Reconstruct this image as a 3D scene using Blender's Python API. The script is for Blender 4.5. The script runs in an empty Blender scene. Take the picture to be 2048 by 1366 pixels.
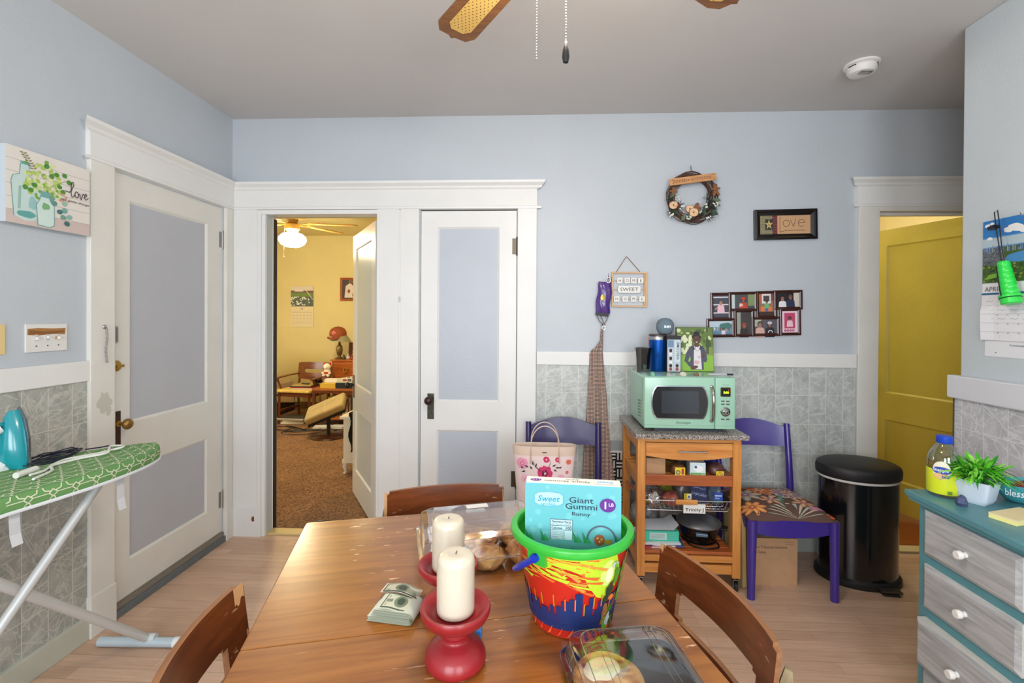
import bpy, bmesh, math, random
from mathutils import Vector, Matrix
PI = math.pi
scene = bpy.context.scene
COL = scene.collection

# ------------------------------------------------------------------ camera
cam_data = bpy.data.cameras.new('camera'); cam = bpy.data.objects.new('camera', cam_data); COL.objects.link(cam)
YAW, PITCH, ROLL = .0477, -.0065, .0057
fw = Vector((-math.sin(YAW)*math.cos(PITCH), math.cos(YAW)*math.cos(PITCH), math.sin(PITCH)))
rt = Vector((math.cos(YAW), math.sin(YAW), 0)); up = rt.cross(fw)
r2 = rt*math.cos(ROLL)+up*math.sin(ROLL); u2 = -rt*math.sin(ROLL)+up*math.cos(ROLL)
mw_ = Matrix((( r2.x, u2.x, -fw.x, 0), (r2.y, u2.y, -fw.y, 0), (r2.z, u2.z, -fw.z, 1.44), (0, 0, 0, 1)))
cam.matrix_world = mw_
cam_data.sensor_width = 36; cam_data.lens = 950/2048*36; cam_data.shift_y = -(683-640.5)/2048
cam_data.clip_start = .02
scene.camera = cam

# ------------------------------------------------------------------ world, lights, exposure
scene.view_settings.view_transform = 'Standard'; scene.view_settings.look = 'None'
scene.view_settings.gamma = 1; scene.view_settings.use_curve_mapping = False
scene.view_settings.exposure = 0.16
world = bpy.data.worlds.new('world'); scene.world = world; world.use_nodes = True
world.node_tree.nodes['Background'].inputs[0].default_value = (.75, .87, 1, 1)
world.node_tree.nodes['Background'].inputs[1].default_value = 1.0

def area(name, loc, direction, sx, sy, power, color):
    l = bpy.data.lights.new(name, 'AREA'); l.shape = 'RECTANGLE'; l.size = sx; l.size_y = sy
    l.energy = power; l.color = color
    o = bpy.data.objects.new(name, l); COL.objects.link(o); o.location = loc
    o.rotation_euler = Vector(direction).to_track_quat('-Z', 'Y').to_euler()
    return o
# daylight entering through the two kitchen windows behind the photographer
area('window_daylight', (-.75, -1.5, 1.5), (0, 1, -.04), 1.3, 1.3, 46, (.93, .965, 1.0))
area('bedroom_fill_light', (-4.88, 4.9, 1.5), (1, 0, -.05), 1.2, 1.3, 26, (1.0, .96, .90))  # added fill from an unseen bedroom window, brightens that room
area('window_daylight_right', (.95, -1.5, 1.5), (0, 1, -.04), 1.0, 1.3, 34, (.93, .965, 1.0))
def point(name, loc, power, color, r=.05):
    l = bpy.data.lights.new(name, 'POINT'); l.energy = power; l.color = color; l.shadow_soft_size = r
    o = bpy.data.objects.new(name, l); COL.objects.link(o); o.location = loc
    return o

# ------------------------------------------------------------------ materials
def lin(c):
    return tuple(((v/255)/12.92 if v/255 <= .04045 else ((v/255+.055)/1.055)**2.4) for v in c)
MC = {}
def nodes(m):
    m.use_nodes = True
    nt = m.node_tree
    return nt, nt.nodes['Principled BSDF']
def P(c, rough=.5, metal=0, bump=0, bs=40, var=0, vs=6, coat=0, spec=.5, stretch=None):
    """principled paint/plastic/metal with optional noise bump and colour variation"""
    key = (tuple(c), rough, metal, bump, bs, var, vs, coat, spec, stretch)
    if key in MC: return MC[key]
    m = bpy.data.materials.new('m_%02x%02x%02x' % tuple(int(v) for v in c[:3]))
    nt, b = nodes(m)
    col = lin(c)
    b.inputs['Base Color'].default_value = (*col, 1)
    b.inputs['Roughness'].default_value = rough; b.inputs['Metallic'].default_value = metal
    b.inputs['Specular IOR Level'].default_value = spec
    if coat: b.inputs['Coat Weight'].default_value = coat; b.inputs['Coat Roughness'].default_value = .12
    if bump or var:
        tc = nt.nodes.new('ShaderNodeTexCoord'); mp = nt.nodes.new('ShaderNodeMapping')
        nt.links.new(tc.outputs['Object'], mp.inputs[0])
        if stretch: mp.inputs['Scale'].default_value = stretch
    if var:
        n = nt.nodes.new('ShaderNodeTexNoise'); n.inputs['Scale'].default_value = vs; n.inputs['Detail'].default_value = 5
        r = nt.nodes.new('ShaderNodeValToRGB')
        r.color_ramp.elements[0].position = .3; r.color_ramp.elements[1].position = .7
        r.color_ramp.elements[0].color = (*[max(0, v*(1-var)) for v in col], 1)
        r.color_ramp.elements[1].color = (*[min(1, v*(1+var)) for v in col], 1)
        nt.links.new(mp.outputs[0], n.inputs[0]); nt.links.new(n.outputs[0], r.inputs[0]); nt.links.new(r.outputs[0], b.inputs['Base Color'])
    if bump:
        n = nt.nodes.new('ShaderNodeTexNoise'); n.inputs['Scale'].default_value = bs; n.inputs['Detail'].default_value = 3
        bp = nt.nodes.new('ShaderNodeBump'); bp.inputs['Strength'].default_value = bump; bp.inputs['Distance'].default_value = .004
        nt.links.new(mp.outputs[0], n.inputs[0]); nt.links.new(n.outputs[0], bp.inputs['Height']); nt.links.new(bp.outputs[0], b.inputs['Normal'])
    MC[key] = m
    return m
def EM(c, s):
    key = ('em', tuple(c), s)
    if key in MC: return MC[key]
    m = bpy.data.materials.new('m_glow'); nt, b = nodes(m)
    b.inputs['Base Color'].default_value = (*lin(c), 1)
    b.inputs['Emission Color'].default_value = (*lin(c), 1); b.inputs['Emission Strength'].default_value = s
    MC[key] = m; return m
def CLEAR(c=(255, 255, 255), rough=.04, refl=.12):
    """thin clear plastic: transparent, with glossy reflection that grows at grazing angles"""
    key = ('clear', c, rough, refl)
    if key in MC: return MC[key]
    m = bpy.data.materials.new('m_clear'); m.use_nodes = True; nt = m.node_tree; nt.nodes.clear()
    o = nt.nodes.new('ShaderNodeOutputMaterial'); mx = nt.nodes.new('ShaderNodeMixShader')
    t = nt.nodes.new('ShaderNodeBsdfTransparent'); g = nt.nodes.new('ShaderNodeBsdfGlossy')
    lw = nt.nodes.new('ShaderNodeLayerWeight'); mr = nt.nodes.new('ShaderNodeMapRange')
    lw.inputs[0].default_value = .35
    mr.inputs[3].default_value = refl*.5; mr.inputs[4].default_value = min(1, refl*4)
    t.inputs[0].default_value = (*lin(c), 1); g.inputs['Roughness'].default_value = rough
    nt.links.new(lw.outputs['Facing'], mr.inputs[0]); nt.links.new(mr.outputs[0], mx.inputs[0])
    nt.links.new(t.outputs[0], mx.inputs[1]); nt.links.new(g.outputs[0], mx.inputs[2]); nt.links.new(mx.outputs[0], o.inputs[0])
    MC[key] = m; return m
def WOOD(c0, c1, rough=.4, axis='x', scale=1.0, coat=0, scratch=0, key2=0):
    """grain running along the chosen local axis, with optional pale scratches"""
    key = ('wood', c0, c1, rough, axis, scale, coat, scratch, key2)
    if key in MC: return MC[key]
    m = bpy.data.materials.new('m_wood'); nt, b = nodes(m)
    tc = nt.nodes.new('ShaderNodeTexCoord'); mp = nt.nodes.new('ShaderNodeMapping')
    s = {'x': (1.2, 16, 16), 'y': (16, 1.2, 16), 'z': (16, 16, 1.2)}[axis]
    mp.inputs['Scale'].default_value = [v*scale for v in s]
    mp.inputs['Location'].default_value = (key2*3.1, key2*1.7, key2)
    nt.links.new(tc.outputs['Object'], mp.inputs[0])
    n = nt.nodes.new('ShaderNodeTexNoise'); n.inputs['Scale'].default_value = 2.2; n.inputs['Detail'].default_value = 8; n.inputs['Roughness'].default_value = .62
    n.inputs['Distortion'].default_value = .6
    nt.links.new(mp.outputs[0], n.inputs[0])
    r = nt.nodes.new('ShaderNodeValToRGB'); r.color_ramp.elements[0].position = .32; r.color_ramp.elements[1].position = .68
    r.color_ramp.elements[0].color = (*lin(c0), 1); r.color_ramp.elements[1].color = (*lin(c1), 1)
    nt.links.new(n.outputs[0], r.inputs[0]); out = r.outputs[0]
    if scratch:
        m2 = nt.nodes.new('ShaderNodeMapping'); m2.inputs['Scale'].default_value = (9, 46, 46) if axis != 'y' else (46, 9, 46)
        n2 = nt.nodes.new('ShaderNodeTexNoise'); n2.inputs['Scale'].default_value = 1.6; n2.inputs['Detail'].default_value = 3
        n3 = nt.nodes.new('ShaderNodeTexNoise'); n3.inputs['Scale'].default_value = 3.1
        r2_ = nt.nodes.new('ShaderNodeValToRGB'); r2_.color_ramp.elements[0].position = .74-.13*scratch; r2_.color_ramp.elements[1].position = .76-.13*scratch
        mu = nt.nodes.new('ShaderNodeMath'); mu.operation = 'MULTIPLY'
        r3 = nt.nodes.new('ShaderNodeValToRGB'); r3.color_ramp.elements[0].position = .5; r3.color_ramp.elements[1].position = .6
        nt.links.new(tc.outputs['Object'], m2.inputs[0]); nt.links.new(m2.outputs[0], n2.inputs[0]); nt.links.new(tc.outputs['Object'], n3.inputs[0])
        nt.links.new(n2.outputs[0], r2_.inputs[0]); nt.links.new(n3.outputs[0], r3.inputs[0])
        nt.links.new(r2_.outputs[0], mu.inputs[0]); nt.links.new(r3.outputs[0], mu.inputs[1])
        mx = nt.nodes.new('ShaderNodeMixRGB'); mx.inputs[2].default_value = (*lin((226, 190, 150)), 1)
        nt.links.new(mu.outputs[0], mx.inputs[0]); nt.links.new(out, mx.inputs[1]); out = mx.outputs[0]
    nt.links.new(out, b.inputs['Base Color'])
    b.inputs['Roughness'].default_value = rough
    if coat: b.inputs['Coat Weight'].default_value = coat; b.inputs['Coat Roughness'].default_value = .18
    bp = nt.nodes.new('ShaderNodeBump'); bp.inputs['Strength'].default_value = .12; bp.inputs['Distance'].default_value = .002
    nt.links.new(n.outputs[0], bp.inputs['Height']); nt.links.new(bp.outputs[0], b.inputs['Normal'])
    MC[key] = m; return m

def laminate(name, cols, pw, pl, rot=0, rough=.32):
    m = bpy.data.materials.new(name); nt, b = nodes(m)
    tc = nt.nodes.new('ShaderNodeTexCoord'); mp = nt.nodes.new('ShaderNodeMapping'); mp.inputs['Rotation'].default_value = (0, 0, rot)
    nt.links.new(tc.outputs['Object'], mp.inputs[0])
    br = nt.nodes.new('ShaderNodeTexBrick'); br.offset = .37; br.offset_frequency = 3
    br.inputs['Scale'].default_value = 1; br.inputs['Brick Width'].default_value = pl; br.inputs['Row Height'].default_value = pw
    br.inputs['Mortar Size'].default_value = .0009; br.inputs['Mortar Smooth'].default_value = .2; br.inputs['Bias'].default_value = 0
    br.inputs['Color1'].default_value = (*lin(cols[0]), 1); br.inputs['Color2'].default_value = (*lin(cols[1]), 1); br.inputs['Mortar'].default_value = (*lin(cols[2]), 1)
    nt.links.new(mp.outputs[0], br.inputs[0])
    m2 = nt.nodes.new('ShaderNodeMapping'); m2.inputs['Scale'].default_value = (2.2, 34, 1); m2.inputs['Rotation'].default_value = (0, 0, rot)
    n = nt.nodes.new('ShaderNodeTexNoise'); n.inputs['Scale'].default_value = 1.6; n.inputs['Detail'].default_value = 9; n.inputs['Roughness'].default_value = .7; n.inputs['Distortion'].default_value = .5
    nt.links.new(tc.outputs['Object'], m2.inputs[0]); nt.links.new(m2.outputs[0], n.inputs[0])
    r = nt.nodes.new('ShaderNodeValToRGB'); r.color_ramp.elements[0].position = .3; r.color_ramp.elements[1].position = .7
    r.color_ramp.elements[0].color = (.80, .76, .74, 1); r.color_ramp.elements[1].color = (1.12, 1.12, 1.12, 1)
    nt.links.new(n.outputs[0], r.inputs[0])
    mx = nt.nodes.new('ShaderNodeMixRGB'); mx.blend_type = 'MULTIPLY'; mx.inputs[0].default_value = .85
    nt.links.new(br.outputs[0], mx.inputs[1]); nt.links.new(r.outputs[0], mx.inputs[2]); nt.links.new(mx.outputs[0], b.inputs['Base Color'])
    b.inputs['Roughness'].default_value = rough
    return m

def tile_mat(name, ax, off, zoff, pw=.1015, ph=.18, base=((168, 174, 172), (196, 201, 198)), vein=(216, 220, 216), grout=(226, 228, 222)):
    """printed marble tile board; ax: 'x' wall along x, 'y' wall along y"""
    m = bpy.data.materials.new(name); nt, b = nodes(m)
    tc = nt.nodes.new('ShaderNodeTexCoord'); sp = nt.nodes.new('ShaderNodeSeparateXYZ'); cb = nt.nodes.new('ShaderNodeCombineXYZ')
    nt.links.new(tc.outputs['Object'], sp.inputs[0]); nt.links.new(sp.outputs[0 if ax == 'x' else 1], cb.inputs[0]); nt.links.new(sp.outputs[2], cb.inputs[1])
    mp = nt.nodes.new('ShaderNodeMapping'); mp.inputs['Location'].default_value = (-off, -zoff, 0); nt.links.new(cb.outputs[0], mp.inputs[0])
    br = nt.nodes.new('ShaderNodeTexBrick'); br.offset = 0; br.squash = 1
    br.inputs['Scale'].default_value = 1; br.inputs['Brick Width'].default_value = pw; br.inputs['Row Height'].default_value = ph
    br.inputs['Mortar Size'].default_value = .0014; br.inputs['Mortar Smooth'].default_value = .3
    br.inputs['Color1'].default_value = (0, 0, 0, 1); br.inputs['Color2'].default_value = (1, 1, 1, 1)
    nt.links.new(mp.outputs[0], br.inputs[0])
    # every tile gets its own patch of marble: shift by brick value
    ad = nt.nodes.new('ShaderNodeVectorMath'); ad.operation = 'MULTIPLY_ADD'; ad.inputs[1].default_value = (3, 5, 7)
    nt.links.new(br.outputs[0], ad.inputs[0]); nt.links.new(mp.outputs[0], ad.inputs[2])
    m2 = nt.nodes.new('ShaderNodeMapping'); m2.inputs['Rotation'].default_value = (0, 0, .9); m2.inputs['Scale'].default_value = (1.0, .7, 1)
    nt.links.new(ad.outputs[0], m2.inputs[0])
    n1 = nt.nodes.new('ShaderNodeTexNoise'); n1.inputs['Scale'].default_value = 16; n1.inputs['Detail'].default_value = 7; n1.inputs['Roughness'].default_value = .65
    nt.links.new(m2.outputs[0], n1.inputs[0])
    r1 = nt.nodes.new('ShaderNodeValToRGB'); r1.color_ramp.elements[0].position = .35; r1.color_ramp.elements[1].position = .65
    r1.color_ramp.elements[0].color = (*lin(base[0]), 1); r1.color_ramp.elements[1].color = (*lin(base[1]), 1)
    nt.links.new(n1.outputs[0], r1.inputs[0])
    veins = []
    for rotv, scv, wdt in ((.7, 15, .015), (2.2, 19, .012), (1.3, 10, .016), (-.35, 12, .012)):
        m0 = nt.nodes.new('ShaderNodeMapping'); m0.inputs['Rotation'].default_value = (0, 0, rotv); nt.links.new(ad.outputs[0], m0.inputs[0])
        m3 = nt.nodes.new('ShaderNodeMapping'); m3.inputs['Scale'].default_value = (1.0, .16, 1)
        nt.links.new(m0.outputs[0], m3.inputs[0])
        n2 = nt.nodes.new('ShaderNodeTexNoise'); n2.inputs['Scale'].default_value = scv; n2.inputs['Detail'].default_value = 3; n2.inputs['Distortion'].default_value = .25
        nt.links.new(m3.outputs[0], n2.inputs[0])
        rv = nt.nodes.new('ShaderNodeValToRGB'); cr = rv.color_ramp
        cr.elements[0].position = .5-wdt; cr.elements[0].color = (0, 0, 0, 1); cr.elements[1].position = .5+wdt; cr.elements[1].color = (0, 0, 0, 1)
        e = cr.elements.new(.5); e.color = (1, 1, 1, 1)
        nt.links.new(n2.outputs[0], rv.inputs[0]); veins.append(rv.outputs[0])
    mA = nt.nodes.new('ShaderNodeMath'); mA.operation = 'MAXIMUM'; mB = nt.nodes.new('ShaderNodeMath'); mB.operation = 'MAXIMUM'
    nt.links.new(veins[0], mA.inputs[0]); nt.links.new(veins[1], mA.inputs[1]); nt.links.new(mA.outputs[0], mB.inputs[0]); nt.links.new(veins[2], mB.inputs[1])
    mC_ = nt.nodes.new('ShaderNodeMath'); mC_.operation = 'MAXIMUM'; nt.links.new(mB.outputs[0], mC_.inputs[0]); nt.links.new(veins[3], mC_.inputs[1])
    r2_ = mC_
    mx = nt.nodes.new('ShaderNodeMixRGB'); mx.inputs[2].default_value = (*lin(vein), 1)
    ml = nt.nodes.new('ShaderNodeMath'); ml.operation = 'MULTIPLY'; ml.inputs[1].default_value = .7
    nt.links.new(r2_.outputs[0], ml.inputs[0]); nt.links.new(ml.outputs[0], mx.inputs[0]); nt.links.new(r1.outputs[0], mx.inputs[1])
    mg = nt.nodes.new('ShaderNodeMixRGB'); mg.inputs[2].default_value = (*lin(grout), 1)
    nt.links.new(br.outputs['Fac'], mg.inputs[0]); nt.links.new(mx.outputs[0], mg.inputs[1]); nt.links.new(mg.outputs[0], b.inputs['Base Color'])
    b.inputs['Roughness'].default_value = .28
    return m
def granite():
    m = bpy.data.materials.new('m_granite'); nt, b = nodes(m)
    tc = nt.nodes.new('ShaderNodeTexCoord')
    v = nt.nodes.new('ShaderNodeTexVoronoi'); v.inputs['Scale'].default_value = 260; nt.links.new(tc.outputs['Object'], v.inputs[0])
    sp = nt.nodes.new('ShaderNodeSeparateColor'); nt.links.new(v.outputs['Color'], sp.inputs[0])
    r = nt.nodes.new('ShaderNodeValToRGB'); r.color_ramp.interpolation = 'CONSTANT'
    r.color_ramp.elements[0].color = (*lin((60, 58, 58)), 1); r.color_ramp.elements[1].position = .18; r.color_ramp.elements[1].color = (*lin((150, 140, 132)), 1)
    e = r.color_ramp.elements.new(.5); e.color = (*lin((185, 176, 170)), 1)
    e = r.color_ramp.elements.new(.78); e.color = (*lin((120, 112, 108)), 1)
    nt.links.new(sp.outputs[0], r.inputs[0]); nt.links.new(r.outputs[0], b.inputs['Base Color']); b.inputs['Roughness'].default_value = .2
    return m
def gingham(c0, c1, c2, s):
    """woven check from two crossing stripe sets"""
    m = bpy.data.materials.new('m_check'); nt, b = nodes(m)
    tc = nt.nodes.new('ShaderNodeTexCoord'); sp = nt.nodes.new('ShaderNodeSeparateXYZ'); nt.links.new(tc.outputs['Object'], sp.inputs[0])
    def stripe(idx, k, th):
        a = nt.nodes.new('ShaderNodeMath'); a.operation = 'MULTIPLY'; a.inputs[1].default_value = k; nt.links.new(sp.outputs[idx], a.inputs[0])
        f = nt.nodes.new('ShaderNodeMath'); f.operation = 'FRACT'; nt.links.new(a.outputs[0], f.inputs[0])
        g = nt.nodes.new('ShaderNodeMath'); g.operation = 'GREATER_THAN'; g.inputs[1].default_value = th; nt.links.new(f.outputs[0], g.inputs[0])
        return g.outputs[0]
    m1 = nt.nodes.new('ShaderNodeMixRGB'); m1.inputs[1].default_value = (*lin(c0), 1); m1.inputs[2].default_value = (*lin(c1), 1)
    nt.links.new(stripe(0, s, .6), m1.inputs[0])
    m2 = nt.nodes.new('ShaderNodeMixRGB'); m2.inputs[2].default_value = (*lin(c2), 1)
    nt.links.new(stripe(2, s, .6), m2.inputs[0]); nt.links.new(m1.outputs[0], m2.inputs[1])
    nt.links.new(m2.outputs[0], b.inputs['Base Color']); b.inputs['Roughness'].default_value = .9
    return m
def carpet_mat():
    m = bpy.data.materials.new('m_carpet'); nt, b = nodes(m)
    tc = nt.nodes.new('ShaderNodeTexCoord')
    n = nt.nodes.new('ShaderNodeTexNoise'); n.inputs['Scale'].default_value = 95; n.inputs['Detail'].default_value = 4; nt.links.new(tc.outputs['Object'], n.inputs[0])
    n2 = nt.nodes.new('ShaderNodeTexNoise'); n2.inputs['Scale'].default_value = 3; n2.inputs['Detail'].default_value = 3; nt.links.new(tc.outputs['Object'], n2.inputs[0])
    r = nt.nodes.new('ShaderNodeValToRGB'); r.color_ramp.elements[0].position = .35; r.color_ramp.elements[1].position = .65
    r.color_ramp.elements[0].color = (*lin((92, 62, 38)), 1); r.color_ramp.elements[1].color = (*lin((178, 132, 90)), 1)
    nt.links.new(n.outputs[0], r.inputs[0])
    mx = nt.nodes.new('ShaderNodeMixRGB'); mx.blend_type = 'MULTIPLY'; mx.inputs[0].default_value = .5
    nt.links.new(r.outputs[0], mx.inputs[1]); nt.links.new(n2.outputs[0], mx.inputs[2]); nt.links.new(mx.outputs[0], b.inputs['Base Color'])
    bp = nt.nodes.new('ShaderNodeBump'); bp.inputs['Strength'].default_value = .8; bp.inputs['Distance'].default_value = .01
    nt.links.new(n.outputs[0], bp.inputs['Height']); nt.links.new(bp.outputs[0], b.inputs['Normal']); b.inputs['Roughness'].default_value = 1
    return m

# ------------------------------------------------------------------ mesh builder
def font_geo():
    cache = {}
    def get(s, shear=0, bold=0):
        k = (s, shear, bold)
        if k in cache: return cache[k]
        cu = bpy.data.curves.new('t', 'FONT'); cu.body = s; cu.size = 1; cu.shear = shear; cu.offset = bold
        cu.resolution_u = 2
        o = bpy.data.objects.new('t', cu)
        me = bpy.data.meshes.new_from_object(o)
        vs = [(v.co.x, v.co.y) for v in me.vertices]; fs = [tuple(p.vertices) for p in me.polygons]
        bpy.data.objects.remove(o); bpy.data.curves.remove(cu); bpy.data.meshes.remove(me)
        if vs:
            x0 = min(v[0] for v in vs); x1 = max(v[0] for v in vs); y0 = min(v[1] for v in vs); y1 = max(v[1] for v in vs)
        else: x0 = y0 = 0; x1 = y1 = 1
        cache[k] = (vs, fs, x0, x1, y0, y1); return cache[k]
    return get
FONT = font_geo()

class MB:
    def __init__(s): s.v = []; s.f = []; s.m = []; s.mats = []; s.T = None
    def mi(s, m):
        if m not in s.mats: s.mats.append(m)
        return s.mats.index(m)
    def add(s, vs, fs, m, T=None):
        b = len(s.v); T = T or s.T
        s.v += [tuple(T @ Vector(v)) if T else tuple(v) for v in vs]
        i = s.mi(m)
        for f in fs: s.f.append(tuple(b+k for k in f)); s.m.append(i)
        return s
    def box(s, x0, x1, y0, y1, z0, z1, m, T=None):
        v = [(x, y, z) for z in (z0, z1) for y in (y0, y1) for x in (x0, x1)]
        return s.add(v, [(0, 2, 3, 1), (4, 5, 7, 6), (0, 1, 5, 4), (2, 6, 7, 3), (0, 4, 6, 2), (1, 3, 7, 5)], m, T)
    def cyl(s, p0, p1, r0, m, r1=None, seg=16, T=None):
        return s.tube([p0, p1], [r0, r0 if r1 is None else r1], m, seg, T=T)
    def tube(s, pts, r, m, seg=8, closed=False, T=None, flat=None):
        pts = [Vector(p) for p in pts]; n = len(pts)
        rs = r if isinstance(r, (list, tuple)) else [r]*n
        vs = []; fs = []; prev = None
        for i, p in enumerate(pts):
            if closed: d = pts[(i+1) % n]-pts[i-1]
            else: d = pts[min(i+1, n-1)]-pts[max(i-1, 0)]
            d = d.normalized() if d.length > 1e-9 else Vector((0, 0, 1))
            if prev is None:
                a = Vector((0, 0, 1)) if abs(d.z) < .9 else Vector((1, 0, 0)); x = d.cross(a).normalized()
            else:
                x = (prev-d*prev.dot(d)); x = x.normalized() if x.length > 1e-6 else d.orthogonal().normalized()
            prev = x; y = d.cross(x)
            for k in range(seg):
                a = 2*PI*k/seg; vs.append(p+(x*math.cos(a)+y*math.sin(a)*(flat or 1))*rs[i])
        for i in range(n if closed else n-1):
            j = (i+1) % n
            for k in range(seg): fs.append((i*seg+k, i*seg+(k+1) % seg, j*seg+(k+1) % seg, j*seg+k))
        if not closed: fs.append(tuple(range(seg))[::-1]); fs.append(tuple((n-1)*seg+k for k in range(seg)))
        return s.add(vs, fs, m, T)
    def lathe(s, prof, m, seg=32, c=(0, 0, 0), T=None, sx=1, sy=1, cap=True):
        vs = []; fs = []; n = len(prof)
        for r, z in prof:
            for k in range(seg):
                a = 2*PI*k/seg; vs.append((c[0]+max(r, 1e-5)*math.cos(a)*sx, c[1]+max(r, 1e-5)*math.sin(a)*sy, c[2]+z))
        for i in range(n-1):
            for k in range(seg): fs.append((i*seg+k, i*seg+(k+1) % seg, (i+1)*seg+(k+1) % seg, (i+1)*seg+k))
        if cap: fs.append(tuple(range(seg))[::-1]); fs.append(tuple((n-1)*seg+k for k in range(seg)))
        return s.add(vs, fs, m, T)
    def ball(s, c, r, m, seg=16, rings=10, T=None):
        r = r if isinstance(r, (list, tuple)) else (r, r, r)
        vs = []; fs = []
        for i in range(rings+1):
            t = PI*i/rings; q = max(math.sin(t), 1e-4)
            for k in range(seg):
                a = 2*PI*k/seg; vs.append((c[0]+r[0]*q*math.cos(a), c[1]+r[1]*q*math.sin(a), c[2]-r[2]*math.cos(t)))
        for i in range(rings):
            for k in range(seg): fs.append((i*seg+k, i*seg+(k+1) % seg, (i+1)*seg+(k+1) % seg, (i+1)*seg+k))
        fs.append(tuple(range(seg))[::-1]); fs.append(tuple(rings*seg+k for k in range(seg)))
        return s.add(vs, fs, m, T)
    def prism(s, pts, d0, d1, m, axis='z', T=None):
        n = len(pts)
        def mk(p, d): return {'z': (p[0], p[1], d), 'y': (p[0], d, p[1]), 'x': (d, p[0], p[1])}[axis]
        vs = [mk(p, d0) for p in pts]+[mk(p, d1) for p in pts]
        fs = [tuple(range(n))[::-1], tuple(range(n, 2*n))]+[(i, (i+1) % n, n+(i+1) % n, n+i) for i in range(n)]
        return s.add(vs, fs, m, T)
    def panel(s, us, vs_, mask, pos, m, T=None, medge=None):
        """thick sheet over a u,v grid with holes where mask is False; pos(u, v, side)"""
        nu, nv = len(us), len(vs_); V = []
        for sd in (0, 1):
            for i in range(nu):
                for j in range(nv): V.append(pos(us[i], vs_[j], sd))
        I = lambda i, j, sd: sd*nu*nv+i*nv+j
        F = []; E = []
        ok = lambda i, j: 0 <= i < nu-1 and 0 <= j < nv-1 and mask(i, j)
        for i in range(nu-1):
            for j in range(nv-1):
                if not mask(i, j): continue
                F.append((I(i, j, 0), I(i+1, j, 0), I(i+1, j+1, 0), I(i, j+1, 0)))
                F.append((I(i, j, 1), I(i, j+1, 1), I(i+1, j+1, 1), I(i+1, j, 1)))
                if not ok(i-1, j): E.append((I(i, j, 0), I(i, j+1, 0), I(i, j+1, 1), I(i, j, 1)))
                if not ok(i+1, j): E.append((I(i+1, j, 0), I(i+1, j, 1), I(i+1, j+1, 1), I(i+1, j+1, 0)))
                if not ok(i, j-1): E.append((I(i, j, 0), I(i, j, 1), I(i+1, j, 1), I(i+1, j, 0)))
                if not ok(i, j+1): E.append((I(i, j+1, 0), I(i+1, j+1, 0), I(i+1, j+1, 1), I(i, j+1, 1)))
        s.add(V, F, m, T)
        b = len(s.v)-len(V); k = s.mi(medge or m)
        for f in E: s.f.append(tuple(b+q for q in f)); s.m.append(k)
        return s
    def build(s, name, parent=None, label=None, smooth=None, bevel=0, seg=2, loc=None, rot=None, keep=False, sub=0):
        me = bpy.data.meshes.new(name)
        me.from_pydata(s.v, [], s.f)
        for m in s.mats: me.materials.append(m)
        me.polygons.foreach_set('material_index', s.m)
        me.update()
        if not keep:
            bm = bmesh.new(); bm.from_mesh(me)
            bmesh.ops.remove_doubles(bm, verts=bm.verts, dist=1e-6)
            used = [v for v in bm.verts if not v.link_faces]
            if used: bmesh.ops.delete(bm, geom=used, context='VERTS')
            bmesh.ops.recalc_face_normals(bm, faces=bm.faces)
            if bevel:
                ed = [e for e in bm.edges if len(e.link_faces) == 2 and e.calc_face_angle(0) > .5]
                bmesh.ops.bevel(bm, geom=ed, offset=bevel, segments=seg, profile=.6, affect='EDGES', clamp_overlap=True)
            bm.to_mesh(me); bm.free()
        if smooth is not None:
            me.polygons.foreach_set('use_smooth', [True]*len(me.polygons))
            me.set_sharp_from_angle(angle=math.radians(smooth))
        o = bpy.data.objects.new(name, me); COL.objects.link(o)
        if parent: o.parent = parent
        if label: o['label'] = label
        if loc: o.location = loc
        if rot: o.rotation_euler = rot
        if sub:
            md = o.modifiers.new('sub', 'SUBSURF'); md.levels = sub; md.render_levels = sub
        return o

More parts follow.
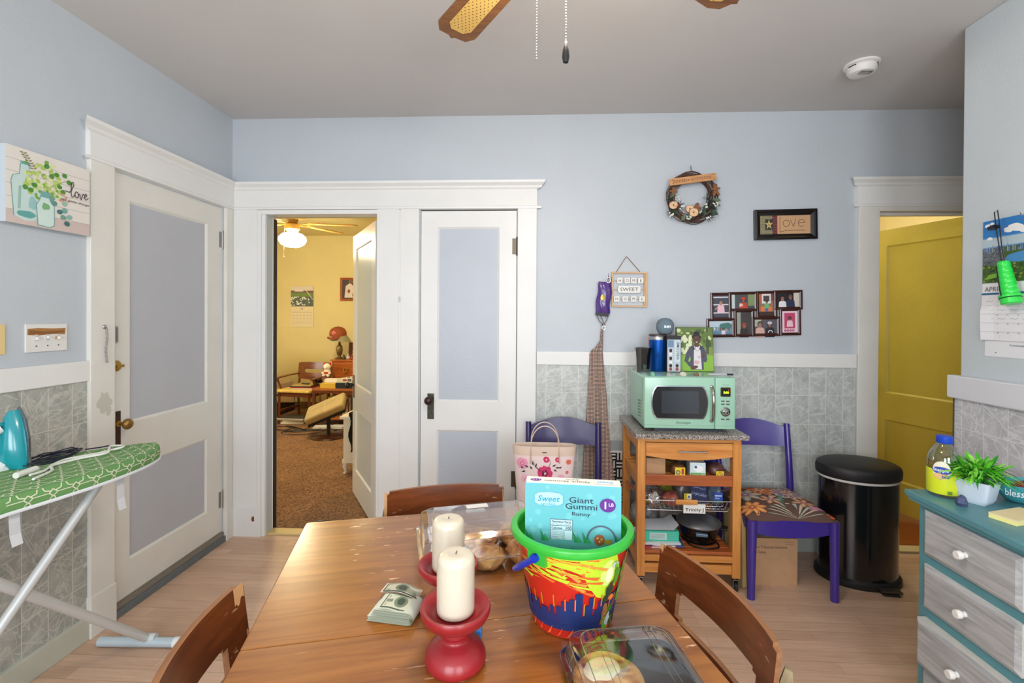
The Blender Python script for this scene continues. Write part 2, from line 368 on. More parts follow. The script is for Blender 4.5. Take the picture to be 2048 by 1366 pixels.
class Dec:
    """flat print: 2-D shapes in layers a fraction of a millimetre above a surface; mp(u, v, h) -> point"""
    def __init__(s, mb, mp, step=.0003, h0=.0004, du=None):
        s.mb = mb; s.mp = mp; s.step = step; s.h = h0; s.du = du; s.rough = .5
    def up(s): s.h += s.step; return s
    def _m(s, c): return c if isinstance(c, bpy.types.Material) else P(c, s.rough)
    def poly(s, pts, c):
        m = s._m(c); s.h += 4e-6
        if s.du:
            x0 = min(p[0] for p in pts); x1 = max(p[0] for p in pts)
            k0 = math.floor(x0/s.du); k1 = math.ceil(x1/s.du)
            for k in range(k0, k1):
                q = clip(clip(pts, 0, k*s.du, 1), 0, (k+1)*s.du, -1)
                if len(q) > 2: s.mb.add([s.mp(a, b, s.h) for a, b in q], [tuple(range(len(q)))], m)
        else:
            s.mb.add([s.mp(a, b, s.h) for a, b in pts], [tuple(range(len(pts)))], m)
        return s
    def rect(s, x0, y0, x1, y1, c): return s.poly([(x0, y0), (x1, y0), (x1, y1), (x0, y1)], c)
    def circ(s, x, y, r, c, ry=None, n=14, rot=0, wob=0, seed=0):
        ry = ry or r; rd = random.Random(seed*31+n); pts = []
        for k in range(n):
            a = 2*PI*k/n; q = 1+wob*(rd.random()-.5)*2
            px, py = r*q*math.cos(a), ry*q*math.sin(a)
            pts.append((x+px*math.cos(rot)-py*math.sin(rot), y+px*math.sin(rot)+py*math.cos(rot)))
        return s.poly(pts, c)
    def ring(s, x, y, r, w, c, n=20, ry=None, a0=0, a1=2*PI):
        ry = ry or r
        pts = [(x+r*math.cos(a0+(a1-a0)*k/n), y+ry*math.sin(a0+(a1-a0)*k/n)) for k in range(n+1)]
        return s.stroke(pts, w, c)
    def stroke(s, pts, w, c):
        for (a, b), (p, q) in zip(pts[:-1], pts[1:]):
            l = math.hypot(p-a, q-b) or 1; nx, ny = -(q-b)/l*w/2, (p-a)/l*w/2; ex, ey = (p-a)/l*w*.3, (q-b)/l*w*.3
            s.poly([(a+nx-ex, b+ny-ey), (a-nx-ex, b-ny-ey), (p-nx+ex, q-ny+ey), (p+nx+ex, q+ny+ey)], c)
        return s
    def text(s, t, x, y, h, c, w=None, align='c', shear=0, bold=0, rot=0, full=False):
        """h = glyph-box height; w forces width"""
        vs, fs, x0, x1, y0, y1 = FONT(t, shear, bold)
        if not vs: return s
        k = h/((y1-y0) if full else .72); kx = (w/(x1-x0)) if w else k
        ox = {'c': -(x0+x1)/2, 'l': -x0, 'r': -x1}[align]; oy = -(y0+y1)/2 if full else -.36
        cr, sr = math.cos(rot), math.sin(rot)
        pts = [((a+ox)*kx, (b+oy)*k) for a, b in vs]
        pts = [(x+a*cr-b*sr, y+a*sr+b*cr) for a, b in pts]
        s.mb.add([s.mp(a, b, s.h) for a, b in pts], fs, s._m(c)); return s
def clip(pts, ax, v, sgn):
    out = []; n = len(pts)
    for i in range(n):
        a, b = pts[i], pts[(i+1) % n]; da = (a[ax]-v)*sgn; db = (b[ax]-v)*sgn
        if da >= 0: out.append(a)
        if (da > 0 and db < 0) or (da < 0 and db > 0):
            t = da/(da-db); out.append((a[0]+(b[0]-a[0])*t, a[1]+(b[1]-a[1])*t))
    return out

# ------------------------------------------------------------------ things
def tag(o, label, cat, group=None):
    o['label'] = label; o['category'] = cat
    if group: o['group'] = group
    return o
def thing(name, label, cat, loc=(0, 0, 0), rz=0, group=None, rot=None):
    o = bpy.data.objects.new(name, None); COL.objects.link(o); o.empty_display_size = .05
    o.location = loc; o.rotation_euler = rot or (0, 0, rz)
    return tag(o, label, cat, group)
def struct(o): o['kind'] = 'structure'; return o
def dup(root, loc, rz, label=None, group=None):
    r = root.copy(); COL.objects.link(r); r.location = loc; r.rotation_euler = (0, 0, rz)
    if label: r['label'] = label
    if group: r['group'] = group
    for ch in list(root.children):
        c = ch.copy(); COL.objects.link(c); c.parent = r
        for g in ch.children:
            d = g.copy(); COL.objects.link(d); d.parent = c
    return r
def spline(pts, n=5, closed=False):
    P_ = [Vector(p) for p in pts]; m = len(P_); out = []
    for i in range(m if closed else m-1):
        if closed: a, b, c, d = P_[i-1], P_[i], P_[(i+1) % m], P_[(i+2) % m]
        else: a, b, c, d = P_[max(i-1, 0)], P_[i], P_[i+1], P_[min(i+2, m-1)]
        for k in range(n):
            t = k/n; out.append(.5*((2*b)+(c-a)*t+(2*a-5*b+4*c-d)*t*t+(3*b-a-3*c+d)*t*t*t))
    if not closed: out.append(P_[-1])
    return out
def frange(a, b, n): return [a+(b-a)*i/(n-1) for i in range(n)]
def XZ(ox, y, oz, sgn=-1):      # surface facing -y, u = +x, v = +z
    return lambda u, v, h: (ox+u, y+sgn*h, oz+v)
# ================================================================== THE SETTING
D = 3.026; A = -1.982; H = 2.724; BX = 1.885
wallp = P((190, 198, 205), .42, bump=.25, bs=90, var=.02, vs=3)
cream = P((229, 230, 228), .35, bump=.15, bs=60, var=.02, vs=4)
creamw = P((224, 223, 216), .38, bump=.15, bs=60, var=.03, vs=5)
ceilp = P((208, 206, 204), .7, bump=.2, bs=30, var=.02, vs=2)
yel = P((222, 208, 146), .6, bump=.2, bs=70, var=.03, vs=3)
ypaint = P((204, 190, 84), .42, bump=.2, bs=60, var=.05, vs=4)
panelp = P((184, 193, 204), .4, bump=.2, bs=80, var=.02, vs=4)
dark = P((28, 24, 22), .8)
brass = P((176, 140, 70), .3, .9); steel = P((190, 190, 192), .25, 1); nickel = P((150, 145, 140), .35, 1)
blackm = P((18, 18, 20), .35)

# floors
f = MB(); f.box(-2.1, 3.3, -1.6, 3.06, -.03, 0, laminate('m_floor', ((216, 184, 158), (200, 166, 140), (168, 136, 110)), .066, .78)); struct(f.build('floor'))
f = MB(); f.box(-5.0, -.7, 3.06, 7.4, -.03, .006, carpet_mat()); o = struct(f.build('floor_bedroom'))
f = MB(); f.box(1.7, 4.2, 3.09, 6.0, -.03, .0, laminate('m_floor_hall', ((150, 76, 34), (128, 60, 26), (80, 36, 16)), .07, .9)); struct(f.build('floor_hall'))
f = MB(); f.box(-1.75, -1.01, 3.03, 3.11, 0, .014, P((214, 190, 130), .4)); struct(f.build('trim_1', bevel=.003))
f = MB(); f.box(2.10, 2.87, 3.03, 3.11, 0, .012, P((224, 208, 160), .4)); struct(f.build('trim_2', bevel=.003))
# ceilings
f = MB(); f.box(-2.1, 3.3, -1.6, 3.06, H, H+.04, ceilp); struct(f.build('ceiling'))
f = MB(); f.box(-5.0, -.7, 3.06, 7.4, 2.69, 2.76, yel); struct(f.build('ceiling_bedroom'))
f = MB(); f.box(1.7, 4.2, 3.09, 6.0, 2.72, 2.76, P((235, 228, 200), .7)); struct(f.build('ceiling_hall'))
# back wall with three openings
f = MB()
for x0, x1, z0, z1 in ((-2.1, -1.75, 0, H), (-1.75, -1.011, 2.10, H), (-1.011, -.735, 0, H), (-.735, -.115, 2.125, H), (-.115, 2.10, 0, H), (2.10, 2.87, 2.125, H), (2.87, 3.3, 0, H)):
    f.box(x0, x1, D, D+.07, z0, z1, wallp)
struct(f.build('wall_back'))
f = MB()
for x0, x1, z0, z1 in ((-5.0, -1.765, 0, H), (-1.765, -1.011, 2.10, H), (-1.011, -.7, 0, H)):
    f.box(x0, x1, D+.075, D+.12, z0, z1, yel)
struct(f.build('wall_bedroom_near'))
f = MB(); f.box(-5.0, -.7, 7.25, 7.33, 0, 2.72, yel); struct(f.build('wall_bedroom_far'))
f = MB(); f.box(-5.05, -4.95, 3.1, 7.3, 0, 2.72, yel); struct(f.build('wall_bedroom_left'))
f = MB()
for a, b, c, d in ((4.24, 4.30, .79, 2.21), (5.50, 5.56, .79, 2.21), (4.30, 5.50, .79, .85), (4.30, 5.50, 2.15, 2.21), (4.30, 5.50, 1.48, 1.52)): f.box(-4.95, -4.90, a, b, c, d, cream)
w = struct(f.build('window_3', bevel=.004)); g = MB(); g.box(-4.948, -4.944, 4.30, 5.50, .85, 2.15, EM((255, 244, 222), 1.2)); g.build('pane', w)  # unseen window with glowing pane, added to go with the bedroom fill
f = MB(); f.box(-.74, -.70, 3.1, 7.3, 0, 2.72, yel); struct(f.build('wall_bedroom_right'))
f = MB(); f.box(-.77, -.10, 3.10, 3.14, 0, 2.3, dark); struct(f.build('closet_gap_backing'))  # dark sheet behind the closet door, stands in for shade in its gaps
hall = P((238, 226, 176), .5, bump=.9, bs=55)
f = MB(); f.box(1.7, 4.2, 5.2, 5.28, 0, 2.75, hall); struct(f.build('wall_hall_far'))
f = MB(); f.box(3.6, 3.68, 3.1, 5.2, 0, 2.75, hall); struct(f.build('wall_hall_right'))
f = MB(); f.box(1.72, 1.8, 3.1, 5.2, 0, 2.75, hall); struct(f.build('wall_hall_left'))
# left wall with door opening
f = MB(); f.box(A-.12, A, -1.6, 2.138, 0, H, wallp); f.box(A-.12, A, 2.138, 2.925, 2.12, H, wallp); f.box(A-.12, A, 2.925, 3.1, 0, H, wallp); struct(f.build('wall_left'))
f = MB(); f.box(A-.2, A-.13, 2.0, 3.05, 0, 2.3, dark); struct(f.build('left_door_gap_backing'))  # unseen dark backing so gaps round the left door look shaded
# right wall stub, passage beyond it
f = MB(); f.box(BX, BX+.15, -1.6, 2.195, 0, H, P((194, 203, 208), .42, bump=.25, bs=90, var=.02, vs=3)); struct(f.build('wall_right', bevel=.006))
f = MB(); f.box(3.2, 3.3, 1.0, 3.03, 0, H, wallp); f.box(BX+.15, 3.2, 1.0, 1.1, 0, H, wallp); struct(f.build('wall_passage'))
# near wall (behind the photographer) with two windows
f = MB()
for x0, x1, z0, z1 in ((-2.1, -1.4, 0, H), (-1.4, -.1, 0, .85), (-1.4, -.1, 2.15, H), (-.1, .45, 0, H), (.45, 1.45, 0, .85), (.45, 1.45, 2.15, H), (1.45, 2.05, 0, H)):
    f.box(x0, x1, -1.7, -1.6, z0, z1, wallp)
struct(f.build('wall_near'))
for x0, x1, n in ((-1.4, -.1, 1), (.45, 1.45, 2)):
    f = MB(); y0, y1 = -1.62, -1.56
    for a, b, c, d in ((x0-.06, x0, .79, 2.21), (x1, x1+.06, .79, 2.21), (x0, x1, .79, .85), (x0, x1, 2.15, 2.21), (x0, x1, 1.48, 1.52)):
        f.box(a, b, y0, y1, c, d, cream)
    w = struct(f.build('window_%d' % n, bevel=.004))
    g = MB(); g.box(x0, x1, -1.655, -1.65, .85, 2.15, EM((225, 236, 255), 1.5)); g.build('pane', w)

# tile wainscot, chair rails, baseboards
tb = tile_mat('m_tile_back', 'x', .074, .426)
ty = tile_mat('m_tile_left', 'y', 1.839, .426, base=((146, 149, 142), (178, 181, 173)), vein=(205, 205, 196), grout=(214, 213, 200))
tr = tile_mat('m_tile_right', 'y', 2.16, .426, base=((176, 176, 180), (200, 200, 204)), vein=(224, 224, 228), grout=(228, 226, 224))
f = MB(); f.box(.013, 1.975, D-.006, D, 0, 1.14, tb); struct(f.build('trim_3'))
f = MB(); f.box(A, A+.006, -1.6, 2.011, 0, 1.15, ty); struct(f.build('trim_4'))
f = MB(); f.box(BX-.022, BX, -1.6, 2.2, 0, 1.10, tr); f.box(BX-.024, BX+.01, 2.196, 2.203, 0, 1.10, P((80, 72, 66), .6)); struct(f.build('trim_5'))
f = MB(); f.box(.013, 1.975, D-.018, D, 1.14, 1.225, cream); struct(f.build('trim_6', bevel=.003))
f = MB(); f.box(A, A+.018, -1.6, 2.008, 1.148, 1.237, cream); struct(f.build('trim_7', bevel=.003))
f = MB(); f.box(BX-.042, BX, -1.6, 2.215, 1.095, 1.195, P((214, 216, 222), .35, bump=.1)); struct(f.build('trim_8', bevel=.006))
f = MB(); f.box(.013, 1.975, D-.02, D, 0, .082, P((206, 214, 210), .4)); struct(f.build('baseboard_back', bevel=.003))
f = MB(); f.box(A, A+.02, -1.6, 2.005, 0, .105, P((190, 192, 178), .45, var=.05)); struct(f.build('baseboard_left', bevel=.004))
f = MB(); f.box(BX-.03, BX-.021, -1.6, 2.19, 0, .1, cream); struct(f.build('baseboard_right', bevel=.003))

# door casings and cornices on the back wall
CY0 = D-.022
f = MB()
for x0, x1 in ((-1.978, -1.802), (-1.013, -.868), (-.862, -.742), (-.11, .01)):
    f.box(x0, x1, CY0, D, 0, 2.138, cream)
f.box(-1.80, -1.776, CY0-.004, D, 0, 2.12, cream); f.box(-1.776, -1.752, CY0+.006, D+.12, 0, 2.10, cream); f.box(-1.752, -1.747, D+.07, D+.12, 0, 2.09, P((40, 26, 18), .6))
f.box(-1.013, -.997, CY0-.004, D+.07, 0, 2.10, cream)
f.box(-1.80, -.997, CY0-.002, D+.07, 2.097, 2.125, cream)
f.box(-.87, -.858, CY0-.005, D, 0, 2.12, cream)
f.box(-1.978, -1.795, CY0-.007, D, 0, .19, cream); f.box(-1.01, -.75, CY0-.007, D, 0, .16, cream)
struct(f.build('trim_9', bevel=.003))
def cornice(f, ax, a, b, base, ret0, ret1):
    """header board, bead and crown running from a to b; base = wall face coordinate; proud toward the room"""
    prof = [(0, 2.125), (.028, 2.128), (.03, 2.140), (.024, 2.146), (.022, 2.250), (.030, 2.258), (.034, 2.270), (.052, 2.286), (.056, 2.300), (0, 2.300)]
    n = len(prof)
    def pt(p, t, e): 
        s = t+e*(p[0] if p[0] > .025 else .0)
        return (s, base-p[0], p[1]) if ax == 'x' else (base+p[0], s, p[1])
    vs = [pt(p, a, -ret0) for p in prof]+[pt(p, b, ret1) for p in prof]
    f.add(vs, [tuple(range(n)), tuple(range(n, 2*n))[::-1]]+[(i, (i+1) % n, n+(i+1) % n, n+i) for i in range(n)], cream)
f = MB(); cornice(f, 'x', -1.978, .012, D, 0, .9); struct(f.build('trim_10'))
f = MB(); cornice(f, 'x', 1.968, 3.19, D, .9, 0); struct(f.build('trim_11'))
f = MB(); f.box(1.979, 2.10, CY0, D, 0, 2.138, creamw); f.box(2.085, 2.102, CY0+.004, D+.09, 0, 2.125, creamw)
f.box(2.87, 2.99, CY0, D, 0, 2.138, creamw); f.box(2.868, 2.885, CY0+.004, D+.09, 0, 2.125, creamw)
f.box(2.10, 2.87, CY0, D+.09, 2.10, 2.138, creamw); f.box(2.10, 2.87, D+.02, D+.05, 2.08, 2.10, creamw)
struct(f.build('trim_12', bevel=.003))
# casing round the left door
f = MB(); x1 = A+.022
f.box(A, x1, 2.008, 2.130, 0, 2.138, creamw); f.box(A, x1, 2.936, 3.0, 0, 2.138, creamw); f.box(A, x1-.008, 2.128, 2.142, 0, 2.12, creamw)
f.box(A, x1+.006, 2.004, 2.134, 0, .185, creamw); f.box(A, x1+.006, 2.934, 3.0, 0, .19, creamw)
struct(f.build('trim_13', bevel=.003))
f = MB(); cornice(f, 'y', 2.006, 3.0, A, .9, 0); struct(f.build('trim_14'))
f = MB(); f.box(A-.10, A+.02, 2.14, 2.936, 0, .035, P((104, 112, 116), .5, var=.06, vs=20)); f.box(A-.03, A+.01, 2.14, 2.93, .035, .06, P((150, 142, 128), .5, .4))
struct(f.build('trim_15', bevel=.002))

def make_door(name, w, h, panels, t=.035, fm=cream, pm=panelp, loc=(0, 0, 0), rz=0):
    """door slab in local x (width), y (thickness 0..t), z; both faces show recessed panels"""
    us = sorted({0, w, *[p[0] for p in panels], *[p[1] for p in panels]}); vs = sorted({0, h, *[p[2] for p in panels], *[p[3] for p in panels]})
    def mask(i, j):
        a, b = (us[i]+us[i+1])/2, (vs[j]+vs[j+1])/2
        return not any(p[0] < a < p[1] and p[2] < b < p[3] for p in panels)
    f = MB(); f.panel(us, vs, mask, lambda u, v, s: (u, s*t, v), fm)
    for p in panels:   # sloped moulding round each panel
        for y, d in ((.001, .010), (t-.001, t-.010)):
            q = .012
            o = [(p[0], y, p[2]), (p[1], y, p[2]), (p[1], y, p[3]), (p[0], y, p[3])]; n = [(p[0]+q, d, p[2]+q), (p[1]-q, d, p[2]+q), (p[1]-q, d, p[3]-q), (p[0]+q, d, p[3]-q)]
            f.add(o+n, [(i, (i+1) % 4, 4+(i+1) % 4, 4+i) for i in range(4)], fm)
    d = struct(f.build(name, loc=loc, rot=(0, 0, rz)))
    for p in panels:
        g = MB(); g.box(p[0], p[1], .0095, t-.0095, p[2], p[3], pm); g.build('panel', d)
    return d
def hinge(parent, x, y, z, h=.10, m=nickel, axis_y=False):
    g = MB()
    for k in range(5): g.cyl((x, y, z-h/2+k*h/5+.001), (x, y, z-h/2+(k+1)*h/5-.001), .006, m, seg=10)
    g.ball((x, y, z+h/2+.005), .006, m, 10, 6); g.ball((x, y, z-h/2-.005), .006, m, 10, 6)
    if axis_y: g.box(x-.004, x, y-.028, y+.03, z-h/2, z+h/2, m)
    else: g.box(x-.03, x+.012, y+.002, y+.006, z-h/2, z+h/2, m)
    return g.build('hinge', parent, smooth=40)
# left door: local x -> world +y
dl = make_door('door_1', .788, 2.075, [(.10, .655, .865, 1.955), (.10, .655, .19, .645)], loc=(A-.006+.0, 2.142, .045), rz=PI/2, fm=creamw, pm=P((184, 188, 196), .4, bump=.2, bs=80, var=.02, vs=4))
# (local y runs to world -x, so the room face is local y = 0)
def lk(u, z, d=0): return (u, -d, z)
g = MB(); g.box(.017, .045, -.005, 0, .765, .935, P((62, 38, 24), .35, .5, var=.3, vs=60)); g.build('escutcheon', dl, bevel=.001)
g = MB(); g.cyl((.031, -.004, .875), (.031, -.035, .875), .008, brass); g.ball((.031, -.052, .875), (.026, .020, .026), P((150, 116, 60), .35, .8, var=.2, vs=40)); g.cyl((.031, -.004, .875), (.031, -.008, .875), .014, brass); g.build('door_knob', dl, smooth=40)
g = MB(); g.lathe([(.026, 0), (.026, .004), (.020, .010), (.012, .013)], brass, 20, T=Matrix.Translation((.025, 0, 1.152)) @ Matrix.Rotation(PI/2, 4, 'X')); g.box(.005, .045, -.024, -.012, 1.146, 1.158, brass, T=Matrix.Translation((.0, 0, 0))); g.build('deadbolt', dl, smooth=40, bevel=.0015, label='brass thumb-turn deadbolt')
g = MB(); g.box(.012, .026, -.010, 0, 1.262, 1.342, steel); g.box(.015, .023, -.013, -.010, 1.27, 1.335, nickel); g.build('chain_slot', dl, bevel=.002)
hinge(dl, .791, -.004, 1.875); hinge(dl, .791, -.004, .225)
g = MB(); g.box(0, .788, -.006, 0, 0, .02, P((150, 142, 128), .5, .4)); g.build('door_sweep', dl)
# chain hanging on the casing
g = MB(); x = A+.028
g.lathe([(.010, 0), (.010, .004), (.005, .008)], steel, 12, T=Matrix.Translation((A+.022, 2.074, 1.385)) @ Matrix.Rotation(PI/2, 4, 'Y'))
for k in range(15):
    z = 1.375-k*.0105
    T = Matrix.Translation((x+.003, 2.076+.003*math.sin(k*.5), z)) @ Matrix.Rotation(PI/2*(k % 2), 4, 'Z') @ Matrix.Scale(1.5, 4, (0, 0, 1))
    g.tube([(.0045*math.cos(a), 0, .0045*math.sin(a)) for a in [2*PI*i/10 for i in range(10)]], .0014, steel, 5, closed=True, T=T)
tag(g.build('door_chain', smooth=60), 'steel security chain hanging loose on white casing beside the left door', 'chain')

# closet door
dc = make_door('door_3', .614, 2.112, [(.105, .505, .89, 2.01), (.105, .505, .2, .705)], loc=(-.732, D+.002, .006))
g = MB(); rust = P((70, 72, 58), .5, .5, var=.4, vs=50)
g.box(.045, .088, -.004, 0, .775, .94, rust); g.build('escutcheon', dc, bevel=.001)
g = MB(); g.cyl((.062, -.003, .90), (.062, -.04, .90), .008, rust); g.ball((.062, -.052, .90), (.027, .02, .027), P((58, 34, 30), .3, .3)); g.build('door_knob', dc, smooth=40)
hinge(dc, .617, -.006, 1.885, m=P((92, 84, 74), .4, .8)); hinge(dc, .617, -.006, .40, m=P((92, 84, 74), .4, .8))
# bedroom door, opened into the bedroom
ang = math.atan2(3.80-3.145, -1.44+1.035)
db = make_door('door_2', .77, 2.06, [(.11, .66, .88, 1.95), (.11, .66, .2, .68)], loc=(-1.035, 3.145, .02), rz=ang, fm=P((222, 224, 218), .25, bump=.1, bs=60), pm=P((196, 208, 208), .25, bump=.1))
g = MB(); 
for s in (-1, 1):
    y = 0 if s < 0 else .035
    g.cyl((.72, y, .87), (.72, y+s*.04, .87), .008, dark); g.ball((.72, y+s*.05, .87), (.026, .018, .026), P((40, 28, 22), .3, .4))
g.box(.70, .74, -.003, .038, .77, .95, P((60, 50, 38), .5, .6)); g.build('door_knob', db, smooth=40)
# yellow door of the hall, opened away from the kitchen
ang = math.atan2(.745, -.235)
dy = make_door('door_4', .78, 2.08, [(.12, .66, .86, 1.96), (.12, .66, .22, .66)], loc=(2.865, 3.075, .03), rz=ang, fm=ypaint, pm=P((202, 188, 82), .42, bump=.2, bs=60, var=.05, vs=4))
g = MB()
for s in (-1, 1):
    y = 0 if s < 0 else .035
    g.cyl((.72, y, .90), (.72, y+s*.04, .90), .008, brass); g.ball((.72, y+s*.05, .90), (.026, .018, .026), P((120, 100, 60), .3, .6))
g.build('door_knob', dy, smooth=40)

# chipped paint marks on casings are surface wear
def blotch(name, pts, mp, c, label, n): pass
g = MB(); d = Dec(g, lambda u, v, h: (A+.022+h, u, v)); d.circ(2.075, 1.045, .036, (196, 198, 186), .045, 16, wob=.3, seed=4); d.circ(2.095, 1.0, .014, (196, 198, 186), .022, 10, wob=.3, seed=6)
o = struct(g.build('trim_16')); o['label'] = 'grey patch of bare filler on the casing'
g = MB(); d = Dec(g, lambda u, v, h: (u, CY0-.007-h, v)); d.circ(-1.823, .118, .010, (120, 52, 30), .016, 10, wob=.3, seed=2)
o = struct(g.build('trim_17'))
g = MB(); d = Dec(g, lambda u, v, h: (u, CY0-.005-h, v)); d.circ(-.864, 1.55, .008, (196, 198, 194), .022, 12, wob=.2, seed=2)
o = struct(g.build('trim_18'))
# floor register with basket-weave grille on the back wall
t = thing('wall_register', 'black and white basket weave air vent grille low on the back wall', 'vent', (0, 0, 0))
g = MB(); g.box(.33, .60, D-.012, D-.006, .215, .60, dark); g.build('backing', t)
g = MB(); wm = P((222, 222, 218), .4)
g.box(.32, .61, D-.016, D-.006, .60, .665, P((150, 160, 160), .4))
for i in range(6):
    for j in range(7):
        x = .34+i*.044; z = .225+j*.053
        if (i+j) % 2:
            for k in range(2): g.box(x+.003, x+.041, D-.018, D-.011, z+.010+k*.022, z+.018+k*.022, wm)
        else:
            for k in range(2): g.box(x+.008+k*.02, x+.016+k*.02, D-.018, D-.011, z+.003, z+.050, wm)
for x in (.33, .595): g.box(x, x+.012, D-.018, D-.006, .215, .60, wm)
for z in (.215, .592): g.box(.33, .607, D-.018, D-.006, z, z+.012, wm)
g.build('grille', t)
# ================================================================== TABLE, CHAIRS AND WHAT IS ON THE TABLE
TZ = .76; TA = math.radians(14.5)
U = Vector((math.cos(TA), math.sin(TA), 0)); V = Vector((math.sin(TA), -math.cos(TA), 0))
T0 = Vector((-.748, 1.526, 0))
tw = WOOD((130, 76, 27), (168, 108, 46), .30, 'x', 1.0, coat=.5, scratch=.62)
twd = WOOD((108, 50, 22), (150, 80, 38), .32, 'x', 1.0, coat=.4, scratch=.3, key2=2)
chairw = WOOD((88, 43, 18), (126, 66, 30), .28, 'x', 1.0, coat=.4, scratch=.45, key2=4)
chaire = WOOD((128, 82, 50), (164, 116, 76), .55, 'x', 1.5, key2=5)
greyw = WOOD((120, 104, 72), (160, 144, 108), .6, 'z', 1.5, key2=6)
# table frame of reference: local x along U, local y along -V (away from the camera), origin below far left corner
table = thing('dining_table', 'rectangular brown wooden dining table with scratched top in the foreground', 'table', (T0.x, T0.y, 0), TA)
def rrect(x0, x1, y0, y1, r, n=5, corners=(1, 1, 1, 1)):
    pts = []
    for (cx, cy, a), c in zip(((x0+r, y0+r, PI), (x1-r, y0+r, 1.5*PI), (x1-r, y1-r, 0), (x0+r, y1-r, .5*PI)), corners):
        if not c:
            pts.append((x0 if cx < (x0+x1)/2 else x1, y0 if cy < (y0+y1)/2 else y1)); continue
        for k in range(n+1):
            b = a+PI/2*k/n; pts.append((cx+r*math.cos(b), cy+r*math.sin(b)))
    return pts
W_, L_ = .925, 1.42
for y0, y1, cr in ((-.612, 0, (0, 0, 1, 1)), (-.915, -.6135, (0, 0, 0, 0)), (-L_, -.9165, (1, 1, 0, 0))):
    g = MB(); g.prism(rrect(0, W_, y0, y1, .012, 4, cr), TZ-.026, TZ, tw); g.build('tabletop_leaf', table, bevel=.003)
g = MB()
g.box(.07, W_-.07, -.09, -.07, .66, .734, twd); g.box(.07, W_-.07, -L_+.07, -L_+.09, .66, .734, twd)
g.box(.07, .09, -L_+.09, -.09, .66, .734, twd); g.box(W_-.09, W_-.07, -L_+.09, -.09, .66, .734, twd); g.build('apron', table)
for x in (.065, W_-.065):
    for y in (-.065, -L_+.065):
        g = MB(); g.tube([(x, y, 0), (x, y, .734)], [.018, .034], twd, 4, T=Matrix.Translation((x, y, 0)) @ Matrix.Rotation(PI/4, 4, 'Z') @ Matrix.Translation((-x, -y, 0))); g.build('leg', table, bevel=.003)

def make_chair(label, loc, rz, w=.44, seatm=None, arms=False, group=None, chips=()):
    """side chair with a bowed plywood back rail pierced by a long slot; faces local +y"""
    t = thing('dining_chair' if not arms else 'armchair', label, 'chair', loc, rz, group)
    seatm = seatm or P((86, 44, 24), .45, bump=.2)
    hw = w/2; bow = .040
    def back(u, v, s):
        x = (u-.5)*w; c = 1-(2*u-1)**2
        z = .545+v*.255; tilt = -(z-.66)*.10
        # panel is a little shallower towards its ends at the lower edge
        z += (1-v)*(.035*(abs(2*u-1)**3))
        return (x, -.205-bow*c+tilt-(.013 if s else 0), z)
    us = sorted({0, .04, .08, .12, .155, .19, .235, .3, .37, .44, .5, .56, .63, .7, .765, .81, .845, .88, .92, .96, 1})
    lo, hi = (.24, .58) if not arms else (.38, .60)
    vs = [0, .04, .18, lo, lo+.035, (lo+hi)/2, hi-.035, hi, .75, .96, 1]
    def mask(i, j):
        a = (us[i]+us[i+1])/2; b = (vs[j]+vs[j+1])/2
        if a < .04 or a > .96:
            if b < .04 or b > .96: return False
        if .155 < a < .845 and lo < b < hi:
            if (a < .19 or a > .81) and (b < lo+.035 or b > hi-.035): return True
            return False
        return True
    g = MB(); g.panel(us, vs, mask, back, chairw, medge=chaire); b = g.build('backrest', t, smooth=35)
    if chips:
        cm = P((206, 158, 108), .7)
        for (u0, v0, u1, v1, sd) in chips:
            q = MB(); n = 6; rd = random.Random(int(u0*1000)+7)
            topi = []; boti = []
            for k in range(n+1):
                u = u0+(u1-u0)*k/n
                topi.append((u, v1-(.0 if v1 > .99 else rd.random()*(v1-v0)*.4))); boti.append((u, v0+rd.random()*(v1-v0)*.5))
            for k in range(n):
                P4 = [back(*topi[k], sd), back(*topi[k+1], sd), back(*boti[k+1], sd), back(*boti[k], sd)]
                off = Vector((0, .0006 if sd == 0 else -.0006, .0003)); q.add([Vector(p)+off for p in P4], [(0, 1, 2, 3)], cm)
            q.build('chipped_veneer', b, label='pale bare patch of chipped veneer', keep=True)
    # rear posts carry the back and run down to the floor
    for s in (-1, 1):
        x = s*(hw-.010)
        g = MB(); pts = [(x*1.0, -.215, 0), (x, -.195, .30), (x, -.20, .46), (x, -.228, .60), (x, -.250, .71), (x, -.256, .745)]
        g.tube(pts, [.017, .020, .020, .019, .018, .010], greyw if not arms else chairw, 4); g.build('leg', t, smooth=50)
        g = MB(); g.tube([(s*(hw-.03), .20, 0), (s*(hw-.03), .19, .43)], [.016, .022], chairw, 4, T=None); g.build('leg', t)
    g = MB(); g.box(-hw+.03, hw-.03, .17, .19, .37, .43, chairw); g.box(-hw+.03, hw-.03, -.20, -.18, .37, .43, chairw)
    for s in (-1, 1): g.box(s*(hw-.02)-.01, s*(hw-.02)+.01, -.19, .19, .37, .43, chairw)
    g.build('seat_frame', t, bevel=.003)
    g = MB(); g.prism(rrect(-hw, hw, -.19, .225, .03), .431, .468, seatm); g.build('seat', t, bevel=.012, seg=3, smooth=40)
    for s in (-1, 1):
        g = MB(); g.box(s*(hw-.03)-.008, s*(hw-.03)+.008, -.19, .19, .16, .19, chairw); g.build('stretcher', t)
    if arms:
        for s in (-1, 1):
            g = MB(); x = s*(hw+.02)
            g.tube([(s*(hw-.02), -.24, .64), (x, -.05, .635), (x, .18, .62), (x, .215, .615)], [.016, .02, .024, .018], chairw, 6, flat=.6); 
            g.tube([(x, .17, .61), (s*(hw-.01), .10, .40)], [.018, .018], chairw, 4); g.build('armrest', t, smooth=40)
    return t
CH = 'matching dining chairs around the table'
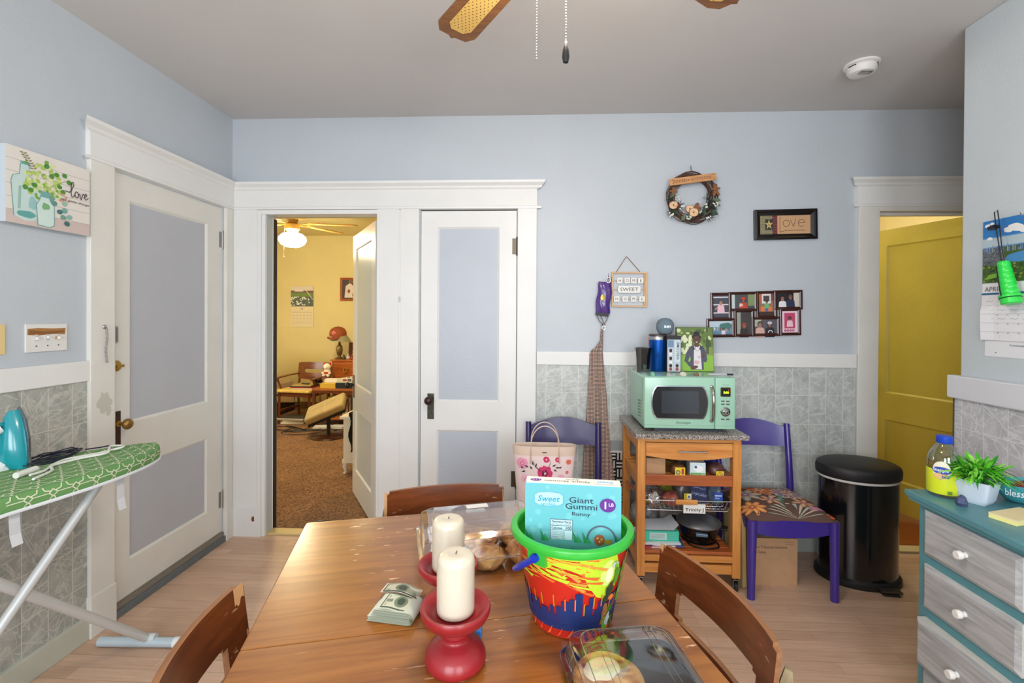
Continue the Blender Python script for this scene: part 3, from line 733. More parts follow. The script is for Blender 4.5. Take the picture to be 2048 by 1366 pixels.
rc_ = make_chair('dark wooden dining chair with slotted back at the right side of the table', (.222, 1.142, 0), TA+PI/2, group=CH, chips=((.975, .86, 1.0, 1.0, 0),))
rc_.scale = (1.04, 1, .97)
make_chair('dark wooden dining chair with chipped back corner at the left side of the table', (-.430, .948, 0), TA-PI/2, group=CH, chips=((.005, .80, .075, 1.0, 0), (.0, .40, .018, .5, 0)))
make_chair('dark wooden dining chair with glossy back tucked behind the far end of the table', (-.272, 1.535, 0), TA+PI, group=CH, chips=((.978, .45, 1, 1.0, 0), (.0, .2, .012, .95, 0)))

# ---- candles
red = P((150, 30, 36), .40, var=.12, vs=14, coat=.2, bump=.1, bs=30)
wax = P((214, 205, 184), .30, bump=.25, bs=70, coat=.25)
_b = nodes(wax)[1]; _b.inputs['Subsurface Weight'].default_value = .25; _b.inputs['Subsurface Radius'].default_value = (.02, .015, .01); _b.inputs['Subsurface Scale'].default_value = .4
holder_prof = [(.052, 0), (.058, .004), (.0605, .012), (.059, .022), (.052, .034), (.040, .043), (.030, .048), (.0265, .051), (.0265, .053), (.0295, .055), (.0295, .058), (.0265, .060), (.0265, .062), (.029, .064), (.029, .067), (.026, .069), (.026, .071), (.029, .073), (.034, .077), (.052, .083), (.063, .092), (.068, .102), (.069, .110), (.067, .114), (.062, .113), (.056, .109), (.049, .103), (.044, .100), (.001, .100)]
for i, (x, y, l1, l2) in enumerate(((-.152, .925, 'red turned wooden candle holder nearest the camera on the dining table', 'cream pillar candle on the red holder nearest the camera'),
                                    (-.196, 1.085, 'red turned wooden candle holder behind the nearer one, in front of the pastry tray', 'cream pillar candle standing further back, in front of the pastry tray'))):
    h = thing('candle_holder', l1, 'candle holder', (x, y, TZ), 0, 'red candle holders on the table')
    g = MB(); g.lathe(holder_prof, red, 48); g.build('body', h, smooth=50)
    c = thing('pillar_candle', l2, 'candle', (x, y, TZ+.1003), 0, 'cream pillar candles on the table')
    g = MB(); g.lathe([(.034, 0), (.0365, .003), (.037, .01), (.037, .100), (.0355, .109), (.031, .114), (.022, .1165), (.012, .116), (.001, .114)], wax, 40); g.build('wax', c, smooth=60)
    g = MB(); g.tube([(0, 0, .113), (.001, 0, .117), (.002, .001, .120)], [.0012, .0012, .0007], P((90, 70, 50), .8), 6); g.build('wick', c)
g = MB(); g.box(-.04, .04, -.012, .012, 0, .02, P((40, 120, 200), .35)); tag(g.build('blue_case', bevel=.003, loc=(-.148, 1.0, TZ), rot=(0, 0, .05)), 'small blue plastic case lying behind the nearest red candle holder', 'case')

# ---- banknotes
def cashmap(p0, ux, uy, z): return lambda u, v, h: (p0[0]+ux[0]*u+uy[0]*v, p0[1]+ux[1]*u+uy[1]*v, z+h)
t = thing('banknote_bundle', 'folded bundle of dollar bills lying left of the red candle holders', 'money', (-.310, 1.078, TZ), math.radians(-8))
t.scale = (1.1, 1.12, 1.1)
notem = P((222, 222, 200), .7); ink = (74, 92, 70); ink2 = (40, 60, 46); green = (60, 110, 80)
g = MB()   # folded stack: nested U folds with the fold to the right
for k in range(9):
    z0 = .0022*k; R = .015-.0012*k if k < 9 else .004
    zc = .0135; r = max(.0015, .0125-.0013*k); x1 = .040-r*.2
    j = (k % 3)*.0015
    pts = [(-.050+j*2, zc-r), (x1, zc-r)]+[(x1+r*math.sin(a)*1.0, zc-r*math.cos(a)) for a in [PI*q/6 for q in range(1, 6)]]+[(x1, zc+r), (-.035+j*3-k*.001, zc+r)]
    w = .030; yo = (k % 4)*.001
    vs = []; 
    for x, z in pts: vs += [(x, -w-.012+yo, z), (x, w-.014+yo, z)]
    g.add(vs, [(2*i, 2*i+2, 2*i+3, 2*i+1) for i in range(len(pts)-1)], notem if k % 2 else P((206, 214, 196), .7))
g.build('folded_notes', t, smooth=40, keep=True)
g = MB(); zt = .0268
vs = []; n = 8
for i in range(n+1):
    x = -.028+.072*i/n; z = zt+.002*math.sin(i*.8)+(0 if i < 6 else -(i-6)**2*.0016)
    vs += [(x, -.040, z), (x, .012, z+.0015)]
g.add(vs, [(2*i, 2*i+2, 2*i+3, 2*i+1) for i in range(n)], notem)
def onez(u): 
    i = (u+.028)/.072*8; return zt+.002*math.sin(i*.8)+(0 if i < 6 else -(i-6)**2*.0016)
d = Dec(g, lambda u, v, h: (u, v, onez(u)+h+.0008+.0015*(v+.04)/.052), du=.009)
d.rect(-.024, -.037, .040, .009, ink); d.up(); d.rect(-.021, -.034, .040, .006, (206, 210, 186)); d.up()
d.circ(.012, -.013, .014, (120, 136, 108), .017, 18); d.up(); d.circ(.012, -.012, .008, (64, 80, 62), .011, 12); d.du = None
d.text('1', -.016, -.003, .008, ink2, full=True); d.text('1', -.016, -.028, .007, ink2, full=True); d.text('THE UNITED STATES', .010, .003, .003, ink2)
d.rect(-.019, -.020, -.006, -.010, (150, 164, 140)); d.text('ONE', -.012, -.015, .005, ink2)
g.build('one_dollar_note', t, label='one dollar bill folded over the front of the bundle', keep=True)
g = MB(); vs = []
def tw_z(u, v): return .0275+.008*math.exp(-((u-.03)/.02)**2)+.010*(v-.01)/.05*(.6) 
def twm(u, v, h): return (-.030+u*math.cos(.12)-(v-.005)*.20, .012+v+u*math.sin(-.12), max(.004, .030-.26*v)+h+.004*math.sin(u*60))
n = 8
for i in range(n+1):
    u = -.02+.09*i/n; vs += [twm(u, 0, 0), twm(u, .060, 0)]
g.add(vs, [(2*i, 2*i+2, 2*i+3, 2*i+1) for i in range(n)], P((226, 224, 206), .7))
d = Dec(g, twm, du=.011, h0=.001)
d.rect(-.015, .004, .066, .056, ink2); d.up(); d.rect(-.012, .007, .066, .053, (212, 214, 192)); d.up()
d.circ(.028, .028, .017, (110, 126, 104), .020, 18); d.up(); d.circ(.028, .028, .010, (60, 74, 58), .014, 12); d.rect(.040, .012, .062, .034, (160, 172, 150)); d.du = None
d.up(); d.text('THE UNITED STATES OF AMERICA', .028, .0495, .0042, ink2, w=.062); d.text('20', -.006, .048, .007, ink2, full=True); d.text('20', -.004, .012, .009, ink2, full=True); d.text('20', .060, .012, .006, green)
g.build('twenty_dollar_note', t, label='twenty dollar bill fanned out at the back of the bundle', keep=True)

# ---- clear clamshells with pastries
clear = CLEAR((246, 246, 246), .06, .16); crease = CLEAR((236, 236, 234), .10, .35)
def crust(name, label, loc, r, seed, rz=0, hh=.6, cream_top=False, group=None, cat='pastry'):
    rd = random.Random(seed)
    m = bpy.data.materials.new('m_crust'); nt, b = nodes(m)
    tc = nt.nodes.new('ShaderNodeTexCoord'); n = nt.nodes.new('ShaderNodeTexNoise'); n.inputs['Scale'].default_value = 22; n.inputs['Detail'].default_value = 6; n.inputs['Distortion'].default_value = 1.4
    rp = nt.nodes.new('ShaderNodeValToRGB'); rp.color_ramp.elements[0].position = .33; rp.color_ramp.elements[1].position = .66
    rp.color_ramp.elements[0].color = (*lin((150, 78, 34)), 1); rp.color_ramp.elements[1].color = (*lin((236, 192, 122)), 1)
    nt.links.new(tc.outputs['Object'], n.inputs[0]); nt.links.new(n.outputs[0], rp.inputs[0]); nt.links.new(rp.outputs[0], b.inputs['Base Color']); b.inputs['Roughness'].default_value = .45
    bp = nt.nodes.new('ShaderNodeBump'); bp.inputs['Strength'].default_value = .6; bp.inputs['Distance'].default_value = .004; nt.links.new(n.outputs[0], bp.inputs['Height']); nt.links.new(bp.outputs[0], b.inputs['Normal'])
    g = MB(); vs = []; fs = []; seg = 40; rings = 16; ph = rd.random()*6
    for i in range(rings+1):
        t_ = PI*i/rings
        for k in range(seg):
            a = 2*PI*k/seg
            sw = 1+.05*math.sin(a*5+t_*3+ph)+.035*math.sin(a*9-t_*5)+.02*rd.random()
            if cream_top: sw = 1+.015*math.sin(a*3+ph)
            z = -math.cos(t_)*hh*r*(1+.06*math.sin(a*4+t_*6+ph)*(i > 4))
            if cream_top and t_ > 2.3: z -= .004
            q = max(math.sin(t_), .001)
            if t_ < .8: q = max(q, .72*min(1, t_/.15)); z = max(z, -.72*hh*r)
            vs.append((r*q*math.cos(a)*sw, r*q*math.sin(a)*sw, z+.72*hh*r))
    for i in range(rings):
        for k in range(seg): fs.append((i*seg+k, i*seg+(k+1) % seg, (i+1)*seg+(k+1) % seg, (i+1)*seg+k))
    fs.append(tuple(range(seg))[::-1]); fs.append(tuple(rings*seg+k for k in range(seg))); g.add(vs, fs, m)
    root = tag(g.build(name, smooth=60, loc=loc, rot=(0, 0, rz)), label, cat, group)
    if cream_top:
        g = MB(); ic = P((240, 226, 190), .4, bump=.2); zt = (1.72)*hh*r
        g.lathe([(.001, .0), (.024, -.001), (.032, -.0035), (.035, -.010), (.03, -.014)], ic, 24, c=(-.010, .004, zt-.0005), sy=.8, cap=False); g.build('icing', root, smooth=60)
    return root
def shell(f, cx, w, l, h, top, m, z0=0, rib=0, r=.03):
    """open tray or dome wall: superellipse rings from w,l at the bottom to top factor"""
    def ringp(a, b, z, rr):
        return [(x, y, z) for x, y in rrect(-a/2, a/2, -b/2, b/2, rr, 6)]
    return ringp
def loft(f, rings, m, cap0=True, cap1=True, T=None):
    n = len(rings[0]); vs = [p for r in rings for p in r]; fs = []
    for i in range(len(rings)-1):
        for k in range(n): fs.append((i*n+k, i*n+(k+1) % n, (i+1)*n+(k+1) % n, (i+1)*n+k))
    if cap0: fs.append(tuple(range(n))[::-1])
    if cap1: fs.append(tuple((len(rings)-1)*n+k for k in range(n)))
    f.add(vs, fs, m, T)
def rr3(a, b, z, r): return [(x, y, z) for x, y in rrect(-a/2, a/2, -b/2, b/2, r, 6)]
# back container with a handful of pull-apart rolls
ca = math.radians(17)
cpos = (-.150, 1.345)
t = thing('pastry_tray', 'large clear plastic clamshell of golden rolls at the far side of the table', 'food container', (cpos[0], cpos[1], TZ+.001), ca)
cw, cl, chh = .340, .235, .046
g = MB(); loft(g, [rr3(cw-.03, cl-.03, .0, .02), rr3(cw-.006, cl-.006, chh, .025), rr3(cw+.012, cl+.012, chh+.002, .03)], clear, cap1=False); g.build('base', t, smooth=30, keep=True)
lid = MB(); loft(lid, [rr3(cw+.012, cl+.012, chh+.004, .03), rr3(cw-.004, cl-.004, chh+.006, .025), rr3(cw-.016, cl-.016, chh+.053, .022), rr3(cw-.045, cl-.045, chh+.064, .02)], clear, cap0=False)
lp = lid.build('lid', t, smooth=30, keep=True)
g = MB()
for x in (-.152, -.12, -.05, .03, .10, .15):
    g.tube([(x, -cl/2+.003, chh+.008), (x*.97, -cl/2+.012, chh+.052)], [.0012, .0012], crease, 5)
for z, e in ((chh+.004, .012), (chh+.053, -.016), (chh+.064, -.045)):
    g.tube(rr3(cw+e, cl+e, z, .024), .0011, crease, 5, closed=True)
g.tube([(-.14, -.09, chh+.058), (-.135, .03, chh+.065), (-.125, .09, chh+.058)], .0012, crease, 5)
g.build('ridge', lp, smooth=60, keep=True, label='embossed ribs of the clear lid')
g = MB(); g.box(-.03, .035, cl/2-.055, cl/2-.028, chh+.0645, chh+.065, P((232, 230, 226), .5)); g.box(-.026, .032, cl/2-.028, cl/2-.002, chh+.040, chh+.0405, P((225, 225, 225), .5)); g.build('sticker', lp, keep=True, label='white paper sticker')
RL = 'golden rolls in the clear clamshell'
for k, (dx, dy, r, lb) in enumerate(((.118, -.052, .055, 'browned round roll at the near right of the clear clamshell'), (.115, .055, .050, 'golden round roll at the far right of the clear clamshell'), (.01, .05, .048, 'golden roll in the middle back of the clear clamshell, behind the candle'), (.008, -.055, .050, 'golden roll in the clear clamshell behind the two candles'))):
    x = cpos[0]+dx*math.cos(ca)-dy*math.sin(ca); y = cpos[1]+dx*math.sin(ca)+dy*math.cos(ca)
    crust('bread_roll', lb, (x, y, TZ+.003), r, k+3, k*1.3, .56, group=RL, cat='roll')
# front container: black base, clear dome, one round pastry
ca = math.radians(9)
t = thing('pastry_clamshell', 'black based clear domed clamshell with one round pastry at the front table edge', 'food container', (.183, .852, TZ+.001), ca)
blk = P((26, 27, 30), .25)
g = MB(); loft(g, [rr3(.185, .19, 0, .02), rr3(.215, .22, .018, .03), rr3(.232, .236, .020, .034), rr3(.232, .236, .022, .034), rr3(.21, .215, .020, .03), rr3(.175, .18, .004, .02)], blk, cap0=True, cap1=True); g.build('base', t, smooth=35, keep=True)
lid = MB(); loft(lid, [rr3(.234, .238, .024, .034), rr3(.218, .222, .027, .032), rr3(.205, .209, .058, .03), rr3(.17, .174, .071, .035), rr3(.15, .10, .074, .03)], clear, cap0=False); lp = lid.build('lid', t, smooth=40, keep=True)
g = MB()
for e, z, q in ((.234, .024, .004), (.218, .028, .004), (.205, .058, .004), (.17, .071, .004)): g.tube(rr3(e, e+q, z, .033), .0009, crease, 5, closed=True)
for s in (-1, 1):
    for q in (0, .012): g.tube([(s*(.045+q)*1.2, -.11, .04), (s*(.045+q), -.08, .074), (s*(.045+q), .08, .074), (s*(.045+q)*1.2, .108, .045)], .0007, crease, 4)
for y in (-.07, -.04, -.01, .02, .05): g.tube([(-.1085, y, .03), (-.100, y, .058)], .0012, crease, 4)
g.build('ridge', lp, smooth=60, keep=True, label='embossed ribs of the clear dome')
crust('round_pastry', 'round glazed pastry with white icing under the clear dome on black base', (.136, .856, TZ+.006), .064, 11, .4, .46, cream_top=True)

# ---- toy bucket with candy box
BP = Vector((.087, 1.088, TZ))
bk = thing('plastic_bucket', 'green rimmed plastic bucket printed with red and yellow flames over a dark city skyline', 'bucket', BP, 0)
Hb, rb, rt_ = .212, .088, .127
grn = P((50, 178, 56), .3, coat=.3)
g = MB(); prof = [(rb-.004, 0), (rb, .003)]+[(rb+(rt_-rb)*k/12, .003+(Hb-.02)*k/12) for k in range(1, 13)]
prof_in = [(r-.003, z) for r, z in prof[::-1] if z > .005]+[(rb-.006, .006), (.001, .006)]
g.lathe([(.001, 0)]+prof, P((196, 40, 26), .35, coat=.3), 72, cap=False)
d_in = MB(); 
def bm_(u, v, h):    # u = arc angle in radians measured from the camera side, v = height
    r = rb+(rt_-rb)*(v-.003)/(Hb-.02)+h; a = -PI/2+u
    return (r*math.cos(a), r*math.sin(a), v)
d = Dec(g, bm_, du=.10, h0=.0005, step=.0004)
rd = random.Random(5)
OR = (236, 106, 44); YG = (190, 222, 48); LG = (214, 236, 120); NV = (28, 48, 104); DR = (206, 52, 30)
# glow on the right and streaks radiating from it
d.poly([(.05, .192), (.75, .192), (.95, .15), (.90, .11), (.62, .09), (.42, .10), (.22, .13), (.10, .165)], YG); d.up()
d.circ(.62, .150, .17, LG, .030, 16); d.up(); d.circ(.66, .145, .09, (236, 246, 190), .018, 14)
for k in range(46):
    a0 = PI*(.52+.50*rd.random()) if k % 3 else PI*(.45+.2*rd.random())
    L = .5+rd.random()*1.0; cx, cy = .62, .15
    s0 = .30+rd.random()*.35; w = .0022+rd.random()*.003
    x0, y0 = cx+s0*math.cos(a0), cy+s0*math.sin(a0)*.17; x1, y1 = cx+(s0+L)*math.cos(a0-.12), cy+(s0+L)*math.sin(a0-.12)*.13+.02*rd.random()
    y0 = min(.19, max(.108, y0)); y1 = min(.19, max(.104, y1))
    d.poly([(x0, y0-w), (x1, y1), (x0, y0+w)], [YG, OR, (240, 150, 50), YG, (250, 196, 60)][k % 5])
for k in range(26):
    x0_ = -1.5+rd.random()*1.5; y0_ = .135+rd.random()*.055; L_2 = .35+rd.random()*.45; w_ = .0016+rd.random()*.0022; y1_ = y0_-.010-rd.random()*.022
    d.poly([(x0_, y0_), (x0_+L_2, y1_-w_), (x0_+L_2+.05, y1_+w_)], [YG, OR, (236, 150, 60), YG][k % 4])
for k in range(24):
    x = -3.1+k*.10+rd.random()*.05; y = .112+rd.random()*.07
    d.poly([(x, y), (x+.5+rd.random()*.4, y+.012), (x+.2, y+.006)], [OR, YG, (240, 150, 50)][k % 3])
for k in range(22):
    x = 1.1+k*.10; y = .125+rd.random()*.06
    d.poly([(x, y), (x+.5+rd.random()*.4, y-.012), (x+.2, y-.006)], [OR, YG, (250, 196, 60)][k % 3])
d.up()
# dark skyline band
x = -3.14
sk = [(-3.14, .030)]
while x < 3.1:
    w = .07+rd.random()*.10; h = .066+rd.random()*.040
    if -.05 < x < .35: h += .03*rd.random()+.01
    sk += [(x, h), (x+w*.45, h), (x+w*.5, h+.012*(rd.random() > .5)), (x+w*.55, h), (x+w, h)]; x += w
    if rd.random() < .4: sk += [(x, .058), (x+.04, .058)]; x += .04
for i in range(1, len(sk)-1):
    (xa, ya), (xb, yb) = sk[i], sk[i+1]
    if xb > xa+1e-6: d.poly([(xa, .034), (xb, .034), (xb, yb), (xa, ya)], NV if i % 7 else (46, 40, 96))
d.rect(-3.14, .024, 3.14, .036, NV); d.up()
for k in range(30):
    x = -2.9+k*.2+rd.random()*.1; z = .07+rd.random()*.02
    d.rect(x, z-.012, x+.02, z+.014, (226, 90, 40)); d.rect(x+.022, z-.012, x+.027, z+.016, YG)
for k in range(26):
    x = -3+k*.235; d.poly([(x, .006), (x+.16, .030), (x+.10, .012)], [OR, (236, 70, 40)][k % 2])
# abstract green and brown shapes at the right stand for the printed figures that are left out
for k in range(26):
    x = .62+rd.random()*.62; z = .02+rd.random()*.15
    a = rd.random()*PI; c = [(110, 180, 44), (84, 150, 40), (60, 110, 36), (150, 100, 50), (90, 60, 40), (40, 60, 40), (230, 120, 50), (200, 214, 220)][k % 8]
    d.circ(x, z, .05+.06*rd.random(), c, .006+.012*rd.random(), 10, rot=0, wob=.3, seed=k)
g.build('pail_body', bk, smooth=35, keep=True)
g = MB(); g.lathe(prof_in[:-2]+[(rb-.006, .006), (.001, .006)], grn, 64, cap=False)
# rolled rim
rp = [(rt_-.004, Hb-.020), (rt_+.001, Hb-.020), (rt_+.010, Hb-.018), (rt_+.013, Hb-.011), (rt_+.011, Hb-.003), (rt_+.004, Hb), (rt_-.003, Hb-.002), (rt_-.006, Hb-.008), (rt_-.0045, Hb-.02)]
g.lathe(rp, grn, 72, cap=False)
a = math.radians(225)
g.box(-.022, .022, -.012, .002, Hb-.045, Hb-.016, grn, T=Matrix.Rotation(math.radians(-38), 4, 'Z') @ Matrix.Translation((0, -rt_+.006, 0)))
g.box(-.022, .022, -.012, .002, Hb-.045, Hb-.016, grn, T=Matrix.Rotation(math.radians(142), 4, 'Z') @ Matrix.Translation((0, -rt_+.006, 0)))
g.build('rim', bk, smooth=40, keep=True, label='bright green rolled rim and inside')
g = MB(); hb = P((26, 52, 176), .3)
R = .145; ax = math.radians(-62)
pts = []
for k in range(25):
    q = PI*k/24; lx = math.sin(ax)*math.cos(q)*R; ly = -math.cos(ax)*math.cos(q)*R   # swing bail resting down behind the rim
    out = math.sin(q); pts.append((lx-.0*out, ly, Hb-.030-.012*out))
# the handle hangs towards the left: short visible stub then round the back
T = Matrix.Rotation(ax, 4, 'Z')
hp = []
ax = math.radians(-38); e1 = Vector((math.sin(ax), -math.cos(ax), 0)); e2 = Vector((-math.cos(ax), -math.sin(ax), 0)); dn = math.radians(38)
for k in range(25):
    q = PI*k/24; hp.append(e1*(math.cos(q)*.139)+(e2*math.cos(dn)-Vector((0, 0, 1))*math.sin(dn))*(math.sin(q)*.150)+Vector((0, 0, Hb-.030)))
T = Matrix.Rotation(ax, 4, 'Z')
g.tube(hp, .0085, hb, 8, flat=.8); g.tube([T @ Vector((0, -rt_+.002, Hb-.030)), T @ Vector((0, -rt_-.014, Hb-.030))], .009, hb, 12); g.build('handle', bk, smooth=50, label='blue plastic bail handle')

cb = thing('candy_box', 'turquoise cardboard candy box standing upright inside the green rimmed bucket', 'box', (BP.x+.002, BP.y-.002, TZ+.138), math.radians(-5), rot=(0, 0, math.radians(-5)))
w, hh, dd = .213, .168, .042; y0 = -dd/2
tq = (104, 186, 194)
g = MB(); g.box(-w/2, w/2, y0, y0+dd, 0, hh, P(tq, .45)); g.box(-w/2+.0004, w/2-.0004, y0+.0004, y0+dd-.0004, hh, hh+.0006, P((236, 232, 222), .5))
s = w
def F(u, v, h): return (-w/2+u*s, y0-h, hh-v*s)
d = Dec(g, F); rd = random.Random(2)
for k in range(34):
    u, v = rd.random(), rd.random()*.6; 
    if .04 < u < .96: d.circ(u, min(.58, max(.04, v)), .018+.014*rd.random(), (118, 196, 202), n=14)
d.up(); bd = [(.10, .12), (.14, .095), (.25, .085), (.36, .095), (.40, .12), (.40, .20), (.36, .225), (.25, .238), (.14, .225), (.10, .20)]
d.poly(bd[::-1], (150, 222, 238)); d.up(); d.stroke(bd+[bd[0]], .004, (96, 176, 208)); d.poly([(.25+(x-.25)*.97, .162+(y-.162)*.97) for x, y in bd[::-1]], (176, 226, 240)); d.up()
Fi = lambda u, v, h: F(u, -v, h)
e = Dec(g, Fi, h0=d.h+.0003)
e.text('Sweet', .25, -.155, .062, (36, 150, 200), w=.235, shear=.25, bold=.012); e.text('smiles', .245, -.212, .036, (60, 160, 206), w=.15)
nv = (40, 44, 74)
e.text('Giant', .59, -.155, .062, nv, w=.25); e.text('Gummi', .59, -.222, .062, nv, w=.33); e.text('Bunny', .59, -.30, .038, nv, w=.19)
e.circ(.862, -.195, .082, (98, 42, 142), .072, 24); e.up(); e.text('1', .838, -.195, .075, (240, 240, 246), bold=.03, full=True); e.text('LB', .898, -.185, .034, (240, 240, 246), w=.05, bold=.01)
e.h -= .0003
e.rect(.27, -.58, .50, -.37, (196, 228, 236)); e.up(); e.stroke([(.27, -.58), (.27, -.37), (.50, -.37), (.50, -.58)], .004, nv)
e.text('Nutrition Facts', .385, -.392, .024, nv, w=.20, bold=.02); e.rect(.275, -.436, .495, -.430, nv); e.text('Serving size 1/10 piece', .385, -.418, .012, nv, w=.20)
e.text('Calories', .335, -.458, .024, nv, w=.11, bold=.02); e.text('100', .462, -.456, .030, nv, w=.062, bold=.02); e.rect(.275, -.480, .495, -.476, nv)
for k, tx in enumerate(('Total Fat 0g', 'Sodium 15mg', 'Total Carb 24g', 'Sugars 17g', 'Protein 2g')): e.text(tx, .28, -.495-k*.018, .011, nv, w=.14, align='l')
for gx in (.18, .52, .62, .02, .95):
    e.poly([(gx, -.60), (gx+.05, -.60), (gx-.02, -.48)], (36, 150, 90)); e.poly([(gx+.03, -.60), (gx+.08, -.60), (gx+.03, -.52)], (50, 170, 96))
e.ring(.80, -.56, .145, .016, (86, 96, 112), 24, a0=0, a1=PI); e.up(); e.circ(.78, -.56, .055, (170, 90, 60), .058, 16); e.up(); e.circ(.76, -.54, .010, (240, 200, 80)); e.circ(.80, -.55, .010, (160, 210, 80)); e.circ(.78, -.575, .010, (240, 200, 80)); e.circ(.87, -.575, .04, (170, 150, 50), .028)
# top flap print, upside down for the viewer
tp = Dec(g, lambda u, v, h: (-w/2+u*s, y0+v*s, hh+.0006+h))
tp.circ(.105, .095, .060, (120, 40, 150), .040, 20); tp.up(); tp.text('1 LB', .105, .095, .035, (240, 240, 246), w=.08, rot=PI)
tp.text('Giant Gummi', .44, .075, .045, (60, 56, 70), w=.48, rot=PI); tp.text('Bunny', .49, .135, .030, (60, 56, 70), w=.14, rot=PI); tp.rect(.73, .045, .95, .15, (222, 232, 238)); tp.up(); tp.text('Sweet', .84, .095, .05, (36, 150, 200), w=.17, rot=PI, shear=.2)
for q in (0, 1): tp.rect(.0+q*.985, .0, .015+q*.985, .03, (150, 190, 196))
g.build('carton', cb, keep=True)
# ================================================================== CART, MICROWAVE AND THINGS ALONG THE BACK WALL
pine = WOOD((196, 120, 48), (226, 160, 84), .4, 'x', 1.0, coat=.2, key2=11)
pinez = WOOD((196, 120, 48), (226, 160, 84), .4, 'z', 1.0, coat=.2, key2=12)
ped = WOOD((150, 72, 30), (190, 104, 48), .4, 'x', 1.0, coat=.2, key2=13)
X0, X1, Y0, Y1 = .548, 1.085, 2.535, 2.975
cart = thing('kitchen_cart', 'wooden kitchen cart on casters with granite top under the green microwave', 'cart', (0, 0, 0))
g = MB(); g.prism([(X0-.016, Y0-.03), (X1+.03, Y0-.03), (X1+.03, Y1+.02), (X0-.016, Y1+.02)], .808, .832, granite()); g.build('granite_top', cart, bevel=.004)
lw = .042
for x in (X0, X1-lw):
    for y in (Y0, Y1-lw):
        g = MB(); g.box(x, x+lw, y, y+lw, .075, .808, pinez); g.build('leg', cart, bevel=.002)
for x in (X0+.02, X1-.02):
    for y in (Y0+.02, Y1-.02):
        c = MB(); c.tube([(x-.008, y, .026), (x+.008, y, .026)], .026, P((20, 20, 22), .5), 18); c.tube([(x-.011, y, .026), (x+.011, y, .026)], .012, nickel, 10)
        c.box(x-.014, x-.011, y-.012, y+.014, .022, .062, nickel); c.box(x+.011, x+.014, y-.012, y+.014, .022, .062, nickel); c.box(x-.014, x+.014, y-.014, y+.014, .060, .066, nickel); c.cyl((x, y, .062), (x, y, .076), .007, nickel)
        c.build('caster', cart, smooth=40)
xa, xb = X0+lw, X1-lw
g = MB()
for x in (X0+.008, X1-.03):   # side rails
    for z in (.765, .57, .13): g = MB(); g.box(x, x+.02, Y0+lw, Y1-lw, z-.03, z+.02, pine); g.build('side_rail', cart, bevel=.002)
for (ya_, yb_, z0_, z1_) in ((Y0+.004, Y0+.022, .785, .808), (Y1-.03, Y1-.01, .72, .80), (Y0+.006, Y0+.026, .092, .140), (Y1-.03, Y1-.01, .10, .15)):
    g = MB(); g.box(xa, xb, ya_, yb_, z0_, z1_, pine); g.build('cross_rail', cart, bevel=.002)
# diagonal brace seen on the left side

g = MB(); g.tube([(X0+.02, Y0+.05, .56), (X0+.02, Y0+.20, .46), (X0+.02, Y0+.38, .44)], .012, ped, 4); g.build('side_brace', cart)
# drawer with bowed lower edge
g = MB(); pts = [(xa+.002, .782)]+[(xa+.002, .712)]+[(xa+(xb-xa)*k/10, .712-.022*math.sin(PI*k/10)) for k in range(1, 10)]+[(xb-.002, .712), (xb-.002, .782)]
g.prism(pts, Y0+.002, Y0+.02, pine, axis='y'); dr = g.build('drawer', cart, bevel=.0015)
g = MB(); g.tube([(.755, Y0-.022, .742), (.905, Y0-.022, .742)], .0045, steel, 10)
for x in (.775, .885): g.tube([(x, Y0+.003, .742), (x, Y0-.022, .742)], .004, steel, 8)
g.build('handle', dr, smooth=40)
for sx, y, z in ((xa+.03, Y0+.003, .80), (X1-.025, Y0+.004, .118)):
    g = MB(); g.tube([(sx, y+.004, z), (sx, y-.002, z)], .006, steel, 12); g.build('bolt_cap', cart)
g = MB(); g.box(xa, xb, Y0+.004, Y0+.020, .555, .612, ped); g.build('shelf_rail', cart, bevel=.003)
g = MB()
for k in range(6): y = Y0+.03+k*.068; g.box(xa-.03, xb+.03, y, y+.06, .585, .597, pine)
g.build('shelf', cart, bevel=.002)
g = MB()
for k in range(8): y = Y0+.002+k*.054; g.box(xa-.005, xb+.005, y, y+.036, .196, .212, ped if k < 3 else pine)
g.box(xa-.005, xb+.005, Y0+.0, Y0+.02, .155, .190, pine); g.build('slatted_shelf', cart, bevel=.002)
# wire basket
def wires(g, x0, x1, y0, y1, z0, z1, m, nx, ny, r=.0017, tap=.02):
    g.tube([(x0, y0, z1), (x1, y0, z1), (x1, y1, z1), (x0, y1, z1)], r*1.5, m, 6, closed=True)
    g.tube([(x0+tap, y0+tap, z0), (x1-tap, y0+tap, z0), (x1-tap, y1-tap, z0), (x0+tap, y1-tap, z0)], r*1.5, m, 6, closed=True)
    for k in range(nx+1):
        t_ = k/nx; xt = x0+(x1-x0)*t_; xb_ = x0+tap+(x1-x0-2*tap)*t_
        g.tube([(xt, y0, z1), (xb_, y0+tap, z0), (xb_, y1-tap, z0), (xt, y1, z1)], r, m, 5)
    for k in range(ny+1):
        t_ = k/ny; yt = y0+(y1-y0)*t_; yb = y0+tap+(y1-y0-2*tap)*t_
        g.tube([(x0, yt, z1), (x0+tap, yb, z0), (x1-tap, yb, z0), (x1, yt, z1)], r, m, 5)
g = MB(); wires(g, xa-.004, xb+.004, Y0+.01, Y1-.05, .415, .474, steel, 18, 10); bsk = g.build('wire_basket', cart, smooth=60)
g = MB(); g.box(.748, .862, Y0-.004, Y0+.008, .458, .484, pine); g.build('basket_handle', bsk, bevel=.004)
tagc = thing('name_card', 'white card with black handwriting hanging on the front of the wire basket', 'card', (0, 0, 0))
g = MB(); yy = Y0+.0; g.box(.788, .902, yy, yy+.001, .413, .462, P((236, 236, 232), .6)); d = Dec(g, lambda u, v, h: (u, yy-h, v)); d.text('Trinity J', .845, .430, .022, (20, 20, 24), w=.095, bold=.01, full=True); d.rect(.83, .452, .80, .462, (220, 222, 224))
g.build('card', tagc, keep=True)

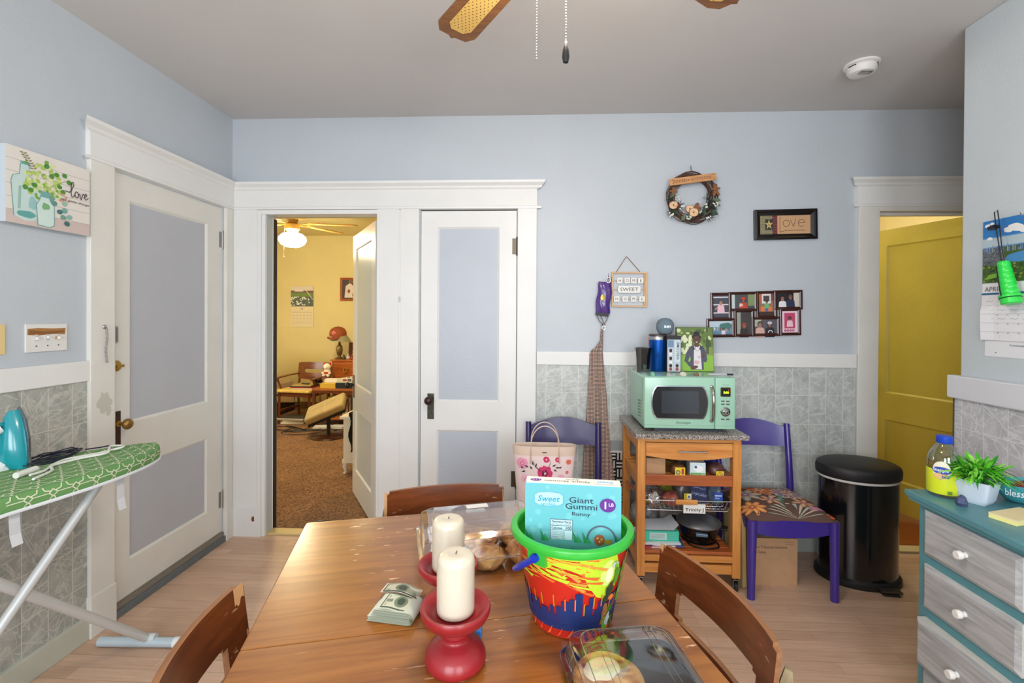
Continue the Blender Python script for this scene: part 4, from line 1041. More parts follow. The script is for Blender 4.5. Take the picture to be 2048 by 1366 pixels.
def carton(name, label, x, y, z, sx, sy, sz, c, cat='box', rz=0, deco=None, group=None, rough=.6, rot=None):
    """box standing on its base centre; deco(d) prints on its front face in local x,z"""
    g = MB(); m = c if isinstance(c, bpy.types.Material) else P(c, rough); g.box(-sx/2, sx/2, -sy/2, sy/2, 0, sz, m)
    if deco: deco(Dec(g, lambda u, v, h: (u, -sy/2-h, v)))
    o = g.build(name, keep=True, loc=(x, y, z), rot=rot or (0, 0, rz)); return tag(o, label, cat, group)
kraft = P((190, 150, 112), .75, var=.05, vs=20)
carton('cardboard_box', 'plain brown cardboard box on the upper cart shelf at left', .655, 2.66, .598, .10, .16, .088, kraft)
YL = (236, 206, 40)
def yl(d): d.rect(-.026, .006, .026, .052, YL); d.up(); d.circ(-.012, .03, .012, (40, 60, 110)); d.up(); d.circ(-.012, .03, .008, YL); d.rect(.008, .02, .02, .048, (170, 60, 40)); d.text('100', -.016, .01, .007, (40, 40, 40))
def bag(name, label, pos, size, m, seed, cat='bag', group=None, ties=False):
    rd = random.Random(seed); g = MB(); seg = 20; rings = 12; vs = []; fs = []
    for i in range(rings+1):
        t_ = PI*i/rings; q = max(math.sin(t_), .001)**.7
        for k in range(seg):
            a = 2*PI*k/seg; w = 1+.14*math.sin(a*3+seed)+.10*(rd.random()-.5)+.06*math.sin(a*7+t_*6)
            z = (-math.cos(t_)*.5+.5)
            if ties: q2 = q*(1-.6*z)+.12*z*(i < rings)
            else: q2 = q
            vs.append((size[0]/2*q2*math.cos(a)*w, size[1]/2*q2*math.sin(a)*w, size[2]*z*(1+.05*math.sin(a*4))))
    for i in range(rings):
        for k in range(seg): fs.append((i*seg+k, i*seg+(k+1) % seg, (i+1)*seg+(k+1) % seg, (i+1)*seg+k))
    fs.append(tuple(range(seg))[::-1]); fs.append(tuple(rings*seg+k for k in range(seg))); g.add(vs, fs, m)
    return tag(g.build(name, smooth=70, loc=pos), label, cat, group)
def label_on(o, x, z, y, w, h, c, deco=None):
    g = MB(); g.box(x-w/2, x+w/2, y, y+.0008, z-h/2, z+h/2, P(c, .5)); 
    if deco: deco(Dec(g, lambda u, v, hh: (x+u, y-hh, z+v)))
    g.build('label', o, keep=True)
cl_bag = CLEAR((235, 235, 240), .1, .3)
o = bag('snack_bag', 'brown snack bag with yellow label on the upper cart shelf beside the cardboard box', (.775, 2.60, .598), (.075, .10, .06), P((112, 72, 44), .35, coat=.4), 3)
label_on(o, -.004, .030, -.060, .052, .048, YL, lambda d: (d.circ(-.010, -.002, .012, (40, 60, 110)), d.up(), d.circ(-.010, -.002, .008, (200, 190, 90)), d.rect(.008, -.012, .020, .018, (170, 60, 40)), d.text('100', 0, -.019, .007, (50, 40, 40))))
def sand(d):
    d.rect(-.036, .004, .036, .072, (206, 228, 236)); d.up(); d.rect(-.036, .004, .036, .024, (92, 170, 60)); d.circ(.004, .046, .024, (240, 244, 244), .018, 18); d.up(); d.circ(-.010, .054, .007, (40, 90, 150)); d.text('sandwich', -.012, .015, .010, (230, 240, 230), w=.036); d.text('200', .024, .014, .013, (230, 240, 230), w=.02)
carton('sandwich_bag_carton', 'white and green carton of sandwich bags on the upper cart shelf', .872, 2.60, .598, .078, .10, .078, (214, 226, 230), deco=sand, rz=-.12)
carton('dark_carton', 'black patterned carton on the upper cart shelf behind the sandwich bags', .838, 2.73, .598, .07, .08, .085, P((60, 62, 66), .5, var=.5, vs=60))
o = bag('nut_bag', 'small bag with yellow round label at the right end of the upper cart shelf', (.975, 2.60, .598), (.085, .09, .062), P((96, 62, 60), .35, coat=.3), 8)
label_on(o, .004, .018, -.056, .040, .038, YL, lambda d: (d.ring(0, .0, .013, .003, (60, 60, 60)), d.circ(.002, 0, .006, (190, 150, 40))))
bag('blue_fabric_bundle', 'blue patterned fabric bundle at the back of the upper cart shelf', (.995, 2.74, .598), (.06, .10, .105), P((28, 60, 150), .6, var=.5, vs=40), 5, 'bundle')
# basket contents
candy = thing('candy_bag', 'clear tied bag of small wrapped candies at the left of the wire basket', 'bag', (.655, 2.64, .420))
g = MB(); rd = random.Random(9)
for k in range(90):
    a = rd.random()*2*PI; q = rd.random()**.5*.055; c = [(232, 190, 40), (40, 90, 180), (236, 236, 232), (236, 200, 60), (200, 60, 50)][k % 5]
    z = .006+rd.random()*.045
    g.ball((q*math.cos(a), q*math.sin(a)*.8, z), (.007, .006, .004), P(c, .3), 8, 5)
o = g.build('candies', candy, smooth=60); o['kind'] = 'stuff'
vs = []; fs = []; seg = 28; rings = 12; rd = random.Random(4); g = MB()
for i in range(rings+1):
    t_ = i/rings; r = [.062, .072, .074, .072, .066, .056, .046, .036, .028, .02, .014, .010, .018][i]
    for k in range(seg):
        a = 2*PI*k/seg; w = 1+.10*math.sin(a*6+i*.6)*(t_ > .3)+.10*(rd.random()-.5)
        vs.append((r*w*math.cos(a), r*w*.85*math.sin(a), .001+t_*.150))
for i in range(rings):
    for k in range(seg): fs.append((i*seg+k, i*seg+(k+1) % seg, (i+1)*seg+(k+1) % seg, (i+1)*seg+k))
g.add(vs, fs, CLEAR((238, 240, 246), .12, .5)); g.build('plastic_film', candy, smooth=30, keep=True)
bag('meat_coloured_pack', 'reddish brown packet in the wire basket beside the candy bag', (.748, 2.62, .420), (.10, .10, .075), P((150, 82, 70), .3, coat=.5, var=.3, vs=60), 12, 'packet')
o = bag('yellow_tag_pack', 'long silver packet with yellow and white tag leaning in the wire basket', (.815, 2.68, .425), (.085, .16, .135), P((108, 104, 104), .3, .4, var=.3, vs=30), 15, 'packet')
label_on(o, .012, .052, -.094, .040, .044, (232, 206, 60), lambda d: (d.rect(-.004, -.018, .017, .019, (236, 232, 214)), d.up(), d.circ(.006, .004, .006, (60, 90, 150)), d.text('59', -.012, .008, .010, (40, 40, 40), rot=PI/2, w=.018)))
bag('yellow_green_pack', 'yellow and green packet at the back of the wire basket', (.80, 2.80, .425), (.14, .09, .17), P((150, 160, 50), .4, var=.35, vs=30), 18, 'packet')
bag('maroon_pack', 'maroon snack packet lying at the back right of the wire basket', (.90, 2.80, .425), (.12, .09, .175), P((80, 30, 36), .35, coat=.5, var=.5, vs=50), 21, 'packet')
def bl(d): d.text('cupcake', 0, .042, .018, (170, 190, 230), w=.075, rot=-.05, shear=.2); d.stroke([(-.03, .070), (-.01, .074), (.01, .069), (.03, .073)], .002, (170, 190, 230))
carton('navy_carton', 'navy blue carton tipped back in the wire basket, right of the silver packet', .905, 2.66, .430, .10, .05, .115, (32, 38, 92), deco=bl, rot=(-.28, .12, -.25))
o = bag('clear_blue_tag_bag', 'clear bag with blue and white tag at the right of the wire basket', (.985, 2.63, .425), (.07, .10, .12), P((92, 110, 130), .3, coat=.5, var=.3, vs=40), 24)
label_on(o, -.004, .062, -.062, .045, .052, (36, 80, 170), lambda d: (d.rect(-.018, .006, .018, .013, (200, 210, 235)), d.text('Way', -.006, -.003, .009, (230, 235, 245)), d.rect(-.0225, -.026, .0225, -.017, (60, 170, 110))))
# bottom shelf
pot = thing('electric_skillet', 'black electric slow cooker with domed metal lid on the bottom cart shelf', 'cooker', (.920, 2.69, .213))
g = MB(); g.lathe([(.075, 0), (.090, .01), (.100, .05), (.112, .085), (.118, .092)], P((16, 16, 18), .2, coat=.6), 40); g.lathe([(.085, -.001), (.094, .003), (.094, .006)], blackm, 40); g.build('pan', pot, smooth=40)
g = MB(); g.lathe([(.119, .0925), (.120, .098), (.108, .112), (.080, .130), (.045, .142), (.022, .146), (.001, .147)], P((128, 132, 136), .32, .75), 40); ld_ = g.build('lid', pot, smooth=40)
g = MB(); g.lathe([(.010, .146), (.012, .156), (.026, .162), (.028, .168), (.018, .173), (.001, .174)], blackm, 24); g.build('knob', ld_, smooth=40)
for s, a in ((1, -.5), (-1, PI-.5)):
    g = MB(); T = Matrix.Rotation(a+PI/2*0, 4, 'Z'); g.box(.112, .148, -.026, .026, .078, .092, blackm, T=T); g.build('side_handle', pot, bevel=.005)
g = MB(); g.box(-.030, .030, -.136, -.114, .066, .082, P((90, 110, 130), .3, .4), T=Matrix.Rotation(-.2, 4, 'Z')); g.build('dial_plate', pot, bevel=.003)
g = MB(); g.tube(spline([(-.09, -.04, .02), (-.07, -.10, .005), (0, -.13, .004), (.07, -.11, .004), (.08, -.06, .006)]), .004, blackm, 6); g.build('power_cord', pot, smooth=60)
for k, (dx, c, sz, rz, lb) in enumerate(((0, (176, 60, 80), .008, .06, 'red and white magazine at the bottom of the pile on the bottom cart shelf'), (.02, (60, 80, 130), .008, -.08, 'blue and white booklet in the pile on the bottom cart shelf'), (-.005, (222, 226, 230), .007, .03, 'white leaflet under the teal carton on the bottom cart shelf'))):
    g = MB(); g.box(-.105, .105, -.10, .10, 0, sz, P(c, .5)); d = Dec(g, lambda u, v, h: (u, -.10-h, v)); d.rect(-.06, .001, .06, sz-.001, (232, 232, 232))
    d = Dec(g, lambda u, v, h: (u, v, sz+h)); rd = random.Random(k)
    for q in range(10): x, y = rd.uniform(-.09, .05), rd.uniform(-.09, .07); d.rect(x, y, x+.04, y+.02, [(230, 230, 230), (180, 50, 70), (60, 90, 150)][q % 3])
    tag(g.build('magazine', keep=True, loc=(.685+dx, 2.665, .2125+sum((.008, .008, .007)[:k])), rot=(0, 0, rz)), lb, 'magazine', 'papers on the bottom cart shelf')
def teal(d): d.rect(-.06, .008, .030, .045, (200, 226, 222)); d.up(); [d.rect(-.055, .012+k*.006, .02, .014+k*.006, (110, 140, 140)) for k in range(5)]; [d.circ(.040+(k % 6)*.009, .012+(k//6)*.010, .0025, (120, 214, 196), n=6) for k in range(24)]
carton('teal_carton', 'teal carton with nutrition panel lying on magazines on the bottom cart shelf', .688, 2.67, .2362, .19, .16, .054, (72, 196, 168), deco=teal)
g = MB(); g.add([(-.09, -.07, 0), (.06, -.08, .004), (.09, -.07, .03), (.085, .07, .03), (.05, .08, .004), (-.09, .07, .0)], [(0, 1, 4, 5), (1, 2, 3, 4)], P((216, 224, 232), .5)); tag(g.build('paper_sheet', keep=True, loc=(.695, 2.67, .292)), 'bent white paper sheet on top of the teal carton', 'paper')
bag('grey_plastic_bag', 'crumpled grey plastic bag behind the teal carton on the bottom cart shelf', (.66, 2.82, .213), (.17, .12, .17), P((120, 118, 116), .35, coat=.3, var=.5, vs=30), 31)

# envelope bag between cart and chair
g = MB()
for sgn in (0,): g.prism([(-.08, 0), (.09, 0), (.10, .36), (-.05, .42), (-.09, .34)], -.012, .012, P((214, 196, 140), .6, var=.08), axis='x')
d = Dec(g, lambda u, v, h: (.012+h, u, v)); d.stroke([(-.05, .06), (.05, .06), (.06, .30), (-.05, .30), (-.05, .06)], .002, (110, 96, 60))
d = Dec(g, lambda u, v, h: (u, -.081-h, v)); 
tag(g.build('paper_bag', bevel=.006, keep=False, loc=(1.118, 2.66, .002), rot=(0, -.04, .12)), 'tall pale yellow paper bag leaning between the cart and the purple chair', 'bag')
# cardboard box under the chair
def cbx(d):
    d.text('nd Treasures Gourmet', -.012, .205, .015, (30, 28, 28), w=.165); d.text('n Cakes', -.071, .178, .015, (30, 28, 28), w=.055)
    [d.stroke([(.06+.01*k, z), (.064+.01*k, z+.003), (.067+.01*k, z-.002)], .0012, (30, 28, 28)) for k in range(5) for z in (.232, .219)]
b = thing('shipping_box', 'cardboard shipping box with printed words standing under the purple chair', 'box', (1.298, 2.73, 0), .02)
g = MB(); g.box(-.125, .125, -.105, .105, 0, .252, kraft); cbx(Dec(g, lambda u, v, h: (u, -.105-h, v))); g.build('carton', b, keep=True)
g = MB(); g.box(-.06, .09, -.08, .08, .2525, .254, P((120, 150, 170), .35)); g.build('label', b)

# ---- purple ladder-type chairs
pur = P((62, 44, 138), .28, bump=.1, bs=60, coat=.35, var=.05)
def purple_chair(label, loc, rz, cushion=True, dark=False):
    t = thing('purple_chair', label, 'chair', loc, rz, 'purple painted wooden chairs')
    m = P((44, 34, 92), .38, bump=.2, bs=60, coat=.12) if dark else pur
    for s in (-1, 1):
        g = MB(); x = s*.205
        g.tube([(x, .235, 0), (x, .215, .24), (x, .21, .44), (x*1.02, .235, .60), (x*1.04, .272, .80)], [.017, .020, .021, .019, .017], m, 8, flat=1.0); g.build('rear_leg', t, smooth=50)
        g = MB(); g.tube([(x*1.02, -.215, 0), (x*1.0, -.215, .405)], [.020, .024], m, 8); g.build('leg', t, smooth=50)
    # bowed crest rail
    def cr(u, v, s):
        x = (u-.5)*.40; c = 1-(2*u-1)**2
        z = .665+v*(.115+.042*c**1.3); return (x, .245+.028*c+(z-.66)*.20+(.016 if s else 0), z)
    g = MB(); g.panel(frange(0, 1, 17), frange(0, 1, 5), lambda i, j: True, cr, m); g.build('back_rail', t, smooth=35)
    g = MB()
    def ap(u, v, s): c = 1-(2*u-1)**2; return ((u-.5)*.38, -.212-(.010*c)+(.018 if s else 0), .335+v*.072-(1-v)*.016*c)
    g.panel(frange(0, 1, 9), [0, 1], lambda i, j: True, ap, m)
    for s in (-1, 1): g.box(s*.205-.009, s*.205+.009, -.20, .20, .34, .407, m)
    g.box(-.19, .19, .20, .218, .34, .407, m); g.build('seat_frame', t, bevel=.002)
    return t
pc = purple_chair('purple chair with floral cushion standing right of the wooden cart', (1.328, 2.705, 0), 0)
# floral seat pad; the print is part of the same mesh
def pad(u, v, h):    # u -1..1 left-right, v -1..1 front-back
    z = .410+.032*(1-max(abs(u), abs(v))**6)*(1)+.010*(1-u*u)*(1-v*v)+h
    return (u*.222, v*.215-.005, z)
g = MB(); br = P((98, 72, 60), .8, bump=.3, bs=120); n = 16; vs = []; fs = []
for i in range(n+1):
    for j in range(n+1): vs.append(pad(-1+2*i/n, -1+2*j/n, 0))
for i in range(n):
    for j in range(n): a = i*(n+1)+j; fs.append((a, a+n+1, a+n+2, a+1))
for i in range(n+1):
    for j in (0, n): pass
g.add(vs, fs, br); g.box(-.222, .222, -.220, .210, .402, .411, br)
d = Dec(g, pad, du=.12, h0=.0012, step=.0003); d.rough = .8
def flower(x, y, R, n, c, c2, c3, r0=.25):
    for k in range(n):
        a = 2*PI*k/n; d.circ(x+R*.6*math.cos(a), y+R*.6*math.sin(a), R*.42, c, R*.42*.55, 10, rot=a)
    d.up()
    for k in range(n):
        a = 2*PI*k/n; d.circ(x+R*.6*math.cos(a), y+R*.6*math.sin(a), R*.28, c2, R*.12, 8, rot=a)
    d.up(); d.circ(x, y, R*r0, c3, n=12); d.up(); d.circ(x, y, R*r0*.5, c2, n=10); d.h -= .0009
orr, pk, tl, crm, mv = (222, 140, 84), (176, 110, 140), (110, 156, 140), (206, 192, 166), (150, 110, 136)
flower(-.10, .52, .44, 9, orr, (180, 90, 50), crm); flower(-.62, .14, .40, 7, (170, 160, 146), crm, pk); flower(-.76, -.60, .32, 8, orr, (246, 176, 96), (180, 90, 50))
flower(.46, .26, .40, 12, crm, mv, orr); flower(.56, -.36, .28, 6, orr, crm, pk); flower(-.16, -.22, .26, 6, orr, crm, mv, .3)
for k in range(11):
    a = PI*.08+PI*.84*k/10; d.poly([(.12, -.98), (.12+.62*math.cos(a)-.04, -.98+.56*math.sin(a)), (.12+.62*math.cos(a)+.05, -.98+.55*math.sin(a))], crm if k % 2 else (176, 190, 176))
for k in range(9): d.circ(.02+.04*k, -.30+.07*k, .11, tl, .035, 8, rot=1.0-(.8 if k % 2 else -1.2))
d.circ(.74, -.62, .26, pk, .12, 12, rot=.4); d.circ(.70, .75, .2, mv, .10, 10, rot=.9); d.circ(-.86, .72, .16, mv, .1, 10); d.circ(.22, .82, .16, crm, .08, 9); d.circ(.86, .02, .10, orr, .16, 9); d.circ(-.02, -.0, .10, crm, .05, 8); d.circ(.9, -.88, .09, (232, 110, 50), .09, 8); d.circ(-.55, .85, .14, tl, .06, 9, rot=.4)
d.up(); d.circ(.70, .75, .12, crm, .05, 8, rot=.9); d.ring(.22, .82, .09, .02, (180, 90, 50), 10); d.circ(.74, -.62, .18, (206, 150, 170), .06, 10, rot=.4)
g.build('floral_cushion', pc, keep=True, smooth=40)
g = MB(); g.tube([(.222, .262, .73), (.226, .262, .70), (.222, .250, .55)], [.012, .016, .010], P((14, 12, 24), .8), 8, flat=.4); g.build('black_sock', pc, smooth=50, label='black cloth strip hanging on the right rear post')
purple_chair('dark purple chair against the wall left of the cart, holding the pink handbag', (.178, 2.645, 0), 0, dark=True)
# ---- handbag on the left chair
hb_ = thing('floral_handbag', 'pale pink floral tote handbag with beige trim on the left purple chair', 'handbag', (.057, 2.60, .409))
beige = P((222, 200, 182), .45, bump=.15); pinkl = P((240, 218, 216), .4, bump=.1)
hw_, hd_, hh_ = .145, .06, .335
def bagp(u, v, h):   # u: 0..2pi around, v 0..1 up
    wx = hw_+(v)*.028; wy = hd_-(v)*.012
    c, s = math.cos(u), math.sin(u); e = .55
    x = wx*math.copysign(abs(c)**e, c); y = wy*math.copysign(abs(s)**.8, s)
    return (x*(1+h/wx), y*(1+h/wy), v*hh_-.012*v*math.cos(2*u)*0)
g = MB(); n = 48; m_ = 8; vs = []; fs = []; 
for j in range(m_+1):
    for k in range(n): vs.append(bagp(2*PI*k/n, .86*j/m_, 0))
for j in range(m_):
    for k in range(n): fs.append((j*n+k, j*n+(k+1) % n, (j+1)*n+(k+1) % n, (j+1)*n+k))
fs.append(tuple(range(n))[::-1]); g.add(vs, fs, pinkl)
def front(u, v, h):    # u -1..1 across the front, v metres up
    x = u*(hw_+v/hh_*.028); wy = hd_-(v/hh_)*.012
    q = min(1, abs(u)**(1/.55)); s = math.sqrt(max(0, 1-q*q)) if q < 1 else 0
    return (x, -wy*s**.8-h-.0006, v)
d = Dec(g, front, du=.12, h0=.0008); rd = random.Random(8)
def bloom(x, z, r, c, c2):
    for k in range(9):
        a = 2*PI*k/9+rd.random()*.3; d.circ(x+r/.16*.6*math.cos(a), z+r*.6*math.sin(a), r*.45/.16, c, r*.42, 9, wob=.25, seed=k)
    d.up()
    for k in range(5): a = 2*PI*k/5; d.circ(x+r/.16*.3*math.cos(a), z+r*.3*math.sin(a), r*.18/.16, c2, r*.2, 7, wob=.3, seed=k)
    d.h -= .0003
bloom(.02, .195, .040, (214, 52, 112), (120, 20, 60)); bloom(-.72, .245, .030, (236, 160, 190), (226, 120, 160)); bloom(.06, .268, .016, (206, 36, 90), (236, 120, 160)); bloom(.42, .268, .013, (210, 40, 92), (236, 120, 160)); bloom(.75, .20, .008, (220, 60, 90), (250, 160, 120)); bloom(.78, .255, .014, (232, 120, 80), (220, 90, 120)); bloom(.55, .17, .02, (240, 170, 200), (236, 140, 180)); bloom(-.62, .16, .026, (244, 190, 208), (236, 150, 180)); bloom(.4, .155, .012, (50, 90, 190), (40, 60, 150))
def lf2(x, z, l, w, an):   # small leaf, sizes in metres
    cs_, sn = math.cos(an), math.sin(an); pts = [(0, 0), (l*.35, w/2), (l, 0), (l*.35, -w/2)]
    d.poly([(x+(p*cs_-q*sn)/.16, z+p*sn+q*cs_) for p, q in pts], (54, 58, 56))
for (a, b, l, an) in ((-.36, .235, .028, 1.8), (-.52, .225, .026, 2.7), (-.62, .205, .026, 3.4), (-.40, .215, .024, 2.2), (-.30, .225, .026, 1.2), (.26, .232, .024, .5), (.36, .225, .026, .1), (.30, .215, .022, -.4), (.48, .222, .018, .6), (-.7, .218, .018, 2.4)):
    lf2(a, b, l, .010, an)
d.stroke([(-.12, .205), (-.3, .23), (-.35, .262)], .006, (70, 60, 60)); d.stroke([(.12, .22), (.2, .25), (.15, .27)], .006, (90, 60, 70))
g.build('body', hb_, keep=True, smooth=50)
g = MB(); vs = []; fs = []
for j, (v, o) in enumerate(((.855, .0012), (.93, .0016), (1.0, .001), (1.0, -.004), (.90, -.004))):
    for k in range(n): vs.append(bagp(2*PI*k/n, v, o))
for j in range(4):
    for k in range(n): fs.append((j*n+k, j*n+(k+1) % n, (j+1)*n+(k+1) % n, (j+1)*n+k))
g.add(vs, fs, beige); g.build('top_band', hb_, keep=True, smooth=40, label='beige leather top band')
for y, lean in ((-.052, -.0), (.045, .02)):
    g = MB(); pts = [(-.075, y-.002, .245)]+[(-.075+.003, y-.003, .30)]+[(.003-.075*math.cos(q), y*.8+lean, .345+.10*math.sin(q)) for q in frange(0, PI, 13)]+[(.078, y-.003, .30), (.080, y-.002, .25)]
    g.tube(spline(pts, 3), .0075, beige, 8, flat=.45); g.build('handle', hb_, smooth=50)
g = MB(); g.box(-.012, .012, -.0555, -.0545, .304, .308, blackm); g.build('name_plate', hb_)

# ---- trash can
tc_ = thing('trash_can', 'tall black step trash can in the corner beside the right doorway', 'trash can', (1.812, 2.745, 0), math.radians(-6))
tc_.scale = (.94, .94, .985)
bk_ = P((14, 15, 17), .16, coat=.6); 
g = MB(); g.lathe([(.195, .035), (.205, .04), (.208, .55), (.205, .57)], bk_, 56, sy=.80); g.build('body', tc_, smooth=40)
g = MB(); g.lathe([(.218, 0), (.224, .008), (.222, .032), (.205, .044)], P((24, 24, 26), .5), 56, sy=.80); g.build('base_ring', tc_, smooth=40)
g = MB(); g.lathe([(.209, .566), (.213, .572), (.210, .582)], P((222, 220, 214), .6), 56, sy=.80, cap=False); g.build('bin_liner', tc_, smooth=60, label='white liner edge showing under the lid')
g = MB(); g.lathe([(.214, .580), (.219, .586), (.221, .622), (.214, .640), (.192, .652), (.10, .660), (.001, .662)], P((30, 30, 32), .5), 56, sy=.80); g.build('lid', tc_, smooth=40)
g = MB(); g.box(.02, .125, -.215, -.165, .020, .030, P((80, 74, 66), .35, .5)); g.box(.03, .115, -.21, -.16, .0, .012, blackm); g.box(.045, .10, -.20, -.14, .008, .024, blackm); g.build('pedal', tc_, bevel=.004)

# ---- microwave
mwx0, mwx1, my0, my1, mz0, mz1 = .588, 1.068, 2.575, 2.945, .848, 1.126
mint = P((158, 204, 180), .28, coat=.4)
mw = thing('microwave', 'mint green retro microwave standing on the wooden kitchen cart', 'microwave', (0, 0, 0))
g = MB(); g.box(mwx0, mwx1, my0+.012, my1, mz0, mz1, mint); body = g.build('casing', mw, bevel=.012, seg=3, smooth=40)
g = MB(); g.box(mwx0+.06, mwx1-.06, my0+.02, my1-.02, mz0-.016, mz0+.001, P((40, 50, 60), .4)); g.build('feet', mw)
xs = 1.068-.108
g = MB(); g.box(mwx0+.001, xs, my0-.004, my0+.013, mz0+.002, mz1-.002, mint); door = g.build('door', mw, bevel=.006, seg=3, smooth=40)
g = MB(); g.box(xs+.002, mwx1-.001, my0-.004, my0+.013, mz0+.002, mz1-.002, mint); cp = g.build('control_panel', mw, bevel=.006, seg=3, smooth=40)
def retro(x0, x1, z0, z1, bulge, n=8):
    pts = []; zc = (z0+z1)/2; r = .012
    pts += [(x0+r+bulge, z0), (x1-r-bulge, z0)]
    for k in range(n+1): t_ = -1+2*k/n; pts.append((x1-bulge*(t_*t_)-(.004 if abs(t_) > .99 else 0), zc+t_*(z1-z0)/2*.96))
    pts += [(x1-r-bulge, z1), (x0+r+bulge, z1)]
    for k in range(n+1): t_ = 1-2*k/n; pts.append((x0+bulge*(t_*t_)+(.004 if abs(t_) > .99 else 0), zc+t_*(z1-z0)/2*.96))
    return pts
wx0, wx1, wz0, wz1 = mwx0+.036, xs-.036, mz0+.054, mz1-.046
g = MB(); g.prism(retro(wx0, wx1, wz0, wz1, .018), my0-.009, my0-.003, P((170, 176, 180), .2, .9), axis='y'); g.build('window_bezel', door, bevel=.002, smooth=40)
glassb = P((18, 24, 28), .05, coat=1)
g = MB(); g.prism(retro(wx0+.006, wx1-.006, wz0+.005, wz1-.005, .018), my0-.0098, my0-.0088, glassb, axis='y'); g.prism(rrect(wx0+.055, wx1-.05, wz0+.03, wz1-.028, .006), my0-.0101, my0-.0096, P((44, 54, 62), .12, var=.1, vs=400, coat=1), axis='y'); g.build('window_glass', door)
g = MB(); hx = xs-.017; g.tube([(hx, my0-.004, mz0+.050), (hx, my0-.020, mz0+.058), (hx, my0-.030, mz0+.09), (hx, my0-.033, (mz0+mz1)/2), (hx, my0-.030, mz1-.10), (hx, my0-.020, mz1-.062), (hx, my0-.004, mz1-.054)], .0078, P((190, 186, 180), .12, 1), 14)
for z in (mz0+.048, mz1-.052): g.ball((hx, my0-.005, z), (.011, .004, .011), P((190, 186, 180), .12, 1), 14, 8)
g.build('handle', door, smooth=50)
g = MB(); d = Dec(g, lambda u, v, h: (u, my0-.004-h, v)); d.text('Nostalgia', (mwx0+xs)/2+.02, mz0+.033, .015, (34, 52, 46), w=.078, shear=.35, full=True); d.rect((mwx0+mwx1)/2-.24, mz0+.019, xs, mz0+.0205, (120, 160, 140)); d.rect(xs+.002, mz0+.019, mwx1-.01, mz0+.0205, (120, 160, 140)); g.build('lettering', door, keep=True)
cx = (xs+mwx1)/2
g = MB(); g.prism(rrect(cx-.026, cx+.026, mz1-.102, mz1-.052, .006), my0-.008, my0-.003, P((110, 96, 66), .25, .9), axis='y'); g.prism(rrect(cx-.022, cx+.022, mz1-.098, mz1-.056, .004), my0-.009, my0-.0078, P((10, 12, 12), .1), axis='y')
d = Dec(g, lambda u, v, h: (u, my0-.009-h, v)); d.text('5:00', cx+.002, mz1-.079, .012, EM((190, 255, 30), 2.5), w=.028, bold=.02, full=True); d.circ(cx+.014, mz1-.066, .002, EM((255, 60, 40), 2)); g.build('clock_display', cp, keep=True)
g = MB(); d = Dec(g, lambda u, v, h: (u, my0-.004-h, v)); d.text('NOSTALGIA', cx, mz1-.040, .005, (60, 90, 80), w=.038)
g.build('lettering', cp, keep=True)
for z in (mz1-.126, mz1-.142, mz1-.222):
    for s in (-1, 1): g = MB(); g.box(cx+s*.013-.009, cx+s*.013+.009, my0-.0055, my0-.003, z-.003, z+.003, P((90, 74, 70), .4)); g.build('button', cp)
g = MB(); Tk = Matrix.Translation((cx, my0-.004, mz1-.182)) @ Matrix.Rotation(PI/2, 4, 'X'); g.lathe([(.025, 0), (.025, .003), (.020, .006), (.017, .016), (.013, .018), (.010, .015), (.001, .016)], P((180, 180, 180), .15, 1), 28, T=Tk); g.build('dial', cp, smooth=40)
g = MB(); d = Dec(g, lambda u, v, h: (mwx0-h, u, v))
for i in range(4):
    for j in range(6): d.circ(my0+.075+i*.022+(.0), mz0+.05+j*.017-.002*i, .0055, (30, 36, 34), n=8)
g.build('vent_holes', body, keep=True)
# ---- things on the microwave
zt = mz1
t = thing('smoked_tumbler', 'smoky dark faceted glass tumbler at the left edge of the microwave top', 'glass', (.630, 2.80, zt))
smk = CLEAR((150, 158, 160), .05, .3)
def octs(r, z): return [(r*math.cos(a+PI/8), r*math.sin(a+PI/8), z) for a in [2*PI*k/8 for k in range(8)]]
g = MB(); loft(g, [octs(.038, 0), octs(.043, .08), octs(.050, .142), octs(.046, .142), octs(.034, .012)], smk); g.build('glass_wall', t, smooth=20)
g = MB(); loft(g, [octs(.030, .014), octs(.040, .135)], P((40, 44, 44), .5, var=.3, vs=30)); g.build('dark_liner', t, label='dark lining inside the tumbler')
t = thing('blue_tumbler', 'tall metallic blue travel tumbler with steel rim on the microwave', 'tumbler', (.728, 2.85, zt))
g = MB(); g.lathe([(.040, 0), (.043, .004), (.049, .12), (.052, .185)], P((16, 84, 176), .18, .7), 40); g.build('body', t, smooth=40)
g = MB(); g.lathe([(.0512, .185), (.0518, .190), (.0518, .204), (.050, .207)], steel, 40); g.build('rim', t, smooth=40)
g = MB(); g.lathe([(.050, .207), (.052, .209), (.051, .217), (.046, .219), (.001, .219)], P((70, 56, 56), .3), 40); g.build('lid', t, smooth=40)
g = MB(); g.tube([(-.052, 0, .20), (-.058, -.01, .18), (-.056, -.012, .15), (-.053, -.01, .18)], .0015, P((200, 120, 110), .7), 5); g.build('cord_loop', t, smooth=60)
def strip(d):
    d.rect(-.038, .004, .038, .190, (176, 196, 210)); d.up(); d.rect(.004, .06, .034, .186, (206, 216, 222)); d.rect(-.034, .145, -.002, .186, (110, 140, 170)); d.text('WELCOME!', .022, .125, .016, (30, 34, 40), w=.105, rot=PI/2, bold=.01, full=True)
    for x, z, w in ((-.034, .096, .030), (-.034, .050, .030), (-.034, .008, .030), (.002, .008, .032)):
        d.rect(x, z, x+w, z+.042, (196, 198, 204)); d.up(); d.circ(x+w*.5, z+.027, .008, (86, 56, 44)); d.circ(x+w*.5, z+.033, .009, (30, 22, 22), .007); d.rect(x+w*.25, z+.002, x+w*.75, z+.018, (150, 60, 60) if z < .02 else (230, 230, 232)); d.h -= .0003
